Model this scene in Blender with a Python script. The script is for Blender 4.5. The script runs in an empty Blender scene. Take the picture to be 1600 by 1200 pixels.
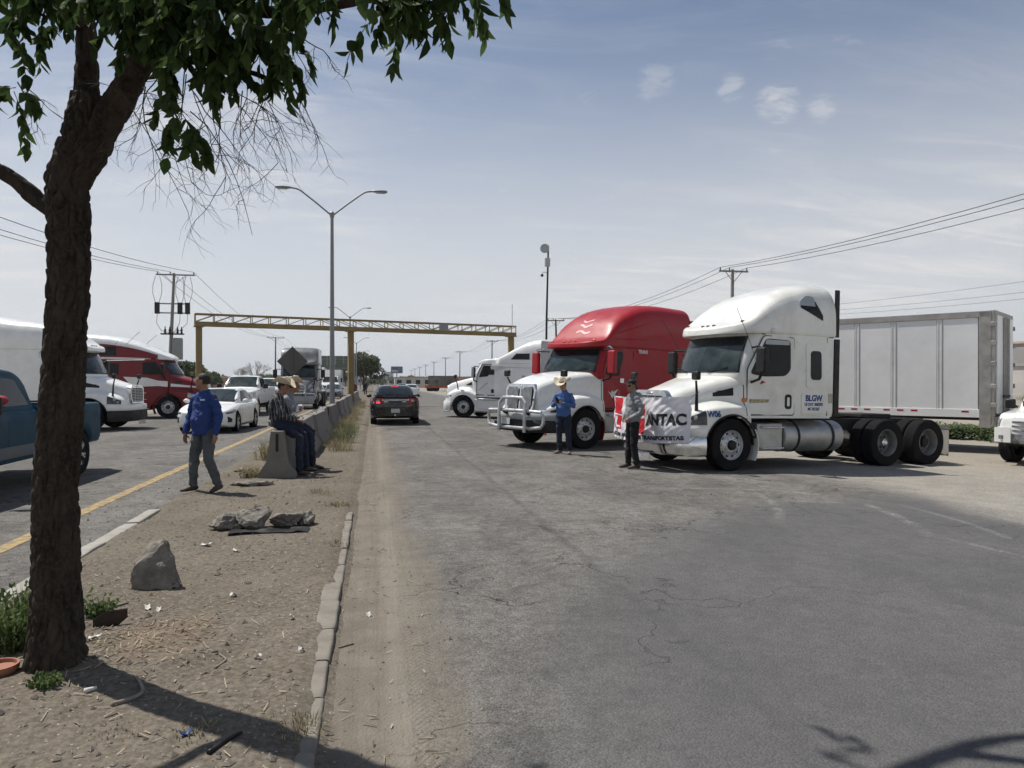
import bpy, bmesh, math, random
import numpy as np
from mathutils import Vector, Matrix, noise as mn
R = math.radians
pi = math.pi
random.seed(11)
scene = bpy.context.scene
C = scene.collection

# ------------------------------------------------------------------ camera, sky, sun, exposure
YAW = R(10.6)                      # the road runs along +Y, the camera looks 10.6 degrees to its right
CAMZ = 1.66
cam_data = bpy.data.cameras.new('camera')
cam = bpy.data.objects.new('camera', cam_data)
C.objects.link(cam)
cam.location = (0, 0, CAMZ)
cam.rotation_euler = (R(90 - 0.15), 0, -YAW)
cam_data.sensor_width = 36
cam_data.lens = 36 * 1150 / 1600
cam_data.clip_start = 0.05
cam_data.clip_end = 20000
scene.camera = cam

SUN_DIR = Vector((-0.779, 0.624, 0)).normalized() * math.cos(R(60)) + Vector((0, 0, math.sin(R(60))))
world = bpy.data.worlds.new('World')
scene.world = world
world.use_nodes = True
wn = world.node_tree.nodes
wl = world.node_tree.links
wn.clear()
wout = wn.new('ShaderNodeOutputWorld')
bg = wn.new('ShaderNodeBackground')
sky = wn.new('ShaderNodeTexSky')
sky.sky_type = 'NISHITA'
sky.sun_disc = False
sky.sun_elevation = R(60)
sky.sun_rotation = math.atan2(SUN_DIR.x, SUN_DIR.y)
sky.altitude = 1100
sky.air_density = 1.0
sky.dust_density = 0.7
sky.ozone_density = 2.0
bg.inputs['Strength'].default_value = 0.070
wl.new(sky.outputs[0], bg.inputs['Color'])
# thin high cloud: veil and streaks on a plane far overhead
bg2 = wn.new('ShaderNodeBackground')
bg2.inputs['Color'].default_value = (1.0, 0.985, 0.975, 1)
bg2.inputs['Strength'].default_value = 0.62
geo = wn.new('ShaderNodeTexCoord')
sep = wn.new('ShaderNodeSeparateXYZ')
wl.new(geo.outputs['Generated'], sep.inputs[0])


def wmath(op, a, b=None, clamp=False):
    n = wn.new('ShaderNodeMath')
    n.operation = op
    n.use_clamp = clamp
    for i, v in enumerate((a, b)):
        if v is None:
            continue
        if isinstance(v, (int, float)):
            n.inputs[i].default_value = v
        else:
            wl.new(v, n.inputs[i])
    return n.outputs[0]


zz = wmath('ADD', wmath('MAXIMUM', sep.outputs['Z'], 0.0), 0.12)
px = wmath('DIVIDE', sep.outputs['X'], zz)
py = wmath('DIVIDE', sep.outputs['Y'], zz)
comb = wn.new('ShaderNodeCombineXYZ')
wl.new(px, comb.inputs[0])
wl.new(py, comb.inputs[1])


def wnoise(scale, rot, sx, sy, detail, rough, dist=0.0, off=(0, 0, 0)):
    mp = wn.new('ShaderNodeMapping')
    mp.inputs['Rotation'].default_value = (0, 0, rot)
    mp.inputs['Scale'].default_value = (sx, sy, 1)
    mp.inputs['Location'].default_value = off
    wl.new(comb.outputs[0], mp.inputs[0])
    n = wn.new('ShaderNodeTexNoise')
    n.inputs['Scale'].default_value = scale
    n.inputs['Detail'].default_value = detail
    n.inputs['Roughness'].default_value = rough
    n.inputs['Distortion'].default_value = dist
    wl.new(mp.outputs[0], n.inputs['Vector'])
    return n.outputs[0]


def wramp(v, a, b):
    n = wn.new('ShaderNodeMapRange')
    n.interpolation_type = 'SMOOTHSTEP'
    n.inputs[1].default_value = a
    n.inputs[2].default_value = b
    wl.new(v, n.inputs[0])
    return n.outputs[0]


veil = wramp(wnoise(0.5, 0.3, 1, 0.55, 4, 0.5, 0.6, (3.1, 0.4, 0)), 0.33, 0.72)
streak = wramp(wnoise(2.6, 0.45, 0.45, 1.7, 7, 0.64, 1.2, (1.3, 2.0, 0)), 0.40, 0.74)
puff = wramp(wnoise(6.5, 0.2, 1, 0.8, 7, 0.62, 0.5, (0.35, 0.1, 0)), 0.63, 0.74)
low = wramp(sep.outputs['Z'], 0.50, 0.08)
cover = wmath('ADD', wmath('MULTIPLY', veil, 0.07), wmath('MULTIPLY', wmath('MULTIPLY', streak, veil), 0.55))
cover = wmath('ADD', cover, wmath('MULTIPLY', puff, 0.16))
cover = wmath('ADD', cover, wmath('MULTIPLY', low, 0.74), clamp=True)
# four small ragged clouds high over the lorries
frag = wnoise(17.0, 0.5, 0.9, 1.2, 6, 0.68, 0.5, (0.3, 0.7, 0))
for (az, el, rad_, amt) in ((21.6, 21.8, 2.0, 0.20), (27.2, 20.9, 1.5, 0.26), (30.4, 19.6, 2.1, 0.34), (33.4, 18.9, 1.4, 0.26)):
    n = wn.new('ShaderNodeVectorMath')
    n.operation = 'DOT_PRODUCT'
    wl.new(geo.outputs['Generated'], n.inputs[0])
    n.inputs[1].default_value = (math.sin(R(az)) * math.cos(R(el)), math.cos(R(az)) * math.cos(R(el)), math.sin(R(el)))
    core = wramp(n.outputs['Value'], math.cos(R(rad_)), math.cos(R(rad_ * 0.15)))
    cl = wramp(wmath('ADD', wmath('MULTIPLY', core, 0.30), frag), 0.60, 0.92)
    cover = wmath('ADD', cover, wmath('MULTIPLY', wmath('MULTIPLY', cl, core), amt), clamp=True)
mixw = wn.new('ShaderNodeMixShader')
wl.new(cover, mixw.inputs[0])
wl.new(bg.outputs[0], mixw.inputs[1])
wl.new(bg2.outputs[0], mixw.inputs[2])
wl.new(mixw.outputs[0], wout.inputs[0])

sun_data = bpy.data.lights.new('sun', 'SUN')
sun_data.energy = 4.4
sun_data.angle = R(0.6)
sun_data.color = (1.0, 0.955, 0.88)
sun = bpy.data.objects.new('sun', sun_data)
C.objects.link(sun)
sun.rotation_euler = SUN_DIR.to_track_quat('Z', 'Y').to_euler()
sun.location = (-20, 20, 40)

vs = scene.view_settings
vs.view_transform = 'Standard'
vs.look = 'None'
vs.exposure = 0.34
vs.gamma = 1.0
vs.use_curve_mapping = False
scene.render.engine = 'CYCLES'
scene.cycles.use_denoising = True
scene.cycles.use_adaptive_sampling = True
scene.cycles.adaptive_threshold = 0.02
scene.cycles.max_bounces = 5
scene.cycles.diffuse_bounces = 2
scene.cycles.glossy_bounces = 2
scene.cycles.transmission_bounces = 4
scene.cycles.transparent_max_bounces = 8
scene.cycles.caustics_reflective = False
scene.cycles.caustics_refractive = False


# ------------------------------------------------------------------ helpers
def W(u, d, z=0.0):
    """world point at depth d (m) in the photograph's column u"""
    X = (u - 800) / 1150 * d
    c, s = math.cos(YAW), math.sin(YAW)
    return Vector((X * c + d * s, -X * s + d * c, z))


def gz(x, y=0):
    """height of the ground: the right carriageway falls 2.2 % to its right"""
    return -0.022 * min(max(x - 2.75, 0), 13.75)


def pchip(T):
    xs = [t[0] for t in T]
    ys = [t[1] for t in T]
    if xs[0] > xs[-1]:
        xs = xs[::-1]
        ys = ys[::-1]
    n = len(xs)
    h = [xs[i + 1] - xs[i] for i in range(n - 1)]
    dl = [(ys[i + 1] - ys[i]) / h[i] for i in range(n - 1)]
    m = [0.0] * n
    if n == 2:
        m = [dl[0], dl[0]]
    else:
        m[0], m[-1] = dl[0], dl[-1]
        for i in range(1, n - 1):
            if dl[i - 1] * dl[i] > 0:
                w1 = 2 * h[i] + h[i - 1]
                w2 = h[i] + 2 * h[i - 1]
                m[i] = (w1 + w2) / (w1 / dl[i - 1] + w2 / dl[i])

    def f(x):
        if x <= xs[0]:
            return ys[0]
        if x >= xs[-1]:
            return ys[-1]
        i = 0
        while x > xs[i + 1]:
            i += 1
        t = (x - xs[i]) / h[i]
        t2, t3 = t * t, t * t * t
        return ((2 * t3 - 3 * t2 + 1) * ys[i] + (t3 - 2 * t2 + t) * h[i] * m[i]
                + (-2 * t3 + 3 * t2) * ys[i + 1] + (t3 - t2) * h[i] * m[i + 1])
    return f


def lin(a, b, n):
    return [a + (b - a) * i / (n - 1) for i in range(n)]


def fillet(pts, r, n=4, closed=False):
    """round the corners of a 2-D polyline, always the same number of points"""
    out = []
    N = len(pts)
    for i, p in enumerate(pts):
        if not closed and i in (0, N - 1):
            out.append(tuple(p))
            continue
        P = Vector(p)
        A = Vector(pts[i - 1])
        B = Vector(pts[(i + 1) % N])
        ri = r[i] if isinstance(r, (list, tuple)) else r
        la, lb = (A - P).length, (B - P).length
        if la < 1e-6 or lb < 1e-6 or ri <= 0:
            out += [tuple(P)] * (n + 1)
            continue
        q0 = P + (A - P) / la * min(ri, la * 0.48)
        q1 = P + (B - P) / lb * min(ri, lb * 0.48)
        for k in range(n + 1):
            t = k / n
            out.append(tuple(q0 * (1 - t) ** 2 + P * 2 * t * (1 - t) + q1 * t * t))
    return out


class MB:
    """collects geometry; build() links it as ONE mesh object"""

    def __init__(self):
        self.v = []
        self.f = []

    def add(self, vs, fs, M=None):
        o = len(self.v)
        self.v += [tuple(M @ Vector(p)) for p in vs] if M else [tuple(p) for p in vs]
        self.f += [tuple(i + o for i in f) for f in fs]
        return self

    def box(self, c, s, M=None, rz=0):
        x, y, z = s[0] / 2, s[1] / 2, s[2] / 2
        v = [(-x, -y, -z), (x, -y, -z), (x, y, -z), (-x, y, -z), (-x, -y, z), (x, -y, z), (x, y, z), (-x, y, z)]
        T = Matrix.Translation(c) @ Matrix.Rotation(rz, 4, 'Z')
        if M:
            T = M @ T
        return self.add(v, [(0, 3, 2, 1), (4, 5, 6, 7), (0, 1, 5, 4), (1, 2, 6, 5), (2, 3, 7, 6), (3, 0, 4, 7)], T)

    def bar(self, p0, p1, w, h, up=(0, 0, 1)):
        p0, p1 = Vector(p0), Vector(p1)
        d = (p1 - p0)
        L = d.length
        d = d / L
        u = Vector(up)
        if abs(d.dot(u)) > 0.98:
            u = Vector((1, 0, 0))
        s = d.cross(u).normalized()
        u = s.cross(d)
        M = Matrix((d, s, u)).transposed().to_4x4()
        M.translation = (p0 + p1) / 2
        return self.box((0, 0, 0), (L, w, h), M)

    def rings(self, rs, cap=True, closed=True):
        n = len(rs[0])
        o = len(self.v)
        for r in rs:
            self.v += [tuple(p) for p in r]
        m = n if closed else n - 1
        for i in range(len(rs) - 1):
            for j in range(m):
                a = o + i * n + j
                b = o + i * n + (j + 1) % n
                self.f.append((a, b, b + n, a + n))
        if cap:
            self.f.append(tuple(o + j for j in range(n))[::-1])
            self.f.append(tuple(o + (len(rs) - 1) * n + j for j in range(n)))
        return self

    def tube(self, path, r, n=8, cap=True, side=None, sq=1.0):
        path = [Vector(p) for p in path]
        m = len(path)
        rs = r if isinstance(r, (list, tuple)) else [r] * m
        ref = Vector(side) if side else None
        out = []
        for i, p in enumerate(path):
            t = (path[min(i + 1, m - 1)] - path[max(i - 1, 0)])
            if t.length < 1e-9:
                t = Vector((0, 0, 1))
            t.normalize()
            if ref is None:
                ref = t.orthogonal().normalized()
            s = (ref - t * ref.dot(t))
            if s.length < 1e-5:
                s = t.orthogonal()
            s.normalize()
            ref = s if side is None else ref
            b = t.cross(s)
            q = rs[i]
            ra, rb = q if isinstance(q, (list, tuple)) else (q, q * sq)
            out.append([p + s * math.cos(2 * pi * k / n) * ra + b * math.sin(2 * pi * k / n) * rb for k in range(n)])
        return self.rings(out, cap)

    def lathe(self, prof, n=32, M=None, axis='Y', cap=True):
        """profile (radius, along axis)"""
        vs = []
        for (r, h) in prof:
            for k in range(n):
                a = 2 * pi * k / n
                vs.append((r * math.cos(a), h, r * math.sin(a)) if axis == 'Y' else (r * math.cos(a), r * math.sin(a), h))
        fs = []
        for i in range(len(prof) - 1):
            for k in range(n):
                a, b = i * n + k, i * n + (k + 1) % n
                fs.append((a, b, b + n, a + n))
        if cap and prof[0][0] > 1e-6:
            fs.append(tuple(range(n)))
        if cap and prof[-1][0] > 1e-6:
            fs.append(tuple((len(prof) - 1) * n + k for k in range(n)))
        return self.add(vs, fs, M)

    def prism(self, poly, fn, th):
        """poly of 2-D points; fn(p, off) gives the 3-D point at offset off along the outward side"""
        n = len(poly)
        vs = [fn(p, 0) for p in poly] + [fn(p, th) for p in poly]
        fs = [tuple(range(n)), tuple(range(2 * n - 1, n - 1, -1))]
        for i in range(n):
            j = (i + 1) % n
            fs.append((i, j, j + n, i + n))
        return self.add(vs, fs)

    def grid(self, fn, us, vs_):
        o = len(self.v)
        n = len(vs_)
        for u in us:
            for v in vs_:
                self.v.append(tuple(fn(u, v)))
        for i in range(len(us) - 1):
            for j in range(n - 1):
                a = o + i * n + j
                self.f.append((a, a + 1, a + n + 1, a + n))
        return self

    def slab(self, fn, us, vs_, th):
        """curved sheet with thickness: fn(u, v, off)"""
        o = len(self.v)
        nu, n = len(us), len(vs_)
        for off in (0, th):
            for u in us:
                for v in vs_:
                    self.v.append(tuple(fn(u, v, off)))
        K = nu * n
        for i in range(nu - 1):
            for j in range(n - 1):
                a = o + i * n + j
                self.f.append((a, a + n, a + n + 1, a + 1))
                self.f.append((a + K, a + K + 1, a + K + n + 1, a + K + n))
        for i in range(nu - 1):
            for j in (0, n - 1):
                a = o + i * n + j
                self.f.append((a, a + n, a + n + K, a + K))
        for j in range(n - 1):
            for i in (0, nu - 1):
                a = o + i * n + j
                self.f.append((a, a + 1, a + 1 + K, a + K))
        return self

    def ball(self, c, r, nu=14, nv=9, M=None):
        rx, ry, rz = r if isinstance(r, (list, tuple)) else (r, r, r)
        vs, fs = [], []
        for i in range(nv + 1):
            a = pi * i / nv
            for k in range(nu):
                b = 2 * pi * k / nu
                p = Vector((rx * math.sin(a) * math.cos(b), ry * math.sin(a) * math.sin(b), rz * math.cos(a)))
                if M:
                    p = M @ p
                vs.append(p + Vector(c))
        for i in range(nv):
            for k in range(nu):
                p, q = i * nu + k, i * nu + (k + 1) % nu
                fs.append((p, q, q + nu, p + nu))
        return self.add(vs, fs)

    def mesh(self, name, mat, smooth=32, fix=True):
        me = bpy.data.meshes.new(name)
        me.from_pydata(self.v, [], self.f)
        if fix:
            bm = bmesh.new()
            bm.from_mesh(me)
            bmesh.ops.remove_doubles(bm, verts=bm.verts, dist=1e-5)
            bmesh.ops.recalc_face_normals(bm, faces=bm.faces)
            bm.to_mesh(me)
            bm.free()
        if smooth:
            me.shade_smooth()
            if smooth < 180:
                me.set_sharp_from_angle(angle=R(smooth))
        if mat:
            me.materials.append(mat)
        me.update()
        return me

    def build(self, name, mat, parent=None, smooth=32, bevel=0, fix=True, seg=2):
        o = bpy.data.objects.new(name, self.mesh(name, mat, smooth, fix))
        C.objects.link(o)
        if parent:
            o.parent = parent
        if bevel:
            b = o.modifiers.new('bevel', 'BEVEL')
            b.width = bevel
            b.segments = seg
            b.limit_method = 'ANGLE'
            b.angle_limit = R(40)
            b.harden_normals = False
        return o


def inst(name, me, parent=None, loc=(0, 0, 0), rot=(0, 0, 0), sc=(1, 1, 1)):
    o = bpy.data.objects.new(name, me)
    C.objects.link(o)
    o.parent = parent
    o.location = loc
    o.rotation_euler = rot
    o.scale = sc
    return o


def empty(name, loc=(0, 0, 0), rz=0):
    o = bpy.data.objects.new(name, None)
    o.empty_display_size = 0.2
    C.objects.link(o)
    o.location = loc
    o.rotation_euler = (0, 0, rz)
    return o


def tag(o, label=None, cat=None, group=None, kind=None):
    for k, v in (('label', label), ('category', cat), ('group', group), ('kind', kind)):
        if v:
            o[k] = v
    return o


def copy_tree(o, parent=None):
    c = o.copy()
    C.objects.link(c)
    c.parent = parent
    for ch in list(o.children):
        copy_tree(ch, c)
    return c


def place(o, x, y, heading, z=None, tilt=True):
    """stand a thing on the ground, following the fall of the road"""
    e = 1.2
    n = Vector((-(gz(x + e) - gz(x - e)) / (2 * e), 0, 1)).normalized() if tilt else Vector((0, 0, 1))
    f = Vector((math.cos(heading), math.sin(heading), 0))
    f = (f - n * f.dot(n)).normalized()
    l = n.cross(f)
    M = Matrix((f, l, n)).transposed().to_4x4()
    M.translation = (x, y, gz(x, y) if z is None else z)
    o.matrix_world = M
    o.location, q, _ = M.decompose()
    o.rotation_euler = q.to_euler()
    return o


def text_mesh(body, size, mat, name='lettering', th=0.002, bold=0.0, sx=1.0):
    cu = bpy.data.curves.new(name, 'FONT')
    cu.body = body
    cu.size = size
    cu.extrude = th
    cu.offset = bold
    cu.align_x = 'CENTER'
    cu.align_y = 'CENTER'
    cu.resolution_u = 4
    ob = bpy.data.objects.new(name, cu)
    C.objects.link(ob)
    bpy.context.view_layer.update()
    me = bpy.data.meshes.new_from_object(ob.evaluated_get(bpy.context.evaluated_depsgraph_get()))
    bpy.data.objects.remove(ob)
    me.name = name
    me.materials.clear()
    me.materials.append(mat)
    if sx != 1.0:
        for v in me.vertices:
            v.co.x *= sx
    return me


# ------------------------------------------------------------------ materials
MAT = {}


def nmat(name):
    m = bpy.data.materials.new(name)
    m.use_nodes = True
    nt = m.node_tree
    b = nt.nodes['Principled BSDF']
    return m, nt, b


class NT:
    """short-hand for node graphs"""

    def __init__(self, nt):
        self.nt = nt
        self.N = nt.nodes
        self.L = nt.links
        self._tc = None

    def tc(self, out='Object'):
        if self._tc is None:
            self._tc = self.N.new('ShaderNodeTexCoord')
        return self._tc.outputs[out]

    def mapv(self, sc=(1, 1, 1), rot=(0, 0, 0), loc=(0, 0, 0), src=None):
        n = self.N.new('ShaderNodeMapping')
        n.inputs['Scale'].default_value = sc
        n.inputs['Rotation'].default_value = rot
        n.inputs['Location'].default_value = loc
        self.L.new(src or self.tc(), n.inputs[0])
        return n.outputs[0]

    def noise(self, scale, detail=4, rough=0.55, dist=0.0, vec=None):
        n = self.N.new('ShaderNodeTexNoise')
        n.inputs['Scale'].default_value = scale
        n.inputs['Detail'].default_value = detail
        n.inputs['Roughness'].default_value = rough
        n.inputs['Distortion'].default_value = dist
        self.L.new(vec or self.tc(), n.inputs['Vector'])
        return n.outputs[0]

    def voro(self, scale, feature='F1', vec=None, out='Distance', rand=1.0):
        n = self.N.new('ShaderNodeTexVoronoi')
        n.feature = feature
        n.inputs['Scale'].default_value = scale
        n.inputs['Randomness'].default_value = rand
        self.L.new(vec or self.tc(), n.inputs['Vector'])
        return n.outputs[out]

    def math(self, op, a, b=None, clamp=False):
        n = self.N.new('ShaderNodeMath')
        n.operation = op
        n.use_clamp = clamp
        for i, v in enumerate((a, b)):
            if v is None:
                continue
            if isinstance(v, (int, float)):
                n.inputs[i].default_value = v
            else:
                self.L.new(v, n.inputs[i])
        return n.outputs[0]

    def ramp(self, v, a, b, lo=0.0, hi=1.0, smooth=True):
        n = self.N.new('ShaderNodeMapRange')
        n.interpolation_type = 'SMOOTHSTEP' if smooth else 'LINEAR'
        n.inputs[1].default_value = a
        n.inputs[2].default_value = b
        n.inputs[3].default_value = lo
        n.inputs[4].default_value = hi
        self.L.new(v, n.inputs[0])
        return n.outputs[0]

    def mix(self, f, a, b, mode='MIX'):
        n = self.N.new('ShaderNodeMix')
        n.data_type = 'RGBA'
        n.blend_type = mode
        for i, v in ((0, f), (6, a), (7, b)):
            if isinstance(v, (int, float)):
                n.inputs[i].default_value = v
            elif isinstance(v, (tuple, list)):
                n.inputs[i].default_value = (v[0], v[1], v[2], 1)
            else:
                self.L.new(v, n.inputs[i])
        return n.outputs[2]

    def bump(self, h, strength, dist, normal=None):
        n = self.N.new('ShaderNodeBump')
        n.inputs['Strength'].default_value = strength
        n.inputs['Distance'].default_value = dist
        self.L.new(h, n.inputs['Height'])
        if normal:
            self.L.new(normal, n.inputs['Normal'])
        return n.outputs[0]

    def sepxyz(self, src=None):
        n = self.N.new('ShaderNodeSeparateXYZ')
        self.L.new(src or self.tc(), n.inputs[0])
        return n.outputs


def simple(name, col, rough=0.6, metal=0.0, var=0.12, vs_=6.0, bump=0.0, bs=60.0, coat=0.0, dust=0.0, spec=0.5,
           dustcol=(0.30, 0.25, 0.19), bd=0.004, rvar=0.1):
    if name in MAT:
        return MAT[name]
    m, nt, b = nmat(name)
    t = NT(nt)
    n1 = t.noise(vs_, 5, 0.6)
    dark = tuple(c * (1 - var) for c in col)
    lite = tuple(min(c * (1 + var), 1) for c in col)
    c = t.mix(t.ramp(n1, 0.3, 0.7), dark, lite)
    rr = t.ramp(n1, 0.3, 0.7, max(rough - rvar, 0.02), min(rough + rvar, 1))
    if dust:
        n2 = t.ramp(t.noise(vs_ * 0.6, 7, 0.7, 0.4), 0.42, 0.75)
        f = t.math('MULTIPLY', n2, dust)
        c = t.mix(f, c, dustcol)
        rr = t.math('ADD', rr, t.math('MULTIPLY', f, 0.5), True)
    nt.links.new(c, b.inputs['Base Color'])
    nt.links.new(rr, b.inputs['Roughness'])
    b.inputs['Metallic'].default_value = metal
    b.inputs['Specular IOR Level'].default_value = spec
    if coat:
        b.inputs['Coat Weight'].default_value = coat
        b.inputs['Coat Roughness'].default_value = 0.06
    if bump:
        nt.links.new(t.bump(t.noise(bs, 4, 0.6), bump, bd), b.inputs['Normal'])
    MAT[name] = m
    return m


def paint(name, col, dust=0.25, rough=0.38, coat=0.7, spec=0.5):
    return simple(name, col, rough, 0, 0.05, 2.6, coat=coat, dust=dust, rvar=0.09, bump=0.10, bs=3.5, bd=0.02, spec=spec)


def emis(name, col, strength, base=None):
    m, nt, b = nmat(name)
    b.inputs['Base Color'].default_value = (*(base or col), 1)
    b.inputs['Emission Color'].default_value = (*col, 1)
    b.inputs['Emission Strength'].default_value = strength
    b.inputs['Roughness'].default_value = 0.25
    MAT[name] = m
    return m


def glass(name, col=(0.006, 0.008, 0.009), rough=0.04, haze=0.0, spec=0.22):
    m, nt, b = nmat(name)
    t = NT(nt)
    c = t.mix(t.ramp(t.noise(1.3, 4, 0.6, 0.5), 0.35, 0.75), col, tuple(c * 1.9 + haze * 0.25 for c in col))
    nt.links.new(c, b.inputs['Base Color'])
    nt.links.new(t.ramp(t.noise(9, 5, 0.7), 0.3, 0.8, rough, rough + 0.12), b.inputs['Roughness'])
    b.inputs['Specular IOR Level'].default_value = spec
    MAT[name] = m
    return m


white_paint = paint('white_paint', (0.76, 0.77, 0.75), 0.16)
cream_paint = paint('aged_white_paint', (0.73, 0.735, 0.69), 0.30)
red_paint = paint('red_paint', (0.31, 0.004, 0.011), 0.05, 0.42, 0.15, 0.35)
wine_paint = paint('wine_red_paint', (0.17, 0.004, 0.010), 0.05, 0.42, 0.15, 0.35)
blue_paint = paint('faded_blue_paint', (0.016, 0.058, 0.094), 0.04, 0.55, 0.0, 0.12)
black_paint = paint('black_paint', (0.003, 0.003, 0.004), 0.02, 0.25, 0.5)
grey_paint = paint('grey_paint', (0.10, 0.105, 0.115), 0.2)
silver_paint = paint('silver_paint', (0.33, 0.36, 0.37), 0.12)
chrome = simple('chrome', (0.70, 0.71, 0.72), 0.16, 1.0, 0.08, 5, dust=0.22)
alu = simple('aluminium', (0.52, 0.53, 0.54), 0.36, 0.5, 0.16, 7, dust=0.25, dustcol=(0.2, 0.17, 0.14))
dull_alu = simple('dull_aluminium', (0.42, 0.42, 0.41), 0.5, 0.85, 0.2, 3, bump=0.15, bs=30, dust=0.45)
tyre_rub = simple('tyre_rubber', (0.010, 0.010, 0.011), 0.85, 0, 0.3, 9, dust=0.14, dustcol=(0.08, 0.072, 0.06), bump=0.3, bs=90, spec=0.15)
plastic = simple('black_plastic', (0.010, 0.010, 0.011), 0.5, 0, 0.2, 9, dust=0.10, bump=0.1, bs=150, spec=0.3)
rubber = simple('gasket_rubber', (0.012, 0.012, 0.012), 0.7, 0, 0.2, 9)
chassis_m = simple('chassis_black', (0.009, 0.0086, 0.0082), 0.7, 0, 0.3, 6, dust=0.35, dustcol=(0.075, 0.065, 0.055), bump=0.2)
tint = glass('window_glass')
shield = glass('windscreen_glass', (0.014, 0.022, 0.022), 0.03, 0.12, 0.35)
shield_hazy = glass('pale_windscreen_glass', (0.07, 0.09, 0.088), 0.05, 0.22)  # paler glass colour with stronger noise haze
lamp_glass = simple('headlamp_glass', (0.35, 0.36, 0.35), 0.10, 0.6, 0.25, 14)
dark_lamp = simple('smoked_lamp_glass', (0.05, 0.053, 0.055), 0.10, 0.2, 0.4, 8)
amber = simple('amber_lens', (0.55, 0.16, 0.01), 0.25, 0, 0.1, 20)
red_lens = simple('red_lens', (0.30, 0.008, 0.010), 0.2, 0, 0.2, 20)
brake_on = emis('lit_brake_lamp', (1.0, 0.05, 0.06), 1.2, (0.5, 0.02, 0.02))
plate_m = simple('number_plate', (0.55, 0.55, 0.53), 0.5, 0, 0.1, 20)
concrete = simple('barrier_concrete', (0.19, 0.178, 0.162), 0.9, 0, 0.16, 4, bump=0.5, bs=45, dust=0.3, dustcol=(0.20, 0.17, 0.135))
stone = simple('broken_concrete', (0.205, 0.188, 0.162), 0.95, 0, 0.28, 9, bump=1.0, bs=55, dust=0.35, bd=0.012, dustcol=(0.16, 0.14, 0.11))
steel_pole = simple('galvanised_steel', (0.23, 0.24, 0.24), 0.5, 0.5, 0.12, 3, dust=0.15)
yellow_steel = simple('weathered_yellow_steel', (0.235, 0.17, 0.065), 0.75, 0, 0.2, 1.5, dust=0.6, dustcol=(0.185, 0.15, 0.10))
wood_pole = simple('wood_pole', (0.085, 0.072, 0.06), 0.9, 0, 0.25, 4, bump=0.5, bs=30)
cpole = simple('concrete_pole', (0.23, 0.225, 0.21), 0.85, 0, 0.1, 3)
wire_m = simple('cable', (0.02, 0.02, 0.022), 0.6, 0, 0.1, 3)
straw_hat = simple('straw', (0.62, 0.54, 0.40), 0.85, 0, 0.10, 30, bump=0.5, bs=220)
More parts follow.
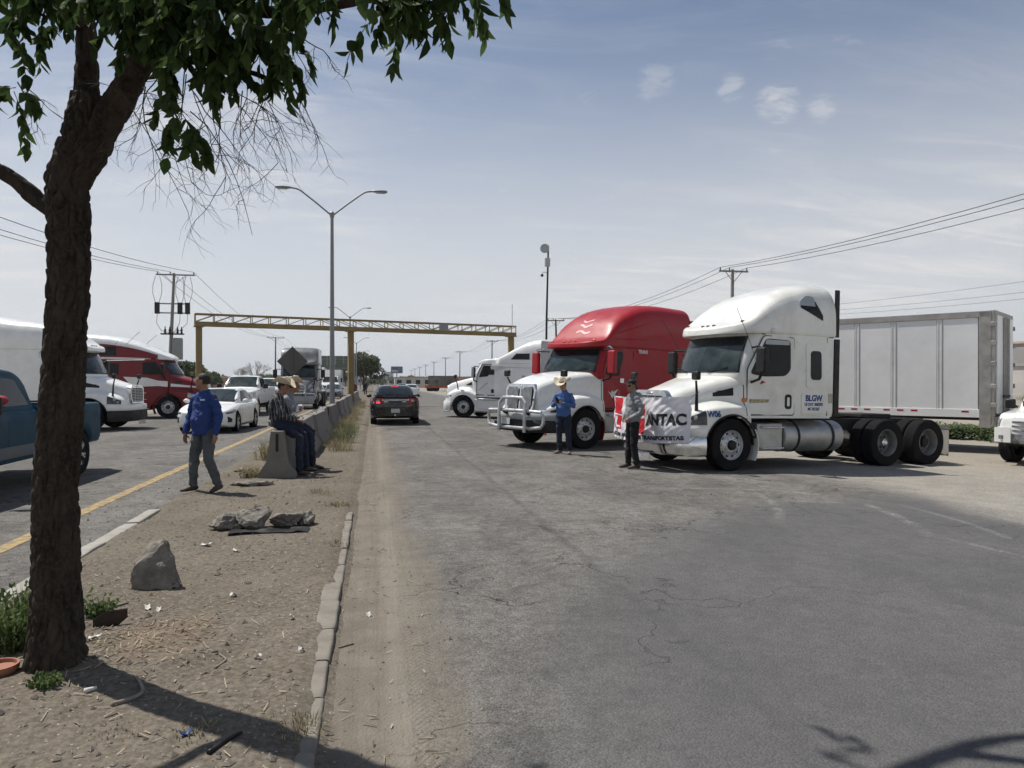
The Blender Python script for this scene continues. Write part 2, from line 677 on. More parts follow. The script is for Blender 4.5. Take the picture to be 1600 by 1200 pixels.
# ------------------------------------------------------------------ ground materials
def asphalt_mat(name, right=True):
    m, nt, b = nmat(name)
    t = NT(nt)
    xyz = t.sepxyz()
    X, Y = xyz[0], xyz[1]
    big = t.noise(0.22, 6, 0.68, 0.5)
    mid = t.noise(1.4, 6, 0.65, 0.4)
    lanes = t.noise(1.0, 5, 0.6, 0.3, t.mapv((0.9, 0.05, 1)))
    base = t.mix(t.ramp(big, 0.32, 0.68), (0.088, 0.084, 0.080), (0.185, 0.175, 0.161))
    base = t.mix(t.math('MULTIPLY', t.ramp(mid, 0.35, 0.7), 0.45), base, (0.118, 0.112, 0.104))
    base = t.mix(t.math('MULTIPLY', t.ramp(lanes, 0.45, 0.72), 0.45), base, (0.072, 0.070, 0.070))
    # loose stones and the dark binder between them
    ag = t.voro(72, 'F1', None, 'Color')
    agd = t.voro(72, 'F1')
    s3 = t.sepxyz(ag)
    base = t.mix(0.55, base, t.mix(s3[0], (0.018, 0.017, 0.017), (0.34, 0.322, 0.295)))
    blot = t.ramp(t.noise(2.3, 7, 0.74, 0.5), 0.44, 0.66)
    base = t.mix(t.math('MULTIPLY', blot, 0.4), base, (0.062, 0.059, 0.056))
    fine = t.noise(110, 3, 0.7)
    base = t.mix(0.55, base, t.mix(t.ramp(fine, 0.35, 0.7), (0.034, 0.032, 0.030), (0.25, 0.237, 0.218)))
    # cracks
    wv = t.N.new('ShaderNodeVectorMath')
    wv.operation = 'ADD'
    nz = t.N.new('ShaderNodeTexNoise')
    nz.inputs['Scale'].default_value = 1.6
    nz.inputs['Detail'].default_value = 6
    t.L.new(t.tc(), nz.inputs['Vector'])
    t.L.new(t.mapv((0.42, 0.75, 1)), wv.inputs[0])
    t.L.new(nz.outputs['Color'], wv.inputs[1])
    cr = t.voro(0.62, 'DISTANCE_TO_EDGE', wv.outputs[0])
    crack = t.ramp(cr, 0.0062, 0.0018)
    crack = t.math('MULTIPLY', crack, t.ramp(t.noise(0.5, 3, 0.5), 0.43, 0.55))
    base = t.mix(t.math('MULTIPLY', crack, 0.9), base, (0.028, 0.026, 0.024))
    # worn, patched and dusty areas from hand to lane width
    for (sc_, lo, hi, sp_) in ((2.3, 0.80, 1.20, (1, 1, 1)), (0.55, 0.84, 1.18, (1, 0.6, 1)), (9.0, 0.84, 1.16, (1, 1, 1))):
        vv_ = t.ramp(t.noise(sc_, 5, 0.7, 0.4, t.mapv(sp_)), 0.34, 0.66, lo, hi)
        cb = t.N.new('ShaderNodeCombineXYZ')
        for q_ in range(3):
            t.L.new(vv_, cb.inputs[q_])
        base = t.mix(1.0, base, cb.outputs[0], 'MULTIPLY')
    # a few smooth mended patches with tarred rims
    pv = t.N.new('ShaderNodeTexVoronoi')
    pv.inputs['Scale'].default_value = 0.33
    t.L.new(t.mapv((1, 0.7, 1), (0, 0, 0.2), (0.4, 0.7, 0)), pv.inputs['Vector'])
    ps_ = t.sepxyz(pv.outputs['Color'])
    pd_ = t.math('ADD', pv.outputs['Distance'], t.math('MULTIPLY', t.noise(3, 4, 0.6), 0.10))
    pm = t.math('MULTIPLY', t.ramp(pd_, 0.20, 0.185), t.ramp(ps_[0], 0.70, 0.72))
    base = t.mix(t.math('MULTIPLY', pm, 0.55), base, (0.088, 0.090, 0.093))
    # oil and damp stains
    oil = t.math('MULTIPLY', t.ramp(t.noise(0.75, 5, 0.6, 0.6, t.mapv((1, 0.5, 1), (0, 0, 0), (3, 7, 0))), 0.60, 0.74), 0.5)
    base = t.mix(oil, base, (0.055, 0.054, 0.054))
    if right:
        # tar seam along the lane joint
        sx = t.math('SUBTRACT', X, t.math('ADD', 1.84, t.math('MULTIPLY', t.noise(0.35, 3, 0.5, 0, t.mapv((0, 1, 0))), 0.22)))
        seam = t.ramp(t.math('ABSOLUTE', sx), 0.075, 0.02)
        seam = t.math('MULTIPLY', seam, t.ramp(t.noise(2.2, 4, 0.7), 0.3, 0.6))
        base = t.mix(t.math('MULTIPLY', seam, 0.38), base, (0.045, 0.044, 0.044))
        # polished swath where lorries swing out of the lot, with pale scuffs
        cx, cy = 9.5, 1.5
        dx = t.math('SUBTRACT', X, cx)
        dy = t.math('SUBTRACT', Y, cy)
        rad = t.math('SQRT', t.math('ADD', t.math('MULTIPLY', dx, dx), t.math('MULTIPLY', dy, dy)))
        radn = t.math('ADD', rad, t.math('MULTIPLY', t.noise(0.6, 3), 0.7))
        sw = t.math('MULTIPLY', t.ramp(radn, 4.6, 5.7), t.ramp(radn, 9.9, 8.6))
        base = t.mix(t.math('MULTIPLY', sw, 0.7), base, (0.088, 0.088, 0.092))
        sn1 = t.ramp(t.noise(30, 4, 0.75), 0.38, 0.62)
        sn2 = t.math('MULTIPLY', sn1, t.ramp(t.noise(2.5, 3, 0.6), 0.36, 0.58))
        for (ax, ay, bx, by, wd, st) in ((6.1, 11.0, 5.0, 8.1, 0.10, 0.5), (7.2, 10.0, 6.2, 7.0, 0.12, 0.55), (6.3, 7.4, 6.4, 5.2, 0.09, 0.45), (4.2, 11.3, 6.8, 10.8, 0.07, 0.5),
                                         (5.4, 9.9, 6.9, 9.6, 0.10, 0.4), (7.6, 9.6, 7.0, 6.6, 0.08, 0.4), (3.4, 14.6, 4.6, 13.2, 0.05, 0.4)):
            L = math.hypot(bx - ax, by - ay)
            cx_, cy_ = (bx - ax) / L, (by - ay) / L
            ex = t.math('SUBTRACT', X, ax)
            ey = t.math('SUBTRACT', Y, ay)
            al = t.math('ADD', t.math('MULTIPLY', ex, cx_), t.math('MULTIPLY', ey, cy_))
            ac = t.math('SUBTRACT', t.math('MULTIPLY', ex, -cy_), t.math('MULTIPLY', ey, -cx_))
            q = t.math('SUBTRACT', t.math('DIVIDE', al, L), 0.5)
            ac = t.math('ADD', ac, t.math('MULTIPLY', t.math('MULTIPLY', q, q), L * 0.28))
            ring = t.math('MULTIPLY', t.ramp(t.math('ABSOLUTE', ac), wd, wd * 0.15), t.ramp(t.math('ABSOLUTE', q), 0.55, 0.2))
            ring = t.math('MULTIPLY', ring, sn2)
            base = t.mix(t.math('MULTIPLY', ring, st), base, (0.33, 0.32, 0.30))
        # blown dirt along the kerb and loose pale gravel towards the lot
        e = t.math('ADD', X, t.math('MULTIPLY', t.math('SUBTRACT', t.noise(0.9, 6, 0.65, 0.3, t.mapv((1, 0.35, 1))), 0.5), 1.1))
        e = t.math('ADD', e, t.math('MULTIPLY', t.math('SUBTRACT', t.noise(18, 4, 0.6), 0.5), 0.35))
        dirt = t.ramp(e, 0.66, 0.12)
        far = t.ramp(Y, 12, 30)
        dirt = t.math('MULTIPLY', dirt, 0.93)
        dcol = t.mix(t.ramp(t.noise(3.5, 6, 0.65), 0.3, 0.7), (0.140, 0.122, 0.098), (0.195, 0.171, 0.138))
        trk = t.noise(1.0, 3, 0.6, 0.15, t.mapv((9, 0.22, 1)))
        dcol = t.mix(t.math('MULTIPLY', t.ramp(trk, 0.42, 0.62), 0.35), dcol, (0.130, 0.112, 0.09))
        band = t.math('MULTIPLY', t.ramp(t.math('ABSOLUTE', t.math('SUBTRACT', X, 0.20)), 0.20, 0.06), t.ramp(t.noise(1.2, 4, 0.6, 0.2, t.mapv((1, 0.4, 1))), 0.36, 0.56))
        dcol = t.mix(t.math('MULTIPLY', band, 0.6), dcol, (0.235, 0.208, 0.168))
        trd = t.math('SINE', t.math('MULTIPLY', t.math('ADD', Y, t.math('MULTIPLY', t.math('ABSOLUTE', t.math('SUBTRACT', X, 0.27)), 1.4)), 120))
        trm = t.math('MULTIPLY', t.ramp(t.math('ABSOLUTE', t.math('SUBTRACT', X, 0.27)), 0.095, 0.07), t.ramp(trd, 0.1, 0.8))
        trm = t.math('MULTIPLY', trm, t.ramp(t.noise(0.8, 3, 0.6), 0.40, 0.52))
        dcol = t.mix(t.math('MULTIPLY', trm, 0.55), dcol, (0.12, 0.10, 0.078))  # packed tread print; shade of its grooves put into the dirt colour
        base = t.mix(dirt, base, dcol)
        g = t.math('ADD', X, t.math('MULTIPLY', t.math('SUBTRACT', t.noise(0.33, 6, 0.6, 0.3), 0.5), 3.4))
        g = t.math('ADD', g, t.math('MULTIPLY', t.math('SUBTRACT', t.noise(14, 5, 0.7), 0.5), 0.9))
        g = t.math('ADD', g, t.math('MULTIPLY', t.ramp(Y, 26, 70), -1.0))
        gr = t.ramp(g, 7.3, 8.9)
        gcol = t.mix(t.ramp(t.noise(2.0, 6, 0.7), 0.3, 0.7), (0.20, 0.190, 0.172), (0.31, 0.295, 0.265))
        gcol = t.mix(0.5, gcol, t.mix(s3[1], (0.09, 0.082, 0.07), (0.40, 0.37, 0.32)))
        base = t.mix(gr, base, gcol)
    nt.links.new(base, b.inputs['Base Color'])
    b.inputs['Roughness'].default_value = 0.9
    b.inputs['Specular IOR Level'].default_value = 0.14
    hgt = t.math('ADD', t.math('MULTIPLY', agd, -1.1), t.math('MULTIPLY', fine, 0.7))
    hgt = t.math('SUBTRACT', hgt, t.math('MULTIPLY', crack, 1.5))
    n1 = t.bump(hgt, 0.7, 0.006)
    if right:
        wave = t.noise(1.0, 2, 0.5, 0.1, t.mapv((14, 0.35, 1)))
        tread = t.math('SINE', t.math('MULTIPLY', t.math('ADD', Y, t.math('MULTIPLY', X, 0.8)), 95))
        tm = t.math('MULTIPLY', t.ramp(t.math('ABSOLUTE', t.math('SUBTRACT', X, 0.27)), 0.085, 0.05), t.math('MULTIPLY', dirt, tread))
        hh = t.math('ADD', t.math('MULTIPLY', wave, dirt), t.math('MULTIPLY', tm, 0.30))
        n1 = t.bump(hh, 0.5, 0.028, n1)
    nt.links.new(n1, b.inputs['Normal'])
    return m


def dirt_mat(name, c1, c2, c3, scale=1.0):
    m, nt, b = nmat(name)
    t = NT(nt)
    a = t.noise(0.8 * scale, 6, 0.62, 0.3)
    f = t.noise(30, 6, 0.72)
    c = t.mix(t.ramp(a, 0.33, 0.68), c1, c2)
    c = t.mix(t.math('MULTIPLY', t.ramp(t.noise(3.1 * scale, 5, 0.65, 0.5), 0.5, 0.75), 0.6), c, c3)
    if scale == 1.0:                     # freshly turned reddish earth between the trunk and the kerb
        xyz = t.sepxyz()
        ex = t.math('ADD', t.math('MULTIPLY', t.math('POWER', t.math('ABSOLUTE', t.math('ADD', xyz[0], 1.28)), 2.0), 3.0), t.math('MULTIPLY', t.math('POWER', t.math('ABSOLUTE', t.math('SUBTRACT', xyz[1], 4.95)), 2.0), 1.6))
        em = t.ramp(t.math('ADD', ex, t.math('MULTIPLY', t.noise(4, 5, 0.7), 0.9)), 0.95, 0.35)
        c = t.mix(t.math('MULTIPLY', em, 0.7), c, (0.205, 0.135, 0.085))
    c = t.mix(0.5, c, t.mix(t.ramp(f, 0.32, 0.7), tuple(k * 0.5 for k in c1), tuple(min(k * 1.5, 1) for k in c2)))
    v = t.voro(55, 'F1', None, 'Color')
    s = t.sepxyz(v)
    peb = t.math('MULTIPLY', t.ramp(t.voro(55), 0.40, 0.28), t.ramp(s[0], 0.90, 0.93))
    c = t.mix(peb, c, t.mix(s[1], (0.12, 0.105, 0.09), (0.42, 0.39, 0.34)))
    nt.links.new(c, b.inputs['Base Color'])
    b.inputs['Roughness'].default_value = 0.95
    b.inputs['Specular IOR Level'].default_value = 0.08
    h = t.math('ADD', t.math('MULTIPLY', f, 0.8), t.math('MULTIPLY', peb, 0.5))
    nt.links.new(t.bump(h, 0.55, 0.014), b.inputs['Normal'])
    return m


road_m = asphalt_mat('worn_asphalt')
road2_m = asphalt_mat('worn_asphalt_far_side', False)
median_m = dirt_mat('median_dirt', (0.108, 0.091, 0.072), (0.162, 0.141, 0.113), (0.122, 0.095, 0.071))
ground_m = dirt_mat('dusty_ground', (0.21, 0.188, 0.155), (0.30, 0.275, 0.235), (0.15, 0.145, 0.095), 0.35)

# ------------------------------------------------------------------ ground, roads, median
def build_ground():
    xs = [-9000, -4000, -1500, -500, -200, -90, -50, -30, -20, -14, -12.2, -11.5, -6, 0, 6, 11.7, 12.3, 13, 14.5, 17, 20, 24, 28, 34, 42, 55,
          75, 110, 200, 500, 1500, 4000, 9000]
    ys = [-300, -60, -20, 0, 6, 12, 17, 22, 28, 35, 45, 60, 80, 110, 150, 250, 500, 1000, 2500, 6000, 12000]

    def z(x, y):
        if -11.9 < x < 12.0:
            return gz(x) - 0.06
        h = gz(x) + 0.012
        if x > 14:                       # the lot rises into a grassy bank on the right
            k = min(max((x - 18) / 22, 0), 1) * min(max((y - 8) / 22, 0), 1)
            fade = 1 - min(max((y - 70) / 60, 0), 1)
            h += (0.85 * k * k * (3 - 2 * k) + 0.05 * math.sin(x * 1.7 + y)) * fade
        return h
    m = MB().grid(lambda x, y: (x, y, z(x, y)), xs, ys)
    return tag(m.build('ground', ground_m, smooth=180), kind='structure'), z


_, ground_z = build_ground()
ysr = [-15, 0, 5, 10, 15, 20, 30, 50, 80, 150, 300, 700, 1500]
tag(MB().grid(lambda x, y: (x, y, gz(x)), [-0.262, 0.5, 2.75, 5, 8, 12.0], ysr).build('road', road_m), kind='structure')
tag(MB().grid(lambda x, y: (x, y, 0), [-11.6, -8, -5, -2.74], ysr).build('road', road2_m), kind='structure')

line_m, nt, b = nmat('worn_yellow_line')
t = NT(nt)
wear = t.ramp(t.noise(9, 6, 0.7), 0.36, 0.6)
nt.links.new(t.mix(wear, (0.13, 0.115, 0.09), t.mix(t.ramp(t.noise(40, 3), 0.3, 0.7), (0.33, 0.225, 0.08), (0.40, 0.285, 0.11))), b.inputs['Base Color'])
b.inputs['Roughness'].default_value = 0.85
tag(MB().grid(lambda x, y: (x + 0.02 * math.sin(y * 0.35), y, 0.004), [-3.73, -3.56], lin(-8, 190, 120)).build('yellow_line', line_m), kind='structure')


def med_z(x, y):
    e = max(0.0, min((x + 2.90) / 0.30, 1)) * max(0.0, min((-0.12 - x) / 0.24, 1))
    n = mn.fractal(Vector((x * 0.8, y * 0.8, 0.3)), 1.0, 2.1, 4) * 0.028
    if y < 16:
        n += mn.fractal(Vector((x * 3.3, y * 3.3, 4.7)), 0.9, 2.1, 4) * 0.008
        n += max(0, mn.noise(Vector((x * 7.0, y * 7.0, 9.1)))) * 0.007
        n += 0.012 * math.sin((x * 0.9 - y * 0.55) * 16 + 2.5 * mn.noise(Vector((x * 2, y * 2, 1)))) * math.exp(-((x + 1.0) ** 2 + (y - 4.9) ** 2) / 0.35)
        d2 = (x + 1.75) ** 2 + (y - 4.4) ** 2          # a low heap round the tree
        n += 0.055 * math.exp(-d2 / 0.5)
        # a shallow scrape with a ridge to its right
        n += 0.03 * math.exp(-((x + 1.15) ** 2 + (y - 5.0) ** 2) / 0.18)
    k = 0.048 + n
    if y < 9.3:                          # blown soil banked against the back of the kerb
        k += 0.012 * math.exp(-((x + 0.44) / 0.10) ** 2)
    return -0.030 * (1 - e) + k * e


ymed = lin(1.6, 12, 261) + lin(12.08, 20, 90) + lin(20.4, 60, 70) + [62, 66, 72, 80, 95, 120, 160, 220, 300, 420, 600]
mm = MB().grid(lambda x, y: (x, y, med_z(x, y)), lin(-2.92, -0.11, 70), ymed)
tag(mm.build('median', median_m, smooth=180, fix=False), kind='structure')

# kerb of single cast stones, right side of the median up to its broken end, and a short stretch on the left
kerb_m = simple('kerb_concrete', (0.195, 0.176, 0.148), 0.92, 0, 0.2, 6, bump=0.8, bs=50, dust=0.7, dustcol=(0.165, 0.142, 0.112))


def kerb(name, x, y0, y1, w, top, step, label, light=0):
    k = None
    y = y0
    i = 0
    while y < y1:
        L = step * random.uniform(0.86, 1.14)
        g = 0.007
        mb = MB()
        pr = fillet([(-w / 2, -0.12), (w / 2, -0.12), (w / 2, 0), (-w / 2, 0)], [0, 0, 0.022, 0.015], 3, True)
        rs = []
        for s in lin(0, 1, 7):
            yy = y + g + (L - g) * s
            j = 0.006 * (s in (0, 1))
            rs.append([(px * (1 - j * 3) + mn.noise(Vector((px * 9, yy * 5, 3))) * 0.006, yy - y,
                        top + pz - (j if pz > -0.05 else 0) + mn.noise(Vector((px * 8, yy * 4, 7))) * 0.007) for px, pz in pr])
        mb.rings(rs)
        if k is None:
            k = empty(name, (x, y0, 0))
            tag(k, kind='structure')
        o = mb.build('kerb_stone', light or kerb_m, k, 40)
        o.location = (random.uniform(-0.004, 0.004), y - y0, random.uniform(-0.010, 0.002))
        o.rotation_euler = (random.uniform(-0.008, 0.008), random.uniform(-0.02, 0.012), random.uniform(-0.006, 0.006))
        y += L
        i += 1
    return k


kerb('kerb', -0.325, 1.8, 9.0, 0.140, 0.050, 0.55, '')
kerb('kerb', -2.74, 4.4, 9.7, 0.15, 0.052, 0.95, '', simple('pale_kerb', (0.30, 0.285, 0.25), 0.92, 0, 0.12, 6, bump=0.4, bs=50, dust=0.4, dustcol=(0.2, 0.18, 0.145)))

# ------------------------------------------------------------------ jersey barriers along the median
def barrier_mesh():
    mb = MB()
    half = [(0.31, 0), (0.31, 0.07), (0.175, 0.29), (0.105, 0.80)]
    ring = fillet(half + [(-a, z) for a, z in half[::-1]], [0, 0.03, 0.05, 0.02, 0.02, 0.05, 0.03, 0], 3)
    ring = ring + [(-0.17, 0), (0.17, 0)]
    rs = []
    for s in lin(0, 3.0, 9):
        e = 0.985 if s in (0, 3.0) else 1
        rs.append([(x * e, s, z * (0.992 if e < 1 else 1) + mn.noise(Vector((x * 6, s * 3, z * 5))) * 0.006 * (z > 0.05)) for x, z in ring])
    return mb.rings(rs).mesh('barrier', concrete, 40)


bmesh_ = barrier_mesh()
slot_me = MB().box((0, 0.004, 0.60), (0.045, 0.03, 0.30)).mesh('keyway', rubber, 0)
hook_me = MB().tube([(0, 0, -0.03), (0, -0.06, 0.03), (0, 0.0, 0.09), (0, 0.07, 0.03), (0, 0.02, -0.03)], 0.012, 6).mesh('lifting_loop', steel_pole)
BARS = []
bspec = [(13.0, -1.62, 0.0), (16.35, -1.60, 0.012), (19.6, -1.58, -0.02), (22.9, -1.60, 0.03), (26.2, -1.57, -0.015), (29.6, -1.62, 0.02)]
bspec += [(33.0 + 3.25 * i, -1.60 + 0.04 * math.sin(i * 2.1), 0.012 * math.sin(i * 3.3)) for i in range(12)]
blabels = ['concrete barrier with two men in straw hats sitting on it', 'concrete barrier right behind the seated men, weeds at its foot']
for i, (y, x, a) in enumerate(bspec):
    e = empty('concrete_barrier', (x, y, 0.03), a)
    inst('body', bmesh_, e)
    inst('keyway', slot_me, e)
    if i in (1, 2, 3):
        inst('lifting_loop', hook_me, e, (0, 0.6, 0.80), (0, 0, 1.57))
    tag(e, blabels[i] if i < 2 else 'grey concrete barrier in the row beyond the seated men along the median', 'barrier',
        'concrete barriers along the median')
    BARS.append(e)

# ------------------------------------------------------------------ yellow height gantry
def gantry():
    A = Vector((-11.0, 48.7, 0))
    B = Vector((10.5, 55.3, 0))
    g = empty('height_gantry', A, math.atan2(B.y - A.y, B.x - A.x))
    L = (B - A).length
    for s, zb in ((0.25, 0), (9.85, 0.05), (L - 0.25, -0.17)):
        MB().box((s, 0, (5.15 + zb - 0.1) / 2), (0.36, 0.36, 5.15 - zb + 0.1)).build('column', yellow_steel, g, bevel=0.015)
        MB().box((s, 0, 5.13), (0.6, 0.8, 0.05)).build('cap_plate', yellow_steel, g)
        MB().box((s, 0, zb + 0.015), (0.6, 0.6, 0.06)).build('base_plate', yellow_steel, g)
    for yy in (-0.36, 0.36):
        MB().bar((0, yy, 5.29), (L, yy, 5.29), 0.10, 0.26).build('bottom_chord', yellow_steel, g)
        MB().bar((0, yy, 5.90), (L, yy, 5.90), 0.08, 0.08).build('top_chord', yellow_steel, g)
    n = 20
    st = L / n
    vm = MB().bar((0, 0, 5.421), (0, 0, 5.859), 0.05, 0.05).mesh('web_post', yellow_steel, 0)
    dm = MB().bar((0.03, 0, 5.423), (st - 0.03, 0, 5.857), 0.045, 0.045).mesh('web_diagonal', yellow_steel, 0)
    dm2 = MB().bar((0.03, 0, 5.857), (st - 0.03, 0, 5.423), 0.045, 0.045).mesh('web_diagonal', yellow_steel, 0)
    cm = MB().bar((0, -0.318, 5.90), (0, 0.318, 5.90), 0.05, 0.05).mesh('cross_tie', yellow_steel, 0)
    cm2 = MB().bar((0, -0.308, 5.22), (0, 0.308, 5.22), 0.06, 0.06).mesh('cross_tie', yellow_steel, 0)
    for i in range(n + 1):
        xx = min(max(i * st, 0.03), L - 0.03)
        for yy in (-0.36, 0.36):
            inst('web_post', vm, g, (xx, yy, 0))
            if i < n:
                inst('web_diagonal', dm if i < 7 or 14 <= i else dm2, g, (i * st, yy, 0))
        inst('cross_tie', cm, g, (xx, 0, 0))
        inst('cross_tie', cm2, g, (xx, 0, 0))
    MB().box((L * 0.735, -0.43, 5.62), (0.7, 0.04, 0.5)).build('control_box', steel_pole, g)
    MB().tube([(L - 0.15, 0, 5.9), (L - 0.15, 0, 7.6)], 0.022, 6).build('lightning_rod', steel_pole, g)
    tag(g, 'weathered yellow steel truss gantry spanning both carriageways on three columns', 'gantry')


gantry()

# ------------------------------------------------------------------ twin-arm street lamps
def lamp_parts(h=8.15):
    pole = MB().tube([(0, 0, 0), (0, 0, 0.3), (0, 0, h)], [0.13, 0.105, 0.06], 14).mesh('pole', steel_pole)
    base = MB().box((0, 0, 0.02), (0.4, 0.4, 0.04)).mesh('base_plate', steel_pole, 0)
    collar = MB().lathe([(0.075, h - 0.15), (0.09, h - 0.12), (0.09, h + 0.03), (0.05, h + 0.08), (0, h + 0.09)], 12, axis='Z').mesh('collar', steel_pole)
    arm = MB().tube([(0.05, 0, h - 0.05), (0.6, 0, h + 0.40), (1.15, 0, h + 0.82), (1.30, 0, h + 0.90), (1.55, 0, h + 0.94)], 0.032, 8).mesh('arm', steel_pole)
    head = MB().rings([[(x, w * math.cos(a), h + 0.94 + 0.035 * math.sin(a) * k) for a in lin(0, 2 * pi * 15 / 16, 16)]
                       for x, w, k in ((1.52, 0.05, 0.8), (1.62, 0.10, 1.3), (1.85, 0.14, 1.6), (2.05, 0.13, 1.5), (2.12, 0.06, 0.8))]).mesh('lamp_head', steel_pole)
    lens = MB().box((1.86, 0, h + 0.885), (0.36, 0.19, 0.015)).mesh('lens', lamp_glass, 0)
    return pole, base, collar, arm, head, lens


LP = lamp_parts()
lamp_spots = [(28.6, 519, 'tall grey twin-arm street lamp standing nearest the seated men'), (74, 547, 'twin-arm street lamp directly behind the middle gantry column'),
              (124, 557, 'distant twin-arm street lamp in front of the round median tree'), (176, 563, 'faraway twin-arm street lamp beyond the median tree')]
for d, u, lab in lamp_spots:
    p = W(u, d)
    e = empty('street_lamp', (p.x, p.y, 0.05))
    for nme, me in zip(('pole', 'base_plate', 'collar'), LP[:3]):
        inst(nme, me, e)
    for s in (0, pi):
        a = inst('arm', LP[3], e, rot=(0, 0, s))
        hd = inst('lamp_head', LP[4], e, rot=(0, 0, s))
        inst('lens', LP[5], hd)
    tag(e, lab, 'street lamp', 'twin-arm lamps along the median')

# ------------------------------------------------------------------ power poles and cables
ins_me = MB().lathe([(0.0, 0), (0.035, 0.0), (0.05, 0.03), (0.03, 0.05), (0.055, 0.08), (0.03, 0.11), (0.03, 0.2), (0, 0.21)], 8, axis='Z').mesh('insulator', plastic)


def power_pole(p, h, label, arm=2.0, mat=cpole, lean=0.0, group=None, off=0.0, armz=-0.15, rz=0.0):
    e = empty('power_pole', (p.x, p.y, ground_z(p.x, p.y)), rz)
    MB().tube([(0, 0, -0.2), (lean * 0.5, 0, h * 0.5), (lean, 0, h)], [0.17, 0.14, 0.10], 10).build('pole', mat, e)
    MB().box((lean + off, -0.14, h + armz), (arm, 0.10, 0.11)).build('crossarm', mat, e)
    for s in (-1, 1):
        MB().bar((lean, -0.13, h + armz - 0.75), (lean + off + s * arm * 0.28, -0.14, h + armz - 0.05), 0.04, 0.04).build('brace', steel_pole, e)
    for s in (-0.46, -0.14, 0.46):
        inst('insulator', ins_me, e, (lean + off + s * arm, -0.14, h + armz + 0.055))
    tag(e, label, 'power pole', group)
    return [Vector((p.x + lean + off + s * arm, p.y - 0.14, ground_z(p.x, p.y) + h + armz + 0.25)) for s in (-0.46, -0.14, 0.46)]


gR = 'power poles beyond the right carriageway'
rp = []
labsR = ['power pole whose crossarm rises behind the white-roofed lorry', 'power pole between the thin camera mast and the red lorry',
         'power pole right of the yellow gantry column, behind the white lorry', 'slim power pole before the orange-based trailer']
for i, (u, d) in enumerate(((1142, 50.0), (872, 89.0), (768, 134.0), (718, 181.0))):
    p = W(u, d)
    rp.append(power_pole(p, 9.5, labsR[i], 2.1, cpole if i != 1 else wood_pole, -0.3 if i == 1 else 0.12, gR))
for i in range(6):
    p = Vector((21.5 + 0.2 * i, 226 + 47 * i, 0))
    rp.append(power_pole(p, 9.5, 'far power pole in the line running to the horizon', 2.1, cpole, 0.0, gR))
pn = Vector((24.5, 0, 0))
head = [Vector((24.5 + s * 2.1, -2.0, 9.6)) for s in (-0.46, -0.14, 0.46)]


def cable(path, r, label, cat='cable', sag=0.9, group=None, name='power_cable'):
    pts = []
    for a, b_ in zip(path[:-1], path[1:]):
        for s in lin(0, 1, 15)[:-1]:
            q = a.lerp(b_, s)
            q.z -= sag * 4 * s * (1 - s)
            pts.append(q)
    pts.append(path[-1])
    tag(MB().tube(pts, r, 5).build(name, wire_m), label, cat, group)


for k, nm in enumerate(('roadside', 'middle', 'outer')):
    cable([head[k]] + [q[k] for q in rp], 0.016, f'{nm} overhead cable of the power line beyond the lorries', sag=1.0, group='cables right of the road')
for k in range(3):
    a = W(1180, 120, 12.2 + 0.55 * k)
    b_ = W(1760, 62, 9.6 + 0.65 * k + (0.5 if k == 2 else 0))
    cable([a, b_], 0.016, ['lowest', 'middle', 'highest'][k] + ' cable passing above the white box trailer', sag=0.5, group='cables above the box trailer')

# left line, first pole carries the transformer bank
pL = W(263, 59.8)
lp0 = power_pole(pL, 10.5, 'leaning power pole with cut-outs and a grey transformer beyond the red lorry', 3.0, cpole, 0.45, 'power poles left of the road', off=0.15)
pl_obj = [o for o in C.objects if o.name.startswith('power_pole') and o.get('group') == 'power poles left of the road'][0]
for zc in (8.0, 7.25):
    MB().box((0.36, -0.16, zc), (2.7, 0.09, 0.10)).build('crossarm', steel_pole, pl_obj)
fuse_me = MB().box((0, 0, 0), (0.34, 0.22, 0.92)).mesh('fuse_switch', chassis_m, 0)
for x in (-0.75, 0.98, 1.56):
    inst('fuse_switch', fuse_me, pl_obj, (x, -0.34, 7.62))
    for sx_ in (-0.13, 0.13):
        MB().tube([(x + sx_, -0.3, 8.05), (x + sx_ * 2.6, -0.3, 8.8), (x + sx_ * 2.6, -0.25, 9.5), (x + sx_ * 1.2, -0.2, 10.2)], 0.02, 5).build('jumper', wire_m, pl_obj)
    MB().tube([(x, -0.3, 7.2), (x - 0.05, -0.3, 6.4), (x * 0.6, -0.25, 5.8), (0.35, -0.3, 5.6)], 0.02, 5).build('jumper', wire_m, pl_obj)
MB().box((0.35, -0.12, 5.55), (1.7, 0.5, 0.10)).build('transformer_bracket', chassis_m, pl_obj)
for x in (-0.2, 0.15, 0.75, 1.05):
    MB().lathe([(0.04, 5.6), (0.11, 5.65), (0.06, 5.75), (0.11, 5.85), (0.05, 5.95), (0.03, 6.15), (0, 6.16)], 8, Matrix.Translation((x, -0.15, 0)), 'Z').build('bushing', chassis_m, pl_obj)
MB().box((0.72, -0.05, 4.35), (0.72, 0.55, 1.75)).build('transformer', steel_pole, pl_obj, bevel=0.03)
MB().box((0.45, -0.1, 3.3), (1.3, 0.07, 0.08)).build('crossarm', steel_pole, pl_obj)
pM = W(430, 145)
lp1 = power_pole(pM, 10.5, 'wooden power pole behind the grey lorry with the bull bar', 3.2, wood_pole, 0.1, 'power poles left of the road')
lp2 = power_pole(W(505, 300), 10.5, 'far power pole beside the green sign back', 3.0, wood_pole, 0, 'power poles left of the road')
headl = [Vector((-21.5 + s * 3, 8.0, 10.6)) for s in (-0.46, -0.14, 0.46)]
for k, nm in enumerate(('left', 'middle', 'right')):
    cable([headl[k], lp0[k], lp1[k], lp2[k]], 0.018, f'{nm} overhead cable of the line behind the red lorry', sag=1.3, group='cables left of the road')

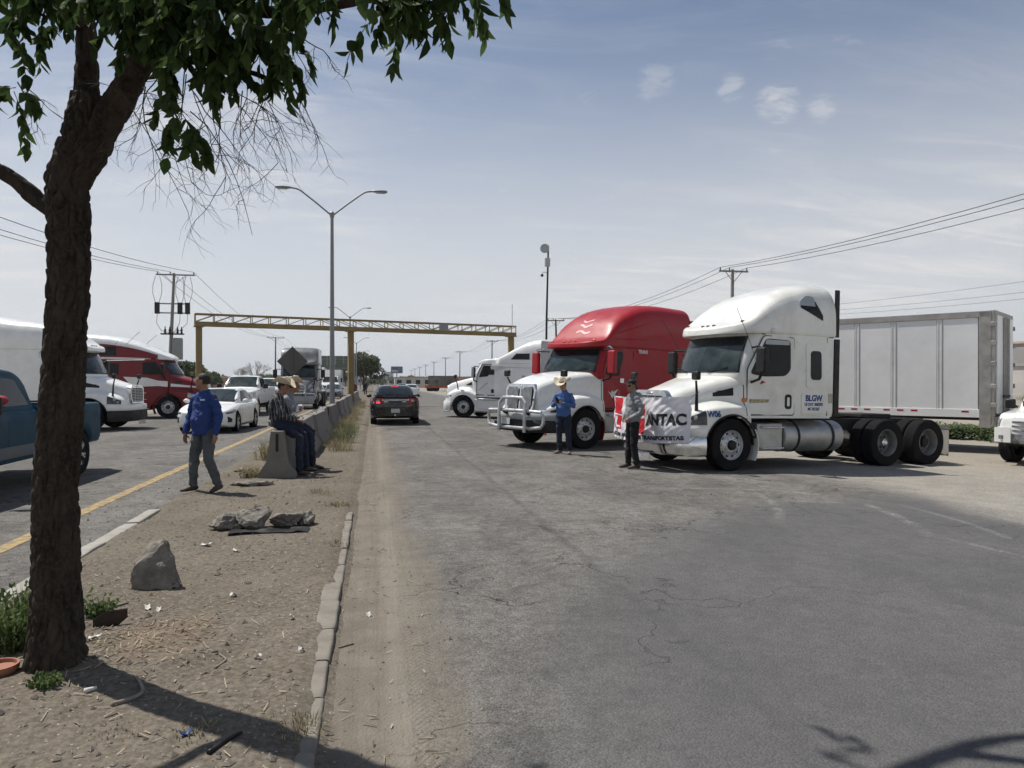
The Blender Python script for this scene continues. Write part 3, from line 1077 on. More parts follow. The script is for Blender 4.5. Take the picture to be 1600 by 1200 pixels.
# slim camera mast with a dish
pc = W(852, 52)
e = empty('camera_mast', (pc.x, pc.y, gz(pc.x)))
MB().tube([(0, 0, -0.1), (0.1, 0, 6.5), (0.22, 0, 11.5)], [0.085, 0.075, 0.06], 10).build('pole', chassis_m, e)
MB().lathe([(0.0, 0.0), (0.16, 0.02), (0.29, 0.08), (0.33, 0.14), (0.31, 0.14), (0.15, 0.07), (0, 0.05)], 16,
           Matrix.Translation((-0.05, -0.12, 11.25)) @ Matrix.Rotation(R(160), 4, 'Z')).build('dish', silver_paint, e)
MB().box((0.12, -0.13, 10.3), (0.36, 0.26, 0.6)).build('equipment_box', silver_paint, e, bevel=0.02)
MB().tube([(0.1, 0, 9.6), (-0.15, -0.05, 9.62), (-0.24, -0.08, 9.5)], 0.025, 6).build('camera_arm', steel_pole, e)
MB().ball((-0.25, -0.08, 9.38), 0.11).build('dome_camera', plastic, e)
MB().box((0.03, 0, 3.2), (0.22, 0.18, 0.08)).build('clamp', steel_pole, e)
tag(e, 'slim dark mast with a small round dish and a camera at its top', 'mast')

# ------------------------------------------------------------------ signs
def sign_material(name, col):
    return simple(name, col, 0.55, 0.3, 0.1, 4, dust=0.25)


ps = W(457, 27)
e = empty('warning_sign', (ps.x, ps.y, 0.04), R(2))
sgn = sign_material('sign_back_grey', (0.085, 0.083, 0.080))
q = 0.55
MB().prism([(0, -q), (q, 0), (0, q), (-q, 0)], lambda p, o: (p[0], o, 2.38 + p[1]), 0.006).build('panel', sgn, e, 0)
MB().box((0.0, -0.018, 2.38), (0.06, 0.03, 1.08)).build('stiffener', sgn, e)
MB().tube([(0.0, 0.04, 0), (0.0, 0.04, 2.6)], 0.03, 8).build('post', steel_pole, e)
tag(e, 'grey back of a diamond-shaped warning sign on a post behind the seated men', 'road sign')

# back of the overhead direction sign on the left carriageway
p0 = W(524, 110)
e = empty('overhead_sign', (p0.x, p0.y, 0), R(0))
gsgn = sign_material('sign_back_green_grey', (0.10, 0.13, 0.095))
for i in range(4):
    MB().box((-1.8 + 1.2 * i, 0, 4.45), (1.18, 0.05, 2.25)).build('panel', gsgn, e)
for zc in (3.75, 5.1):
    MB().bar((-2.9, -0.08, zc), (2.4, -0.08, zc), 0.06, 0.09).build('rail', steel_pole, e)
for x in (-2.85, 2.75):
    MB().tube([(x, 0.1, 0), (x, 0.1, 6.0)], 0.13, 8).build('post', steel_pole, e)
tag(e, 'back of a wide green-grey overhead sign above the oncoming traffic', 'road sign')

for (u, d, w_, h_, zc, col, lab, nm) in ((620, 400, 6.3, 3.5, 8.6, (0.05, 0.08, 0.14), 'blue billboard on a single post far down the road', 'billboard'),
                                        (609, 460, 4.6, 3.4, 6.6, (0.42, 0.45, 0.45), 'pale blank billboard behind the blue one', 'billboard'),
                                        (602, 300, 3.4, 1.0, 4.4, (0.03, 0.13, 0.10), 'green direction sign far down the right carriageway', 'road_sign')):
    p = W(u, d)
    e = empty(nm, (p.x, p.y, gz(p.x) - 0.02))
    MB().box((0, 0, zc), (w_, 0.25, h_)).build('panel', simple('panel_' + lab[:5], col, 0.5, 0, 0.5, 0.7), e)
    if nm == 'billboard':
        MB().box((0, -0.15, zc - h_ / 2 - 0.1), (w_, 0.1, 0.2)).build('ledge', steel_pole, e)
        MB().tube([(0, 0.3, 0), (0, 0.3, zc)], 0.3, 10).build('post', steel_pole, e)
        if 'blue' in lab[:5]:
            MB().box((-0.9, -0.14, zc - 0.7), (3.4, 0.03, 1.0)).build('picture_field', simple('billboard_pale', (0.4, 0.36, 0.38), 0.5, 0, 0.4, 0.8), e)
            MB().box((1.6, -0.14, zc + 0.6), (1.8, 0.03, 0.6)).build('picture_field', simple('billboard_cyan', (0.1, 0.2, 0.3), 0.5, 0, 0.4, 0.8), e)
    else:
        for x in (-w_ / 2 + 0.2, w_ / 2 - 0.2):
            MB().tube([(x, 0.2, 0), (x, 0.2, zc + 0.4)], 0.08, 8).build('post', steel_pole, e)
    tag(e, lab, 'sign')

# ------------------------------------------------------------------ foliage
def leaf_mat(name, c1, c2, trans=0.25):
    m, nt, b = nmat(name)
    t = NT(nt)
    oi = t.N.new('ShaderNodeNewGeometry')
    rnd = oi.outputs['Random Per Island']
    nt.links.new(t.mix(rnd, c1, c2), b.inputs['Base Color'])
    b.inputs['Roughness'].default_value = 0.7
    b.inputs['Specular IOR Level'].default_value = 0.2
    tr = t.N.new('ShaderNodeBsdfTranslucent')
    nt.links.new(t.mix(rnd, tuple(k * 1.2 for k in c1), tuple(k * 1.5 for k in c2)), tr.inputs['Color'])
    mx = t.N.new('ShaderNodeMixShader')
    mx.inputs[0].default_value = trans
    nt.links.new(b.outputs[0], mx.inputs[1])
    nt.links.new(tr.outputs[0], mx.inputs[2])
    nt.links.new(mx.outputs[0], t.N['Material Output'].inputs[0])
    return m


far_green = leaf_mat('far_foliage', (0.035, 0.055, 0.022), (0.085, 0.115, 0.045))
pale_green = leaf_mat('pale_foliage', (0.06, 0.075, 0.035), (0.13, 0.145, 0.07))
weed_green = leaf_mat('weed_foliage', (0.045, 0.075, 0.025), (0.12, 0.16, 0.055))
dry_grass = leaf_mat('dry_grass', (0.16, 0.14, 0.075), (0.32, 0.28, 0.17))
bark_far = simple('far_bark', (0.075, 0.06, 0.048), 0.95, 0, 0.2, 3)
rng = np.random.default_rng(5)


def leaf_cloud(lumps, n, size):
    """n small quads spread through ellipsoid lumps (cx, cy, cz, rx, ry, rz)"""
    mb = MB()
    wts = np.array([l[3] * l[4] * l[5] for l in lumps])
    pick = rng.choice(len(lumps), n, p=wts / wts.sum())
    for k in pick:
        cx, cy, cz, rx, ry, rz = lumps[k]
        v = rng.normal(size=3)
        v /= np.linalg.norm(v)
        r = rng.uniform(0.35, 1.0) ** 0.45
        c = Vector((cx + v[0] * rx * r, cy + v[1] * ry * r, cz + v[2] * rz * r))
        a = Vector(rng.normal(size=3)).normalized()
        b_ = a.orthogonal().normalized()
        s = size * rng.uniform(0.6, 1.4)
        b_ *= s * 0.5
        a *= s
        mb.add([c - a * 0.5, c + b_, c + a * 0.5, c - b_], [(0, 1, 2, 3)])
    return mb


def tree(p, h, rx, label, mat=far_green, n=1800, size=0.35, group=None, trunk_h=None, nl=11, name='tree'):
    z0 = ground_z(p.x, p.y) if not (-2.7 < p.x < -0.3) else 0.03
    e = empty(name, (p.x, p.y, z0))
    th = trunk_h or h * 0.35
    MB().tube([(0, 0, -0.1), (0.05 * h * 0.2, 0, th * 0.5), (0, 0.05, th), (0.1, 0, h * 0.72)], [h * 0.03, h * 0.024, h * 0.02, h * 0.006], 8).build('trunk', bark_far, e)
    for k in range(6):
        a = k * 1.05 + rng.uniform(0, 0.6)
        q = (math.cos(a) * rx * 0.6, math.sin(a) * rx * 0.6, h * rng.uniform(0.55, 0.8))
        MB().tube([(0, 0, th * rng.uniform(0.75, 1)), (q[0] * 0.4, q[1] * 0.4, th + (q[2] - th) * 0.55), q], [h * 0.012, h * 0.008, h * 0.003], 6).build('limb', bark_far, e)
    lumps = []
    for k in range(nl):
        a = rng.uniform(0, 2 * pi)
        r = rx * rng.uniform(0.15, 0.68)
        zz_ = h * rng.uniform(0.42, 0.80)
        s = rx * rng.uniform(0.32, 0.5)
        lumps.append((math.cos(a) * r, math.sin(a) * r, zz_, s, s, s * rng.uniform(0.6, 0.9)))
    lumps.append((0, 0, h * 0.62, rx * 0.55, rx * 0.55, h * 0.26))
    leaf_cloud(lumps, n, size).build('crown', mat, e, 0, fix=False)
    tag(e, label, 'tree', group)
    return e


def bare_tree(p, h, label):
    e = empty('bare_tree', (p.x, p.y, ground_z(p.x, p.y)))
    MB().tube([(0, 0, -0.1), (0, 0, h * 0.3)], [h * 0.03, h * 0.022], 7).build('trunk', bark_far, e)
    mb = MB()

    def grow(a, d, L, r, k):
        b_ = a + d * L
        mb.tube([a, a.lerp(b_, 0.5) + Vector(rng.normal(size=3)) * L * 0.06, b_], [r, r * 0.8, r * 0.6], 4, False)
        if k:
            for _ in range(4 if k > 2 else 3):
                dd = (d + Vector(rng.normal(size=3)) * 0.42 + Vector((0, 0, 0.12))).normalized()
                grow(b_, dd, L * rng.uniform(0.55, 0.8), r * 0.6, k - 1)
    for _ in range(6):
        grow(Vector((0, 0, h * 0.28)), (Vector(rng.normal(size=3)) * 0.5 + Vector((0, 0, 1))).normalized(), h * 0.26, h * 0.014, 3)
    tag(mb.build('branches', simple('twig_grey', (0.20, 0.165, 0.14), 0.9), e, 0, fix=False), kind='stuff')
    tag(e, label, 'tree')


tree(W(568, 128), 7.0, 3.5, 'round green tree on the median beyond the gantry', pale_green, 5200, 0.34, None, 1.2, 16)
tree(W(528, 170), 7.0, 3.0, 'olive tree under the overhead green sign', pale_green, 1500, 0.5)
tree(W(283, 75), 4.3, 1.7, 'dark green tree behind the left gantry column', far_green, 1800, 0.24, 'trees behind the left gantry column', 1.0)
tree(W(312, 84), 4.2, 1.6, 'lighter spreading tree right of the left gantry column', pale_green, 1500, 0.24, 'trees behind the left gantry column', 1.0)
tree(W(332, 150), 3.9, 2.2, 'low dark tree behind the head of the man in blue', far_green, 900, 0.4, None, 1.0)
bare_tree(W(402, 120), 5.6, 'leafless grey tree behind the white pickup')
bare_tree(W(376, 135), 4.6, 'thin leafless tree beside the bushier bare one')
for i in range(26):
    u = [345, 365, 420, 640, 655, 668, 705, 730, 850, 1600, 1640, 352, 440, 470, 500, 540, 580, 590, 612, 625, 560, 390, 410, 330, 300, 250][i]
    d = 240 + (i * 37) % 260
    tree(W(u, d), 3.2 + (i % 4) * 0.8, 3 + (i % 3), 'small hazy tree on the skyline', far_green if i % 3 else pale_green, 260, 0.9, 'trees on the skyline', 1.0, 6)

# far hills to the left
hill_m = dirt_mat('hill_slope', (0.16, 0.15, 0.13), (0.22, 0.20, 0.17), (0.12, 0.12, 0.09), 0.004)


def hills(u0, u1, d, hmax, seed):
    us = lin(u0, u1, 70)

    def f(u, s):
        q = (u - u0) / (u1 - u0)
        env = math.sin(pi * q) ** 0.7
        h = hmax * env * (0.55 + 0.6 * mn.fractal(Vector((u * 0.016, seed, 0)), 1, 2, 5))
        p = W(u, d * (1 + 0.12 * s))
        return (p.x, p.y, max(h, 0) * math.sin(pi * s) * (1 + 0.25 * mn.noise(Vector((u * 0.05, s * 4, seed)))) - 2)
    tag(MB().grid(f, us, lin(0, 1, 12)).build('hills', hill_m, smooth=180), kind='structure')


hills(300, 470, 5200, 105, 3.3)
hills(250, 380, 6400, 75, 8.1)
hills(560, 720, 7000, 42, 5.0)

# ------------------------------------------------------------------ far buildings along the right side and the skyline
bld_m = [simple('render_%d' % i, c, 0.85, 0, 0.1, 0.6) for i, c in enumerate(((0.45, 0.43, 0.40), (0.30, 0.29, 0.28), (0.5, 0.36, 0.28), (0.36, 0.20, 0.14)))]


def building(p, w_, dp, h, mi, label, rz=0.0, win=3, floors=1, cat='building', group=None, z=None):
    e = empty('building', (p.x, p.y, ground_z(p.x, p.y) - 0.03 if z is None else z), rz)
    MB().box((0, 0, h / 2), (w_, dp, h)).build('wall', bld_m[mi], e)
    MB().box((0, 0, h + 0.12), (w_ + 0.3, dp + 0.3, 0.25)).build('roof', bld_m[(mi + 1) % 4], e)
    fh = h / floors
    for fl in range(floors):
        for k in range(win):
            x = -w_ / 2 + w_ * (k + 0.5) / win
            MB().box((x, -dp / 2 - 0.01, fl * fh + fh * 0.58), (w_ / win * 0.5, 0.06, fh * 0.42)).build('window', tint, e)
    MB().box((-w_ / 2 + w_ * 0.12, -dp / 2 - 0.02, 1.0), (0.9, 0.06, 2.0)).build('door', chassis_m, e)
    tag(e, label, cat, group)
    return e


def bspot(u, d, *a, **k):
    return building(W(u, d), *a, **k)


bspot(1594, 88, 9, 8, 5.6, 1, 'grey two-storey house on the rise behind the box trailer', 0.2, 3, 2)
bspot(1606, 70, 5, 4, 2.6, 0, 'white walled shed with a canopy in front of the grey house', 0.15, 1)
for i, (u, d, w_, h, mi) in enumerate(((652, 260, 16, 3.4, 0), (664, 330, 22, 4.2, 2), (640, 420, 24, 4.5, 0), (585, 520, 30, 5, 1), (600, 640, 34, 6, 0),
                                       (700, 300, 18, 4.0, 3), (560, 480, 16, 4, 0), (545, 380, 14, 4.0, 0), (338, 210, 10, 3.0, 3), (300, 240, 14, 3.5, 0),
                                       (830, 300, 20, 4.5, 1), (440, 330, 22, 4.5, 0), (512, 300, 16, 5.0, 0), (380, 260, 30, 2.2, 3))):
    p = W(u, d)
    bspot(u, d, w_, 9, h, mi, 'low distant building on the hazy skyline', 0, 5, 1, group='buildings on the skyline')

# parked orange-based stake trailer down the right side
p = W(690, 150)
e = empty('stake_trailer', (p.x, p.y, gz(p.x)), R(8))
rust = simple('faded_orange_paint', (0.36, 0.075, 0.025), 0.6, 0, 0.25, 2)
greys = simple('grey_boards', (0.11, 0.10, 0.095), 0.8, 0, 0.25, 1)
MB().box((0, 0, 0.95), (7.4, 2.4, 0.5)).build('deck', rust, e)
for i in range(6):
    MB().box((0, -1.2, 1.32 + i * 0.34), (6.0, 0.05, 0.29)).build('board', greys, e)
for i in range(8):
    MB().box((-2.95 + i * 0.84, -1.25, 2.2), (0.09, 0.05, 2.0)).build('stake', greys, e)
MB().box((4.4, 0, 1.5), (2.0, 2.3, 1.6)).build('crate', rust, e)
for x in (-2.4, -1.2, 2.6):
    for s in (-1, 1):
        MB().lathe([(0, -0.14), (0.42, -0.14), (0.5, -0.1), (0.5, 0.1), (0.42, 0.14), (0, 0.14)], 16, Matrix.Translation((x, s * 1.0, 0.5))).build('tyre', tyre_rub, e)
tag(e, 'parked grey stake trailer with an orange chassis beside the right carriageway', 'trailer')
# ------------------------------------------------------------------ wheels
WH = {}


def wheel_meshes():
    n = 44

    def tyre(r, w, rim, ribs=4):
        h = w / 2
        p = [(rim, -h * 0.84), (rim + 0.02, -h * 0.95), (rim + (r - rim) * 0.45, -h * 1.03), (r * 0.955, -h * 0.98), (r * 0.985, -h * 0.86)]
        for k in range(ribs):
            y = -h * 0.8 + 1.6 * h * (k + 0.5) / ribs
            g = w * 0.018
            hw = 0.8 * h / ribs
            p += [(r - 0.001, y - hw + g), (r, y), (r - 0.001, y + hw - g)]
            if k < ribs - 1:
                p += [(r - 0.012, y + hw - g * 0.6), (r - 0.012, y + hw + g * 0.6)]
        p += [(r * 0.985, h * 0.86), (r * 0.955, h * 0.98), (rim + (r - rim) * 0.45, h * 1.03), (rim + 0.02, h * 0.95), (rim, h * 0.84)]
        return p
    WH['t_tyre'] = MB().lathe(tyre(0.512, 0.275, 0.288, 5), n, cap=False).mesh('tyre', tyre_rub, 25)
    WH['t_rim'] = MB().lathe([(0.29, 0.10), (0.297, 0.118), (0.288, 0.128), (0.276, 0.118), (0.268, 0.078), (0.245, 0.062), (0.20, 0.074), (0.172, 0.104),
                              (0.12, 0.112), (0.0, 0.112)], 40, cap=False).mesh('rim', alu, 40)
    m = MB()
    for k in range(10):
        a = 2 * pi * k / 10
        m.lathe([(0.031, 0), (0.031, 0.006), (0, 0.0062)], 10, Matrix.Translation((0.222 * math.cos(a), 0.0645, 0.222 * math.sin(a))))
    WH['t_holes'] = m.mesh('hand_holes', rubber, 0)
    m = MB()
    for k in range(10):
        a = 2 * pi * (k + 0.5) / 10
        m.lathe([(0.016, 0), (0.016, 0.03), (0.008, 0.036), (0, 0.036)], 6, Matrix.Translation((0.142 * math.cos(a), 0.1, 0.142 * math.sin(a))))
    WH['t_nuts'] = m.mesh('wheel_nuts', chrome, 0)
    WH['t_hub'] = MB().lathe([(0.0, -0.1), (0.13, -0.1), (0.13, 0.09), (0.098, 0.115), (0.092, 0.160), (0.07, 0.172), (0, 0.174)], 20).mesh('wheel', chassis_m, 30)
    WH['d_rim'] = MB().lathe([(0.292, 0.27), (0.298, 0.290), (0.288, 0.300), (0.276, 0.285), (0.268, 0.10), (0.24, 0.070), (0.165, 0.065), (0.0, 0.065)], 40, cap=False).mesh('rim', simple('grey_steel_rim', (0.22, 0.22, 0.215), 0.5, 0.3, 0.25, 6, dust=0.4, dustcol=(0.14, 0.12, 0.10)), 40)
    m = MB()
    for k in range(10):
        a = 2 * pi * k / 10
        m.lathe([(0.028, 0), (0.028, 0.006), (0, 0.0062)], 10, Matrix.Translation((0.205 * math.cos(a), 0.068, 0.205 * math.sin(a))))
    WH['d_holes'] = m.mesh('hand_holes', rubber, 0)
    WH['d_hub'] = MB().lathe([(0, -0.2), (0.14, -0.2), (0.14, 0.06), (0.135, 0.12), (0.10, 0.15), (0.095, 0.22), (0.0, 0.235)], 20).mesh('wheel', chassis_m, 30)
    WH['d_hubc'] = MB().lathe([(0, -0.2), (0.14, -0.2), (0.14, 0.06), (0.135, 0.12), (0.10, 0.16), (0.085, 0.23), (0.04, 0.26), (0.0, 0.262)], 20).mesh('wheel', chrome, 30)
    # cars
    WH['c_tyre'] = MB().lathe(tyre(0.325, 0.215, 0.215, 4), 36, cap=False).mesh('tyre', tyre_rub, 25)
    m = MB().lathe([(0.218, 0.08), (0.222, 0.095), (0.212, 0.100), (0.203, 0.09), (0.198, 0.02), (0, 0.015)], 32, cap=False)
    WH['c_rimback'] = m.mesh('rim', simple('dark_rim', (0.05, 0.05, 0.052), 0.4, 0.6), 40)
    m = MB()
    for k in range(5):
        a = 2 * pi * k / 5
        for s in (-0.16, 0.16):
            m.bar((0.04 * math.cos(a), 0.075, 0.04 * math.sin(a)), (0.205 * math.cos(a + s), 0.085, 0.205 * math.sin(a + s)), 0.03, 0.026, (0, 1, 0))
    m.lathe([(0.058, 0.05), (0.058, 0.09), (0.03, 0.098), (0, 0.098)], 16)
    WH['c_spokes'] = m.mesh('spokes', alu, 30)
    WH['c_hub'] = MB().lathe([(0, -0.1), (0.09, -0.1), (0.09, 0.03), (0, 0.03)], 16).mesh('wheel', chassis_m, 30)
    WH['p_tyre'] = MB().lathe(tyre(0.39, 0.265, 0.225, 4), 40, cap=False).mesh('tyre', tyre_rub, 25)


wheel_meshes()


def truck_wheel(par, x, y, s, dual=False, steer=0.0, shiny=False):
    w = inst('wheel', WH['d_hubc' if shiny else 'd_hub'] if dual else WH['t_hub'], par, (x, y, 0.512), (0, 0, (0 if s > 0 else pi) + steer))
    if dual:
        inst('tyre', WH['t_tyre'], w, (0, 0.165, 0), (0, 0.3, 0))
        inst('tyre', WH['t_tyre'], w, (0, -0.165, 0))
        inst('rim', WH['d_rim'], w)
        inst('hand_holes', WH['d_holes'], w)
    else:
        inst('tyre', WH['t_tyre'], w)
        inst('rim', WH['t_rim'], w)
        inst('hand_holes', WH['t_holes'], w)
        inst('wheel_nuts', WH['t_nuts'], w)
    return w


def car_wheel(par, x, y, s, r=0.325, kind='c', steer=0.0):
    base = 0.39 if kind == 'p' else 0.325
    k = r / base
    w = inst('wheel', WH['c_hub'], par, (x, y, r), (0, 0, (0 if s > 0 else pi) + steer), (k, k, k))
    inst('tyre', WH[kind + '_tyre'], w)
    q = 1.05 if kind == 'p' else 1
    inst('rim', WH['c_rimback'], w, (0, 0.02 if kind == 'p' else 0, 0), (0, 0, 0), (q, 1, q))
    inst('spokes', WH['c_spokes'], w, (0, 0.02 if kind == 'p' else 0, 0), (0, 0.3, 0), (q, 1, q))


# ------------------------------------------------------------------ lofted shells
def ring_of(x, hp):
    return [(x, y, z) for y, z in hp] + [(x, -y, z) for y, z in hp[-2:0:-1]]


def shell(xs, half):
    return MB().rings([ring_of(x, half(x)) for x in xs])


def surf_y(hp, z):
    best = 0.0
    for (y0, z0), (y1, z1) in zip(hp[:-1], hp[1:]):
        if abs(z1 - z0) > 1e-6 and min(z0, z1) <= z <= max(z0, z1):
            best = max(best, y0 + (y1 - y0) * (z - z0) / (z1 - z0))
    return best


def arch(x, cx, r, zc):
    d = abs(x - cx)
    return zc + math.sqrt(r * r - d * d) if d < r else -9


class Tractor:
    def __init__(s, name, label, P, group=None):
        s.P = P
        s.e = empty(name)
        tag(s.e, label, 'truck', group)
        s.tabs = {k: pchip(v) for k, v in P.items() if isinstance(v, list) and v and isinstance(v[0], tuple) and len(v[0]) == 2 and k.isupper()}
        s.hood()
        s.cab()
        s.roof()
        s.chassis()

    def hood_half(s, x):
        T = s.tabs
        zl = max(T['ZB'](x), arch(x, 0, 0.60, 0.50))
        wo, wh, zf, zt = T['WO'](x), T['WH'](x), T['ZF'](x), T['ZT'](x)
        zf = max(zf, zl + 0.06)
        zs = min(max(zl + 0.10, zf - 0.3), zf - 0.03)
        pts = [(0, zl), (wo * 0.985, zl), (wo, zs), (wo - 0.035, zf - 0.02), (max(wo - 0.16, wh + 0.02), zf + 0.035), (wh + 0.012, zf + 0.11), (wh, zt - 0.20),
               (wh - 0.10, zt - 0.025), (wh * 0.45, zt + 0.015), (0, zt + 0.03)]
        return fillet(pts, [0, 0.01, 0.06, 0.06, 0.08, 0.08, 0.12, 0.12, 0.2, 0], 4)

    def hood(s):
        P = s.P
        xf, xc = P['hood_x']
        xs = sorted(set(lin(xc, xf, 40) + lin(-0.6, 0.6, 49) + [0.5999, -0.5999, xf - 0.02, xf - 0.05]))
        xs = [x for x in xs if xc <= x <= xf]
        shell(xs, s.hood_half).build('hood', P['hood_mat'], s.e, 40)
        for sg in (-1, 1):                       # lip of the wheel arch
            pts = []
            for a in lin(R(8), R(172), 22):
                x = 0.607 * math.cos(a)
                z = 0.50 + 0.607 * math.sin(a)
                hp = s.hood_half(x)
                pts.append((x, sg * (surf_y(hp, z + 0.03) + 0.004), z))
            MB().tube(pts, 0.018, 6).build('arch_lip', P.get('lip_mat', plastic), s.e)
            # inner wheel well
            ring = [[(0.598 * math.cos(a), sg * yy, 0.50 + 0.598 * math.sin(a)) for a in lin(0, pi, 15)] for yy in (0.55, 1.12)]
            MB().rings(ring, False, False).build('wheel_well', chassis_m, s.e)

    def hood_patch(s, name, mat, x0, x1, zlo, zhi, off=0.008, sides=(1, -1), n=10, nz=6, th=0.012, par=None):
        out = []
        for sg in sides:
            def f(x, q, o):
                z = zlo(x) + (zhi(x) - zlo(x)) * q
                return (x, sg * (surf_y(s.hood_half(x), z) + off - th + o), z)
            out.append(MB().slab(f, lin(x0, x1, n), lin(0, 1, nz), th).build(name, mat, par or s.e, 50))
        return out

    # cab: a stack of rounded outlines
    def w(s, x):
        return s.tabs['W'](x)

    def front_x(s, y, z):
        P = s.P
        xs = s.tabs['XF'](z)
        w = s.w(xs)
        r = P.get('cab_r', 0.16)
        a = abs(y)
        x = xs + P.get('bow', 0.2) * (1 - (a / w) ** 2) + 0.0
        if a > w - r:
            q = min((a - (w - r)) / r, 1)
            x -= r * (1 - math.sqrt(max(1 - q * q, 0)))
        return x

    def cab(s):
        P = s.P
        z0, z1 = P['cab_z']
        xr = P['cab_xr']
        rings = []
        fr = [-1, -0.995, -0.98, -0.955, -0.92, -0.86, -0.75, -0.5, -0.25, 0, 0.25, 0.5, 0.75, 0.86, 0.92, 0.955, 0.98, 0.995, 1]
        zs = lin(z0, z1, 22)
        for z in zs:
            xs = s.tabs['XF'](z)
            wf = s.w(xs)
            ins = 0.02 if z in (zs[0],) else 0
            tum = P.get('tumble', 0.03) * max(0, (z - 1.9)) / 0.8
            ring = [(s.front_x(k * wf, z), k * (wf - ins - tum), z) for k in fr]
            xa = xs - P.get('cab_r', 0.16) - 0.02
            sd = [(x, s.w(x) - ins - tum, z) for x in lin(xa, xr + 0.06, 8)]
            bk = [(xr + 0.02, s.w(xr) - ins - tum - 0.015, z), (xr, s.w(xr) - ins - tum - 0.06, z)]
            ring = ring + sd + bk + [(x, -y, z) for x, y, z in bk[::-1]] + [(x, -y, z) for x, y, z in sd[::-1]]
            rings.append(ring)
        MB().rings(rings).build('cab', P['cab_mat'], s.e, 35)
        # windscreen with its rubber surround
        za, zb, ww = P['shield']

        def fs(y, z, o, k=1.0):
            wl_ = s.w(s.tabs['XF'](z))
            yy = y * ww * (1 - 0.07 * (z - za) / (zb - za)) * k
            return (s.front_x(yy, z) + o, yy, z)
        MB().slab(lambda y, z, o: fs(y, z, o, 1.028), lin(-1, 1, 25), lin(za - 0.035, zb + 0.03, 6), 0.007).build('windscreen_seal', rubber, s.e, 60)
        sc = MB().slab(lambda y, z, o: fs(y, z, o + 0.002), lin(-1, 1, 25), lin(za, zb, 8), 0.010).build('windscreen', P.get('shield_mat', shield), s.e, 60)
        if P.get('split', True):
            MB().slab(lambda y, z, o: fs(y, z, o + 0.009), lin(-0.012, 0.012, 3), lin(za, zb, 8), 0.006).build('centre_strip', rubber, sc)
        if P.get('band', True):
            MB().slab(lambda y, z, o: fs(y, z, o + 0.010), lin(-0.985, 0.985, 25), lin(zb - 0.17, zb, 4), 0.003).build('sun_band', tint, sc, 60)
        for sg in (-1, 1):
            y0 = sg * 0.25
            a = fs((y0 + sg * 0.10) / ww, za - 0.03, 0.02)
            b_ = fs((y0 + sg * 0.55) / ww, za + 0.07, 0.025)
            MB().bar(a, b_, 0.02, 0.02).build('wiper', plastic, s.e)

    def side(s, name, poly, mat, th=0.01, rad=0.05, sides=(1, -1), par=None, off=0.0, n=5):
        out = []
        pg = fillet(poly, rad, n, True)
        for i, sg in enumerate(sides):
            def f(p, o):
                tum = s.P.get('tumble', 0.03) * max(0, (p[1] - 1.9)) / 0.8
                return (p[0], sg * (s.w(p[0]) - tum - 0.004 + off + o), p[1])
            out.append(MB().prism(pg, f, th + 0.004).build(name, mat, par[i] if isinstance(par, list) else (par or s.e), 30))
        return out

    def roof_half(s, x):
        T = s.tabs
        w, z1 = T['RW'](x), T['RZ'](x)
        z0 = s.P['roof_z0']
        if 'RZ0' in T:
            z0 = T['RZ0'](x)
        h = z1 - z0
        k = s.P.get('roof_k', 0.55)
        pts = [(0, z0), (w - 0.02, z0), (w, z0 + min(0.04, h * 0.3)), (w - 0.015, z1 - h * k * 0.62), (w - h * k * 0.42, z1 - 0.02 * h), (0, z1)]
        return fillet(pts, [0, 0.02, 0.03, h * 0.5, h * 0.5, 0], 6)

    def roof(s):
        P = s.P
        xs = lin(P['roof_x'][0], P['roof_x'][1], 46)
        d = abs(xs[1] - xs[0])
        sg = -1 if xs[1] < xs[0] else 1
        xs = [xs[0], xs[0] + sg * d * 0.25, xs[0] + sg * d * 0.5] + xs[1:]
        s.roof_obj = shell(xs, s.roof_half).build('roof', P['roof_mat'], s.e, 40)

    def roof_patch(s, name, mat, x0, x1, zlo, zhi, sides=(1, -1), n=8, nz=5, th=0.01, par=None):
        for sg in sides:
            def f(x, q, o):
                z = zlo(x) + (zhi(x) - zlo(x)) * q
                return (x, sg * (surf_y(s.roof_half(x), z) + o - 0.002), z)
            MB().slab(f, lin(x0, x1, n), lin(0, 1, nz), th).build(name, mat, par or s.e, 50)

    def chassis(s):
        P = s.P
        e = s.e
        r1, r2 = P['axles']
        xe = r2 - 0.75
        xr = P['cab_xr']
        for sg in (-1, 1):
            MB().box(((0.9 + xe) / 2, sg * 0.43, 0.88), (0.9 - xe, 0.09, 0.26)).build('frame_rail', chassis_m, e, bevel=0.008)
        MB().box((0.0, 0, 0.82), (1.7, 0.76, 0.60)).build('engine', chassis_m, e, bevel=0.05)
        MB().tube([(0, -0.95, 0.47), (0, -0.6, 0.44), (0, 0.6, 0.44), (0, 0.95, 0.47)], 0.06, 8).build('front_axle', chassis_m, e)
        MB().box((-1.2, 0, 0.78), (0.9, 0.72, 0.55)).build('gearbox', chassis_m, e, bevel=0.06)
        for x in (r1, r2):
            MB().tube([(x, -0.95, 0.512), (x, -0.2, 0.512), (x, 0, 0.53), (x, 0.2, 0.512), (x, 0.95, 0.512)], [0.09, 0.10, 0.2, 0.10, 0.09], 10).build('drive_axle', chassis_m, e)
        st = P.get('steer', 0.0)
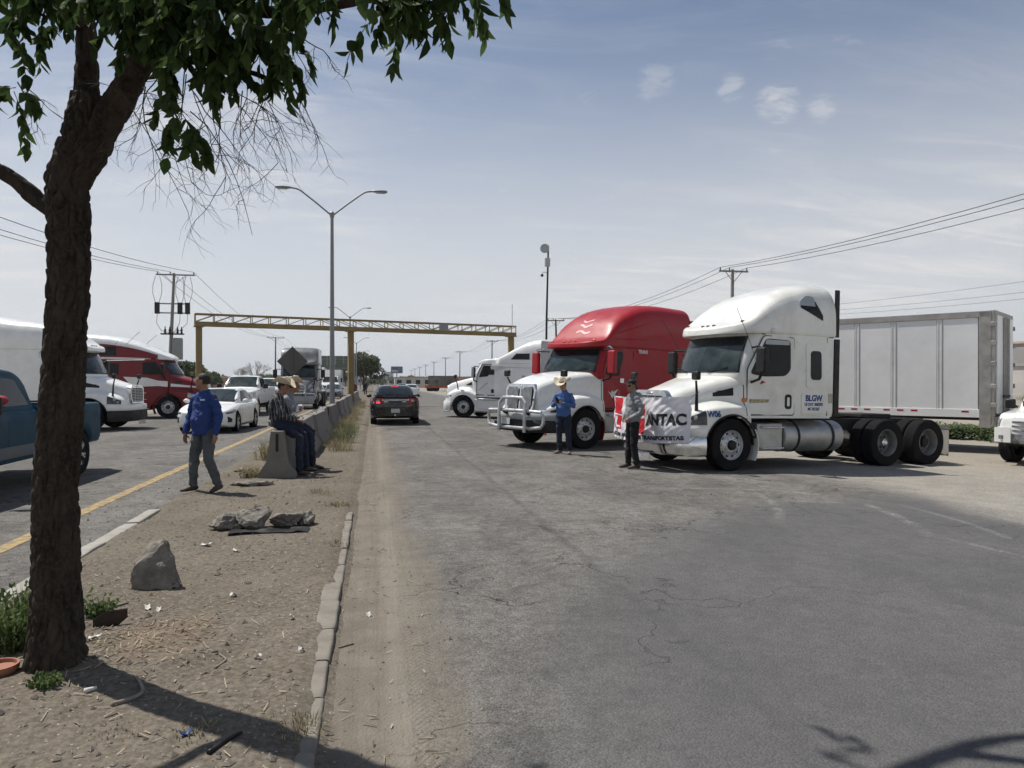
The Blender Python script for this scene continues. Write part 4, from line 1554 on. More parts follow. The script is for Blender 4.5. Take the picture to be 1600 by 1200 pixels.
        for sg in (-1, 1):
            truck_wheel(e, 0, sg * 1.04, sg, False, st)
            truck_wheel(e, r1, sg * 0.90, sg, True, 0, True)
            truck_wheel(e, r2, sg * 0.90, sg, True)
            # fuel tank with straps, step box, splash guard, flap
            ta, tb = P['tank']
            M = Matrix.Translation((0, sg * 0.84, 0.66))
            prof = [(0, ta), (0.25, ta), (0.31, ta - 0.02), (0.325, ta - 0.06), (0.325, tb + 0.06), (0.31, tb + 0.02), (0.25, tb), (0, tb)]
            mb = MB()
            vs_ = []
            n = 28
            for (r, h) in prof:
                vs_.append([(h, sg * 0.84 + r * math.cos(2 * pi * k / n), 0.66 + r * math.sin(2 * pi * k / n)) for k in range(n)])
            mb.rings(vs_, False).build('fuel_tank', P.get('tank_mat', dull_alu), e, 40)
            for q in (0.22, 0.80):
                x = ta + (tb - ta) * q
                MB().rings([[(xx, sg * 0.84 + rr * math.cos(a), 0.66 + rr * math.sin(a)) for a in lin(0, 2 * pi * 27 / 28, 28)]
                            for xx, rr in ((x - 0.03, 0.326), (x - 0.03, 0.336), (x + 0.03, 0.336), (x + 0.03, 0.326))], False).build('tank_strap', chassis_m, e)
            bx0, bx1 = P['box']
            MB().box(((bx0 + bx1) / 2, sg * 0.86, 0.66), (bx0 - bx1, 0.52, 0.56)).build('battery_box', P.get('tank_mat', dull_alu), e, bevel=0.03)
            for zz_ in (0.44, 0.86):
                MB().box(((bx0 + bx1) / 2 - 0.03, sg * 1.13, zz_), (bx0 - bx1 - 0.1, 0.12, 0.03)).build('step', alu, e, bevel=0.006)
            if P.get('flare'):
                MB().slab(lambda a, y, o: ((0.63 + o) * math.cos(a), sg * y, 0.50 + (0.63 + o) * math.sin(a)), lin(R(150), R(208), 10), lin(0.95, 1.205, 3), 0.02).build(
                    'splash_guard', P['flare'], e)
            MB().box((r2 - 0.66, sg * 0.90, 0.50), (0.012, 0.60, 0.62)).build('mud_flap', simple('grey_mud_flap', (0.30, 0.29, 0.26), 0.7), e)
            MB().bar((r2 - 0.66, sg * 0.45, 0.83), (r2 - 0.66, sg * 1.2, 0.83), 0.03, 0.05).build('flap_bracket', steel_pole, e)
            MB().box((r2 - 0.70, sg * 0.62, 0.92), (0.05, 0.16, 0.08)).build('tail_lamp', red_lens, e, bevel=0.008)
        MB().box((r1 - 0.55, 0, 1.07), (0.95, 0.86, 0.09)).build('fifth_wheel', chassis_m, e, bevel=0.02)
        MB().box((r1 - 1.0, 0, 1.045), (0.3, 0.5, 0.06)).build('coupling_ramp', chassis_m, e)
        MB().box((r2 - 0.72, 0, 0.88), (0.08, 0.86, 0.26)).build('rear_crossmember', chassis_m, e)
        for k in range(3):
            x = xr - 0.2 - 0.35 * k
            MB().tube([(x, -0.36, 0.98), (x, 0.36, 0.98)], 0.09, 10).build('air_tank', chassis_m, e)
        hose = MB()
        MB().box((xr - 0.3, 0, 1.03), (0.5, 0.9, 0.03)).build('deck_plate', dull_alu, e)
        for k, y in enumerate((-0.12, 0.0, 0.12)):
            MB().tube([(xr - 0.02, y, 1.9), (xr - 0.3, y * 1.4, 1.35), (xr - 0.7, y * 1.6, 1.2), (xr - 1.0, y, 1.5), (xr - 0.35, y, 1.85), (xr - 0.03, y, 1.95)], 0.016, 6).build(
                'air_line', [chassis_m, red_lens, plastic][k], e)

    def mirrors(s, mat=plastic, x=-0.42, z0=1.92, z1=2.48, out=1.50, dx=0.0):
        for sg in (-1, 1):
            w = s.w(x - 0.1)
            h = MB().box((x + dx, sg * out, (z0 + z1) / 2), (0.13, 0.25, z1 - z0)).build('mirror', mat, s.e, bevel=0.035, seg=3)
            MB().box((x + dx - 0.068, sg * out, (z0 + z1) / 2), (0.004, 0.21, z1 - z0 - 0.06)).build('mirror_glass', tint, h)
            MB().tube([(x - 0.05, sg * (w - 0.02), z0 - 0.18), (x + dx, sg * (out - 0.08), z0 - 0.12), (x + dx, sg * out, z0 + 0.02)], 0.03, 8).build('mirror_arm', plastic, s.e)
            MB().tube([(x - 0.10, sg * (w - 0.06), z1 + 0.02), (x + dx, sg * (out - 0.10), z1 + 0.03), (x + dx, sg * out, z1 - 0.02)], 0.02, 8).build('mirror_arm', plastic, s.e)

    def hood_mirrors(s, x=0.72, y=0.98, z0=1.22, z1=1.86, dx=0.1, dy=0.10):
        for sg in (-1, 1):
            MB().tube([(x, sg * y, z0 - 0.08), (x + dx * 0.4, sg * (y + dy * 0.5), (z0 + z1) / 2), (x + dx, sg * (y + dy), z1 - 0.1)], [0.038, 0.026, 0.02], 8).build('hood_mirror_arm', plastic, s.e)
            MB().box((x + dx, sg * (y + dy), z1), (0.10, 0.20, 0.17)).build('hood_mirror', plastic, s.e, bevel=0.035, seg=3)

    def bumper(s, pts, z0, z1, mat, name='bumper', th=0.06, bev=0.02, rad=0.2):
        plan = fillet([(x, y) for x, y in pts], rad, 6)
        mb = MB()
        n = len(plan)

        def off(i, o):
            a = Vector(plan[max(i - 1, 0)])
            b_ = Vector(plan[min(i + 1, n - 1)])
            d = (b_ - a).normalized()
            nr = Vector((-d.y, d.x))
            return Vector(plan[i]) - nr * o
        zm = (z0 + z1) / 2
        prof = [(-th, z0 + 0.01), (-0.02, z0), (0.0, z0 + 0.03), (0.012, zm), (0.0, z1 - 0.03), (-0.02, z1), (-th, z1 - 0.01)]
        rs = [[(*off(i, -o), z) for o, z in prof] for i in range(n)]
        return mb.rings(rs).build(name, mat, s.e, 45)

    def front_plate(s, name, poly, x, th, mat, rad=0.05, par=None, lean=0.0, z0=1.0):
        pg = fillet(poly, rad, 5, True)
        return MB().prism(pg, lambda p, o: (x + o - lean * (p[1] - z0), p[0], p[1]), th).build(name, mat, par or s.e, 30)


def sym(pts):
    """half plan (x, y>0) from side to centre -> full polyline running from +y to -y"""
    return pts + [(x, -y) for x, y in pts[::-1]]


def mirror_poly(h):
    return h + [(-y, z) for y, z in h[::-1]]


# ---------------------------------------------------------------- aerodynamic conventional (two white ones and a grey one)
def make_conventional(name, label, body, roof_mat=None, steer=0.0, group=None, detail=True, tank=None, long=0.0, square=False):
    P = dict(hood_x=(1.10, -0.45), hood_mat=body, cab_mat=body, roof_mat=roof_mat or body,
             WO=[(1.10, 0.80), (1.04, 0.93), (0.95, 1.02), (0.8, 1.10), (0.5, 1.18), (0, 1.215), (-0.45, 1.20)],
             ZF=[(1.10, 1.00), (0.9, 1.10), (0.5, 1.22), (0.1, 1.285), (-0.25, 1.29), (-0.45, 1.26)],
             WH=[(1.10, 0.64), (0.9, 0.70), (0.5, 0.78), (0.1, 0.90), (-0.25, 1.05), (-0.45, 1.10)],
             ZT=[(1.10, 1.38), (1.06, 1.46), (0.95, 1.53), (0.5, 1.69), (0.0, 1.84), (-0.3, 1.91), (-0.45, 1.93)],
             ZB=[(1.10, 0.66), (-0.45, 0.66)],
             W=[(0.0, 1.06), (-0.4, 1.10), (-0.9, 1.165), (-1.5, 1.20), (-2.85, 1.20)],
             XF=[(1.08, -0.40), (1.88, -0.26), (1.95, -0.28), (2.74, -0.66), (2.81, -0.70)],
             bow=0.26, cab_r=0.16, cab_z=(1.08, 2.80), cab_xr=-2.64, shield=(1.98, 2.67, 0.99),
             RW=[(-0.16, 0.40), (-0.20, 0.66), (-0.28, 0.86), (-0.42, 1.03), (-0.62, 1.14), (-1.0, 1.185), (-2.67, 1.195)],
             RZ=[(-0.16, 2.85), (-0.24, 2.91), (-0.45, 2.99), (-0.60, 3.09), (-0.86, 3.33), (-1.22, 3.60), (-1.7, 3.80), (-2.15, 3.90), (-2.55, 3.92), (-2.67, 3.88)],
             roof_z0=2.745, roof_x=(-0.16, -2.67), roof_k=0.62, axles=(-4.26, -5.56), tank=(-1.38, -3.02), box=(-0.68, -1.34),
             flare=body, steer=steer, tumble=0.03)
    if square:
        P['roof_k'] = 0.28
        P['RZ'] = [(-0.16, 2.85), (-0.24, 2.91), (-0.45, 3.02), (-0.60, 3.25), (-0.80, 3.58), (-1.1, 3.80), (-1.7, 3.90), (-2.67, 3.92)]
    if long:
        for k in ('RZ', 'RW', 'W'):
            P[k] = [(x - long if x < -1.25 else x, v) for x, v in P[k]]
        P['cab_xr'] -= long
        P['roof_x'] = (-0.16, -2.67 - long)
        P['axles'] = (-4.26 - long, -5.56 - long)
    T = Tractor(name, label, P, group)
    e = T.e
    # bumper: painted upper band over a bright lower one
    plan = sym([(0.62, 1.20), (0.86, 1.185), (1.10, 1.02), (1.24, 0.70), (1.30, 0.0)])
    T.bumper(plan, 0.68, 0.88, body, 'bumper', rad=0.14)
    T.bumper([(x + 0.012, y) for x, y in plan], 0.30, 0.675, chrome if detail else chassis_m, 'lower_bumper', rad=0.14)
    for sg in (-1, 1):
        MB().box((1.262, sg * 0.44, 0.56), (0.02, 0.34, 0.14)).build('bumper_slot', rubber, e, bevel=0.01)
    MB().box((1.33, 0.0, 0.25), (0.012, 0.62, 0.14)).build('number_plate_holder', alu, e)
    # grille: bright surround, dark mouth, bars
    gp = mirror_poly([(0.0, 0.93), (0.50, 0.93), (0.58, 1.20), (0.60, 1.50), (0.45, 1.565), (0.0, 1.585)])[1:-1]
    gr = T.front_plate('grille_surround', mirror_poly([(0.50, 0.92), (0.59, 1.22), (0.60, 1.46), (0.47, 1.56)]), 1.06, 0.12, chrome, 0.06, lean=0.06)
    T.front_plate('grille_mouth', mirror_poly([(0.43, 0.97), (0.51, 1.22), (0.51, 1.40), (0.43, 1.45)]), 1.175, 0.008, rubber, 0.05, gr, lean=0.06)
    for k in range(8):
        z = 1.01 + 0.056 * k
        hw = 0.425 + 0.085 * min((z - 0.97) / 0.25, 1)
        MB().box((1.19 - 0.06 * (z - 1), 0, z), (0.02, 2 * hw, 0.022)).build('grille_bar', alu, gr)
    for y in (-0.25, 0, 0.25):
        MB().box((1.195 - 0.012, y, 1.21), (0.014, 0.016, 0.46)).build('grille_divider', alu, gr)
    MB().ball((1.155, 0, 1.505), (0.03, 0.11, 0.03)).build('badge', chrome, gr)
    # shut line between hood and cowl
    T.hood_patch('hood_seam', rubber, -0.335, -0.352, lambda x: 1.0, lambda x: T.tabs['ZT'](x) - 0.10, 0.003, n=2, nz=14, th=0.006)
    # headlamps, vents
    for o in T.hood_patch('headlamp', dark_lamp, 0.99, 0.60, lambda x: 0.90 + (0.99 - x) * 0.02, lambda x: 1.02 + (0.99 - x) * 0.42, 0.012):
        pass
    for sg in (-1, 1):
        for xx, zz_, rr in ((0.90, 0.965, 0.045), (0.80, 1.05, 0.055)):
            y = surf_y(T.hood_half(xx), zz_)
            MB().ball((xx, sg * (y + 0.004), zz_), (rr, 0.02, rr)).build('lamp_reflector', lamp_glass, e)
    T.hood_patch('vent', plastic, 0.24, -0.14, lambda x: 1.46 + (0.24 - x) * 0.06, lambda x: 1.53 + (0.24 - x) * 0.30, 0.006, n=6, nz=4)
    for k in range(3):
        T.hood_patch('vent_slat', rubber, 0.2 - 0.02 * k, -0.12, lambda x, k=k: 1.485 + 0.035 * k + (0.24 - x) * 0.1, lambda x, k=k: 1.495 + 0.035 * k + (0.24 - x) * 0.1, 0.014, n=4, nz=2)
    # doors with all they carry
    T.side('door_gap', [(-0.405, 1.10), (-1.555, 1.10), (-1.555, 2.695), (-0.79, 2.715), (-0.405, 2.03)], rubber, 0.003, 0.07)
    drs = T.side('door', [(-0.42, 1.12), (-1.54, 1.12), (-1.54, 2.68), (-0.80, 2.70), (-0.42, 2.02)], body, 0.010, 0.07)
    T.side('window_seal', [(-0.47, 1.93), (-0.80, 1.88), (-1.30, 1.90), (-1.44, 2.03), (-1.44, 2.63), (-0.84, 2.65)], rubber, 0.013, 0.08, par=drs)
    T.side('window', [(-0.50, 1.955), (-0.80, 1.91), (-1.29, 1.93), (-1.41, 2.05), (-1.41, 2.52), (-0.81, 2.52)], tint, 0.016, 0.07, par=drs)
    T.side('quarter_trim', [(-0.81, 2.53), (-1.41, 2.53), (-1.41, 2.62), (-0.845, 2.63)], silver_paint, 0.017, 0.03, par=drs)
    T.side('handle', [(-1.31, 1.23), (-1.47, 1.23), (-1.47, 1.53), (-1.31, 1.53)], plastic, 0.014, 0.07, par=drs)
    T.side('handle_grip', [(-1.35, 1.29), (-1.41, 1.29), (-1.41, 1.47), (-1.35, 1.47)], body, 0.022, 0.02, par=drs)
    if detail:
        T.side('marker_lamp', [(-0.30, 1.36), (-0.40, 1.36), (-0.40, 1.44), (-0.30, 1.44)], amber, 0.016, 0.03)
        T.side('badge_strip', [(-0.46, 1.34), (-0.90, 1.36), (-0.92, 1.42), (-0.46, 1.42)], simple('tan_decal', (0.34, 0.29, 0.17), 0.5, 0, 0.4, 18), 0.013, 0.02, par=drs)
        T.side('red_mark', [(-0.70, 1.72), (-0.82, 1.76), (-0.74, 1.80)], red_lens, 0.013, 0.005, par=drs)
        fr = T.side('bunk_window_frame', [(-1.86, 1.68), (-2.40, 1.68), (-2.40, 2.60), (-1.86, 2.60)], body, 0.014, 0.09)
        T.side('bunk_window', [(-1.98, 1.84), (-2.27, 1.84), (-2.27, 2.44), (-1.98, 2.44)], tint, 0.020, 0.09, par=fr)
        ht = T.side('side_hatch', [(-1.74, 1.14), (-2.40, 1.14), (-2.40, 1.56), (-1.74, 1.56)], body, 0.012, 0.06)
        T.side('vent_plate', [(-2.49, 1.36), (-2.60, 1.36), (-2.60, 1.56), (-2.49, 1.56)], dull_alu, 0.008, 0.01)
        # seam between cab and sleeper skin
        T.side('seam', [(-2.445, 1.1), (-2.46, 1.1), (-2.46, 2.73), (-2.445, 2.73)], rubber, 0.002, 0.0)
        T.roof_patch('roof_window', tint, -1.72, -2.30, lambda x: 3.32 - (-1.72 - x) * 0.42, lambda x: 3.42 + 0.14 * math.sin(pi * min((-1.72 - x) / 0.55, 1)) - max(0, (-2.08 - x)) * 1.1, th=0.012)
        T.roof_patch('roof_window_cover', silver_paint, -1.70, -2.10, lambda x: 3.37 - (-1.70 - x) * 0.02, lambda x: 3.45 + 0.14 * math.sin(pi * min((-1.70 - x) / 0.55, 1)), th=0.02)
        T.hood_patch('fleet_number_plate', body, 0.50, 0.30, lambda x: 1.0, lambda x: 1.02, 0.0, n=2, nz=2)
    T.side('roof_joint', [(-0.75, 2.730), (-2.64 - long, 2.730), (-2.64 - long, 2.745), (-0.75, 2.745)], rubber, 0.004, 0.0)
    for sg in (-1, 1):
        MB().box((-2.73 - long, sg * 1.165, 1.90), (0.15, 0.04, 1.62)).build('side_extender', plastic, e, bevel=0.012)
        MB().box((-2.735 - long, sg * 1.15, 3.25), (0.12, 0.04, 1.0)).build('side_extender', plastic, e, bevel=0.012)
        MB().box((-1.34, sg * 1.17, 1.065), (2.4, 0.07, 0.05)).build('sill', body, e, bevel=0.015)
    T.mirrors(x=-0.46, z0=1.94, z1=2.44, out=1.46)
    T.hood_mirrors()
    for y in (-0.88, -0.18, 0.0, 0.18, 0.88):
        x = -0.18 - 0.16 * (y / 0.88) ** 2 - 0.10
        z = surf = T.tabs['RZ'](x)
        MB().box((x - 0.02, y, z + 0.0), (0.085, 0.045, 0.055)).build('roof_marker', simple('smoked_amber', (0.10, 0.02, 0.006), 0.3), e, bevel=0.015)
    for sg in (-1, 1):
        MB().ball((-0.98, sg * 1.20, 2.80), (0.06, 0.06, 0.055)).build('satellite_dome', cream_paint, e)
        MB().tube([(-0.62, sg * 1.14, 2.15), (-0.30, sg * 1.20, 2.7), (0.02, sg * 1.26, 3.2)], 0.005, 4).build('aerial', wire_m, e)
    return T


A = make_conventional('semi_truck', 'white sleeper lorry with a banner across its grille in front of the box trailer', cream_paint, steer=R(3))
place(A.e, 0, 0, 0)
# lettering on its flank
blue_ink = simple('blue_lettering', (0.012, 0.055, 0.20), 0.5)
black_ink = simple('black_lettering', (0.01, 0.01, 0.012), 0.6)
white_ink = simple('white_lettering', (0.7, 0.7, 0.7), 0.6)


def side_text(T, body, size, x, z, mat, par, off=0.016, bold=0.0, sx=1.0, half=None):
    me = text_mesh(body, size, mat, bold=bold, sx=sx)
    for v in me.vertices:
        a, b_, c = v.co
        X = x - a                      # reads front to rear on the left flank
        Z = z + b_
        y = (surf_y(half(X), Z) if half else T.w(X)) + off + c
        v.co = (X, y, Z)
    return inst('lettering', me, par)


side_text(A, 'W06', 0.165, 0.44, 1.115, blue_ink, A.e, 0.010, 0.006, 0.80, A.hood_half)
side_text(A, 'BLGW', 0.17, -2.07, 1.455, blue_ink, A.e, 0.014, 0.008, 0.95)
side_text(A, 'US DOT 3000292', 0.085, -2.07, 1.33, blue_ink, A.e, 0.014, 0.003, 0.8)
side_text(A, 'MC 021367', 0.085, -2.07, 1.235, blue_ink, A.e, 0.014, 0.003, 0.8)

c, s = math.cos(YAW), math.sin(YAW)


def cam2w(X, d):
    return (X * c + d * s, -X * s + d * c)


fA = Vector((-0.975, -0.224)).normalized()
lA = Vector((-fA.y, fA.x))
cx, cy = cam2w(4.28, 14.48)
wA = (cx - lA.x * 1.12, cy - lA.y * 1.12)
place(A.e, *wA, math.atan2(fA.y, fA.x))

D = make_conventional('semi_truck', 'white lorry with a barred chrome grille stopped beside the blue pickup', white_paint, detail=False, long=1.0)
place(D.e, -9.45, 28.3, R(-4))
F = make_conventional('semi_truck', 'dark grey lorry with a silver bull bar coming towards the camera', grey_paint, grey_paint, detail=False, square=True)
pF = W(466, 46)
place(F.e, pF.x, pF.y, R(-91))


def bull_bar(e, mat, x=1.60, w=1.12, zt=1.36, cw=0.52, r=0.045):
    b_ = empty_part = MB().tube([(x, -w, 0.56), (x + 0.02, -w * 0.6, 0.52), (x + 0.03, 0, 0.52), (x + 0.02, w * 0.6, 0.52), (x, w, 0.56), (x - 0.03, w + 0.06, 0.66), (x - 0.03, w + 0.06, 0.84),
                                 (x, w, 0.94), (x + 0.03, w * 0.5, 0.96), (x + 0.03, 0, 0.96), (x + 0.03, -w * 0.5, 0.96), (x, -w, 0.94), (x - 0.03, -w - 0.06, 0.84),
                                 (x - 0.03, -w - 0.06, 0.66), (x, -w, 0.56)], r, 10).build('bull_bar', mat, e)
    MB().tube([(x + 0.09, cw, 0.42), (x + 0.09, cw, 0.9), (x + 0.07, cw, zt - 0.12), (x + 0.06, cw - 0.12, zt), (x + 0.06, 0, zt + 0.01), (x + 0.06, -cw + 0.12, zt),
               (x + 0.07, -cw, zt - 0.12), (x + 0.09, -cw, 0.9), (x + 0.09, -cw, 0.42)], r * 1.05, 10).build('hoop', mat, b_)
    for sg in (-1, 1):
        MB().bar((x + 0.0, sg * 0.42, 0.50), (1.15, sg * 0.42, 0.52), 0.05, 0.12).build('bracket', chassis_m, b_)
        MB().bar((x + 0.0, sg * 0.42, 0.94), (1.15, sg * 0.42, 0.80), 0.05, 0.10).build('bracket', chassis_m, b_)
    return b_


bb = bull_bar(F.e, silver_paint, 1.55, 1.1, 1.7, 0.62, 0.04)
for z in (1.15, 1.32, 1.5):
    MB().tube([(1.64, -0.6, z), (1.64, 0.6, z)], 0.025, 8).build('rung', silver_paint, bb)
MB().slab(lambda y, z, o: (1.56 + o - 0.06 * abs(y), y, z), lin(-1.1, 1.1, 7), lin(0.36, 0.8, 3), 0.03).build('guard_plate', silver_paint, bb)

# ---------------------------------------------------------------- red lorry with white bonnet
P = dict(hood_x=(1.22, -0.66), hood_mat=white_paint, cab_mat=red_paint, roof_mat=red_paint,
         WO=[(1.22, 0.74), (1.16, 0.86), (1.02, 0.98), (0.85, 1.08), (0.5, 1.17), (0, 1.21), (-0.66, 1.19)],
         ZF=[(1.22, 0.98), (1.0, 1.08), (0.6, 1.24), (0.2, 1.33), (-0.2, 1.34), (-0.66, 1.22)],
         WH=[(1.22, 0.64), (0.8, 0.74), (0.3, 0.84), (-0.2, 0.97), (-0.66, 1.10)],
         ZT=[(1.22, 1.52), (1.17, 1.62), (1.05, 1.68), (0.6, 1.83), (0.1, 1.93), (-0.3, 1.98), (-0.66, 2.00)],
         ZB=[(1.22, 0.66), (-0.66, 0.72)],
         W=[(0.0, 1.03), (-0.5, 1.07), (-1.0, 1.10), (-1.55, 1.12), (-1.75, 1.19), (-3.75, 1.20)],
         XF=[(1.0, -0.56), (1.94, -0.46), (2.0, -0.48), (2.62, -0.82), (2.72, -0.86)],
         bow=0.24, cab_r=0.15, cab_z=(0.98, 2.72), cab_xr=-4.30, shield=(2.02, 2.60, 0.97),
         RW=[(-0.36, 0.42), (-0.42, 0.72), (-0.52, 0.93), (-0.7, 1.06), (-0.95, 1.10), (-1.5, 1.12), (-1.85, 1.18), (-4.34, 1.195)],
         RZ=[(-0.36, 2.75), (-0.46, 2.80), (-0.62, 2.83), (-0.78, 2.88), (-0.95, 3.04), (-1.2, 3.35), (-1.55, 3.62), (-2.0, 3.83), (-2.6, 3.96), (-3.4, 4.0), (-4.34, 3.99)],
         roof_z0=2.66, roof_x=(-0.36, -4.34), roof_k=0.48, axles=(-5.3, -6.6), tank=(-1.75, -3.5), box=(-0.75, -1.6),
         flare=wine_paint, steer=R(-8), tumble=0.04, lip_mat=plastic, split=False)
Bt = Tractor('semi_truck', 'red sleeper lorry with a white bonnet and a tubular bull bar', P)
e = Bt.e
plan = sym([(0.66, 1.20), (0.92, 1.17), (1.18, 0.98), (1.34, 0.62), (1.40, 0.0)])
Bt.bumper(plan, 0.42, 0.72, chassis_m, 'bumper', rad=0.14)
Bt.bumper([(x - 0.02, y * 0.995) for x, y in plan], 0.722, 0.90, silver_paint, 'upper_bumper', rad=0.14)
for sg in (-1, 1):
    MB().box((1.315, sg * 0.72, 0.60), (0.02, 0.34, 0.11), rz=-sg * 0.42).build('fog_lamp', dark_lamp, e, bevel=0.02)
gr = Bt.front_plate('grille_surround', mirror_poly([(0.44, 0.88), (0.53, 1.05), (0.575, 1.50), (0.50, 1.64)]), 1.16, 0.14, chrome, 0.07, lean=0.10)
for sg in (-1, 1):
    hp_ = [(sg * 0.035, 0.955), (sg * 0.41, 0.955), (sg * 0.475, 1.10), (sg * 0.515, 1.47), (sg * 0.46, 1.57), (sg * 0.035, 1.50)]
    Bt.front_plate('grille_mouth', hp_ if sg > 0 else hp_[::-1], 1.295, 0.010, rubber, 0.04, gr, lean=0.10)
    for k in range(9):
        y = 0.065 + 0.048 * k
        zt_ = 1.50 + (0.06 if k > 1 else 0.02) - max(0, k - 7) * 0.03
        zb_ = 0.965 + max(0, (y - 0.40)) * 2.2
        MB().bar((1.318 - 0.10 * (zb_ - 1), sg * y, zb_), (1.318 - 0.10 * (zt_ - 1), sg * y, zt_), 0.02, 0.03, (1, 0, 0)).build('grille_bar', alu, gr)
MB().box((1.30 - 0.06, 0, 1.575), (0.03, 0.12, 0.075)).build('badge', chrome, gr, bevel=0.02)
Bt.hood_patch('hood_seam', rubber, -0.60, -0.618, lambda x: 0.95, lambda x: Bt.tabs['ZT'](x) - 0.10, 0.003, n=2, nz=14, th=0.006)
Bt.hood_patch('headlamp', dark_lamp, 1.06, 0.58, lambda x: 0.93 + (1.06 - x) * 0.02, lambda x: 0.97 + (1.06 - x) * 0.42, 0.012)
for sg in (-1, 1):
    for xx, zz_ in ((0.86, 0.985), (0.72, 1.02)):
        y = surf_y(Bt.hood_half(xx), zz_)
        MB().ball((xx, sg * (y + 0.004), zz_), (0.05, 0.02, 0.04)).build('lamp_reflector', lamp_glass, e)
bb = bull_bar(e, alu, 1.45, 1.0, 1.28, 0.50, 0.042)
MB().box((1.47, -0.32, 0.68), (0.01, 0.34, 0.17)).build('number_plate', plate_m, e)
Bt.side('door_gap', [(-0.685, 1.03), (-1.515, 1.03), (-1.515, 2.615), (-0.94, 2.635), (-0.685, 2.13)], rubber, 0.003, 0.06)
drs = Bt.side('door', [(-0.70, 1.05), (-1.50, 1.05), (-1.50, 2.60), (-0.95, 2.62), (-0.70, 2.12)], red_paint, 0.010, 0.06)
Bt.side('window_seal', [(-0.75, 1.95), (-1.05, 1.90), (-1.44, 1.92), (-1.44, 2.56), (-0.99, 2.57)], rubber, 0.013, 0.06, par=drs)
Bt.side('window', [(-0.78, 1.97), (-1.05, 1.93), (-1.41, 1.95), (-1.41, 2.53), (-1.0, 2.54)], tint, 0.016, 0.05, par=drs)
Bt.side('handle', [(-1.30, 1.72), (-1.46, 1.72), (-1.46, 1.84), (-1.30, 1.84)], chrome, 0.025, 0.02, par=drs)
# white bird and a round seal on the door
Bt.side('bird_emblem', [(-0.86, 1.50), (-0.98, 1.36), (-1.02, 1.30), (-1.10, 1.38), (-1.24, 1.55), (-1.12, 1.50), (-1.05, 1.47), (-1.02, 1.52), (-0.97, 1.44)], white_ink, 0.013, 0.006, par=drs)
seal = [(-1.36 + 0.10 * math.cos(a), 1.42 + 0.17 * math.sin(a)) for a in lin(0, 2 * pi * 15 / 16, 16)]
Bt.side('seal_emblem', seal, simple('faded_pink_decal', (0.48, 0.16, 0.17), 0.5, 0, 0.5, 25), 0.013, 0.0, par=drs)
side_text(Bt, 'TRANS', 0.14, -2.15, 2.58, white_ink, e, 0.004, 0.004, 0.9)
Bt.side('rear_quarter', [(-1.80, 1.02), (-3.6, 1.02), (-3.6, 2.60), (-1.80, 2.60)], red_paint, 0.006, 0.12)
# pale scroll emblem on the roof front, raised shoulder rib
bm_ = MB()
for k in range(3):
    def fr(u, v, o, k=k):
        x = -0.98 - 0.30 * u - 0.05 * k
        hp = Bt.roof_half(x)
        y = -0.28 + 0.56 * v
        z = 0
        for (y0, z0), (y1, z1) in zip(hp[:-1], hp[1:]):
            if y1 <= abs(y) <= y0 and z1 > 2.7 and abs(y0 - y1) > 1e-6:
                z = z0 + (z1 - z0) * (abs(y) - y0) / (y1 - y0)
        return (x + o * 0.6, y, z + o)
    bm_.slab(lambda u, v, o: fr(u * 0.16 + 0.30 * k + 0.10 * math.sin(v * 6.3 + k), v * (0.95 - 0.12 * k) + 0.03, o), lin(0, 1, 3), lin(0, 1, 15), 0.006)
bm_.build('scroll_emblem', simple('pale_red_decal', (0.60, 0.30, 0.32), 0.5, 0, 0.4, 14), Bt.roof_obj)
for sg in (-1, 1):
    for z0_, k in ((3.02, 0), (2.90, 1)):
        pts = []
        for x in lin(-1.15 + 0.1 * k, -2.5, 14):
            z = z0_ + (-1.15 - x) * (0.30 if k == 0 else 0.02)
            pts.append((x, sg * (surf_y(Bt.roof_half(x), z) - 0.012), z))
        MB().tube(pts, [0.01] + [0.026] * 12 + [0.01], 8).build('roof_rib', red_paint, Bt.roof_obj)
    MB().box((-4.40, sg * 1.16, 2.3), (0.16, 0.04, 2.6)).build('side_extender', red_paint, e, bevel=0.012)
    MB().box((-2.6, sg * 1.13, 1.0), (2.0, 0.10, 0.10)).build('sill', wine_paint, e, bevel=0.02)
Bt.mirrors(red_paint, -0.62, 1.95, 2.55, 1.46, 0.02)
Bt.hood_mirrors(0.62, 0.98, 1.3, 1.92, 0.16, 0.12)
for sg in (-1, 1):
    MB().tube([(-0.72, sg * 1.08, 2.63), (-0.60, sg * 1.36, 2.66), (-0.60, sg * 1.46, 2.60)], 0.02, 8).build('mirror_arm', chrome, e)
for y in (-0.8, -0.2, 0.0, 0.2, 0.8):
    x = -0.46 - 0.14 * (y / 0.8) ** 2
    MB().box((x, y, Bt.tabs['RZ'](x) + 0.012), (0.06, 0.10, 0.035)).build('roof_marker', amber, e, bevel=0.012)
fB = Vector((-0.867, -0.499)).normalized()
place(Bt.e, *cam2w(1.14, 19.75), math.atan2(fB.y, fB.x))

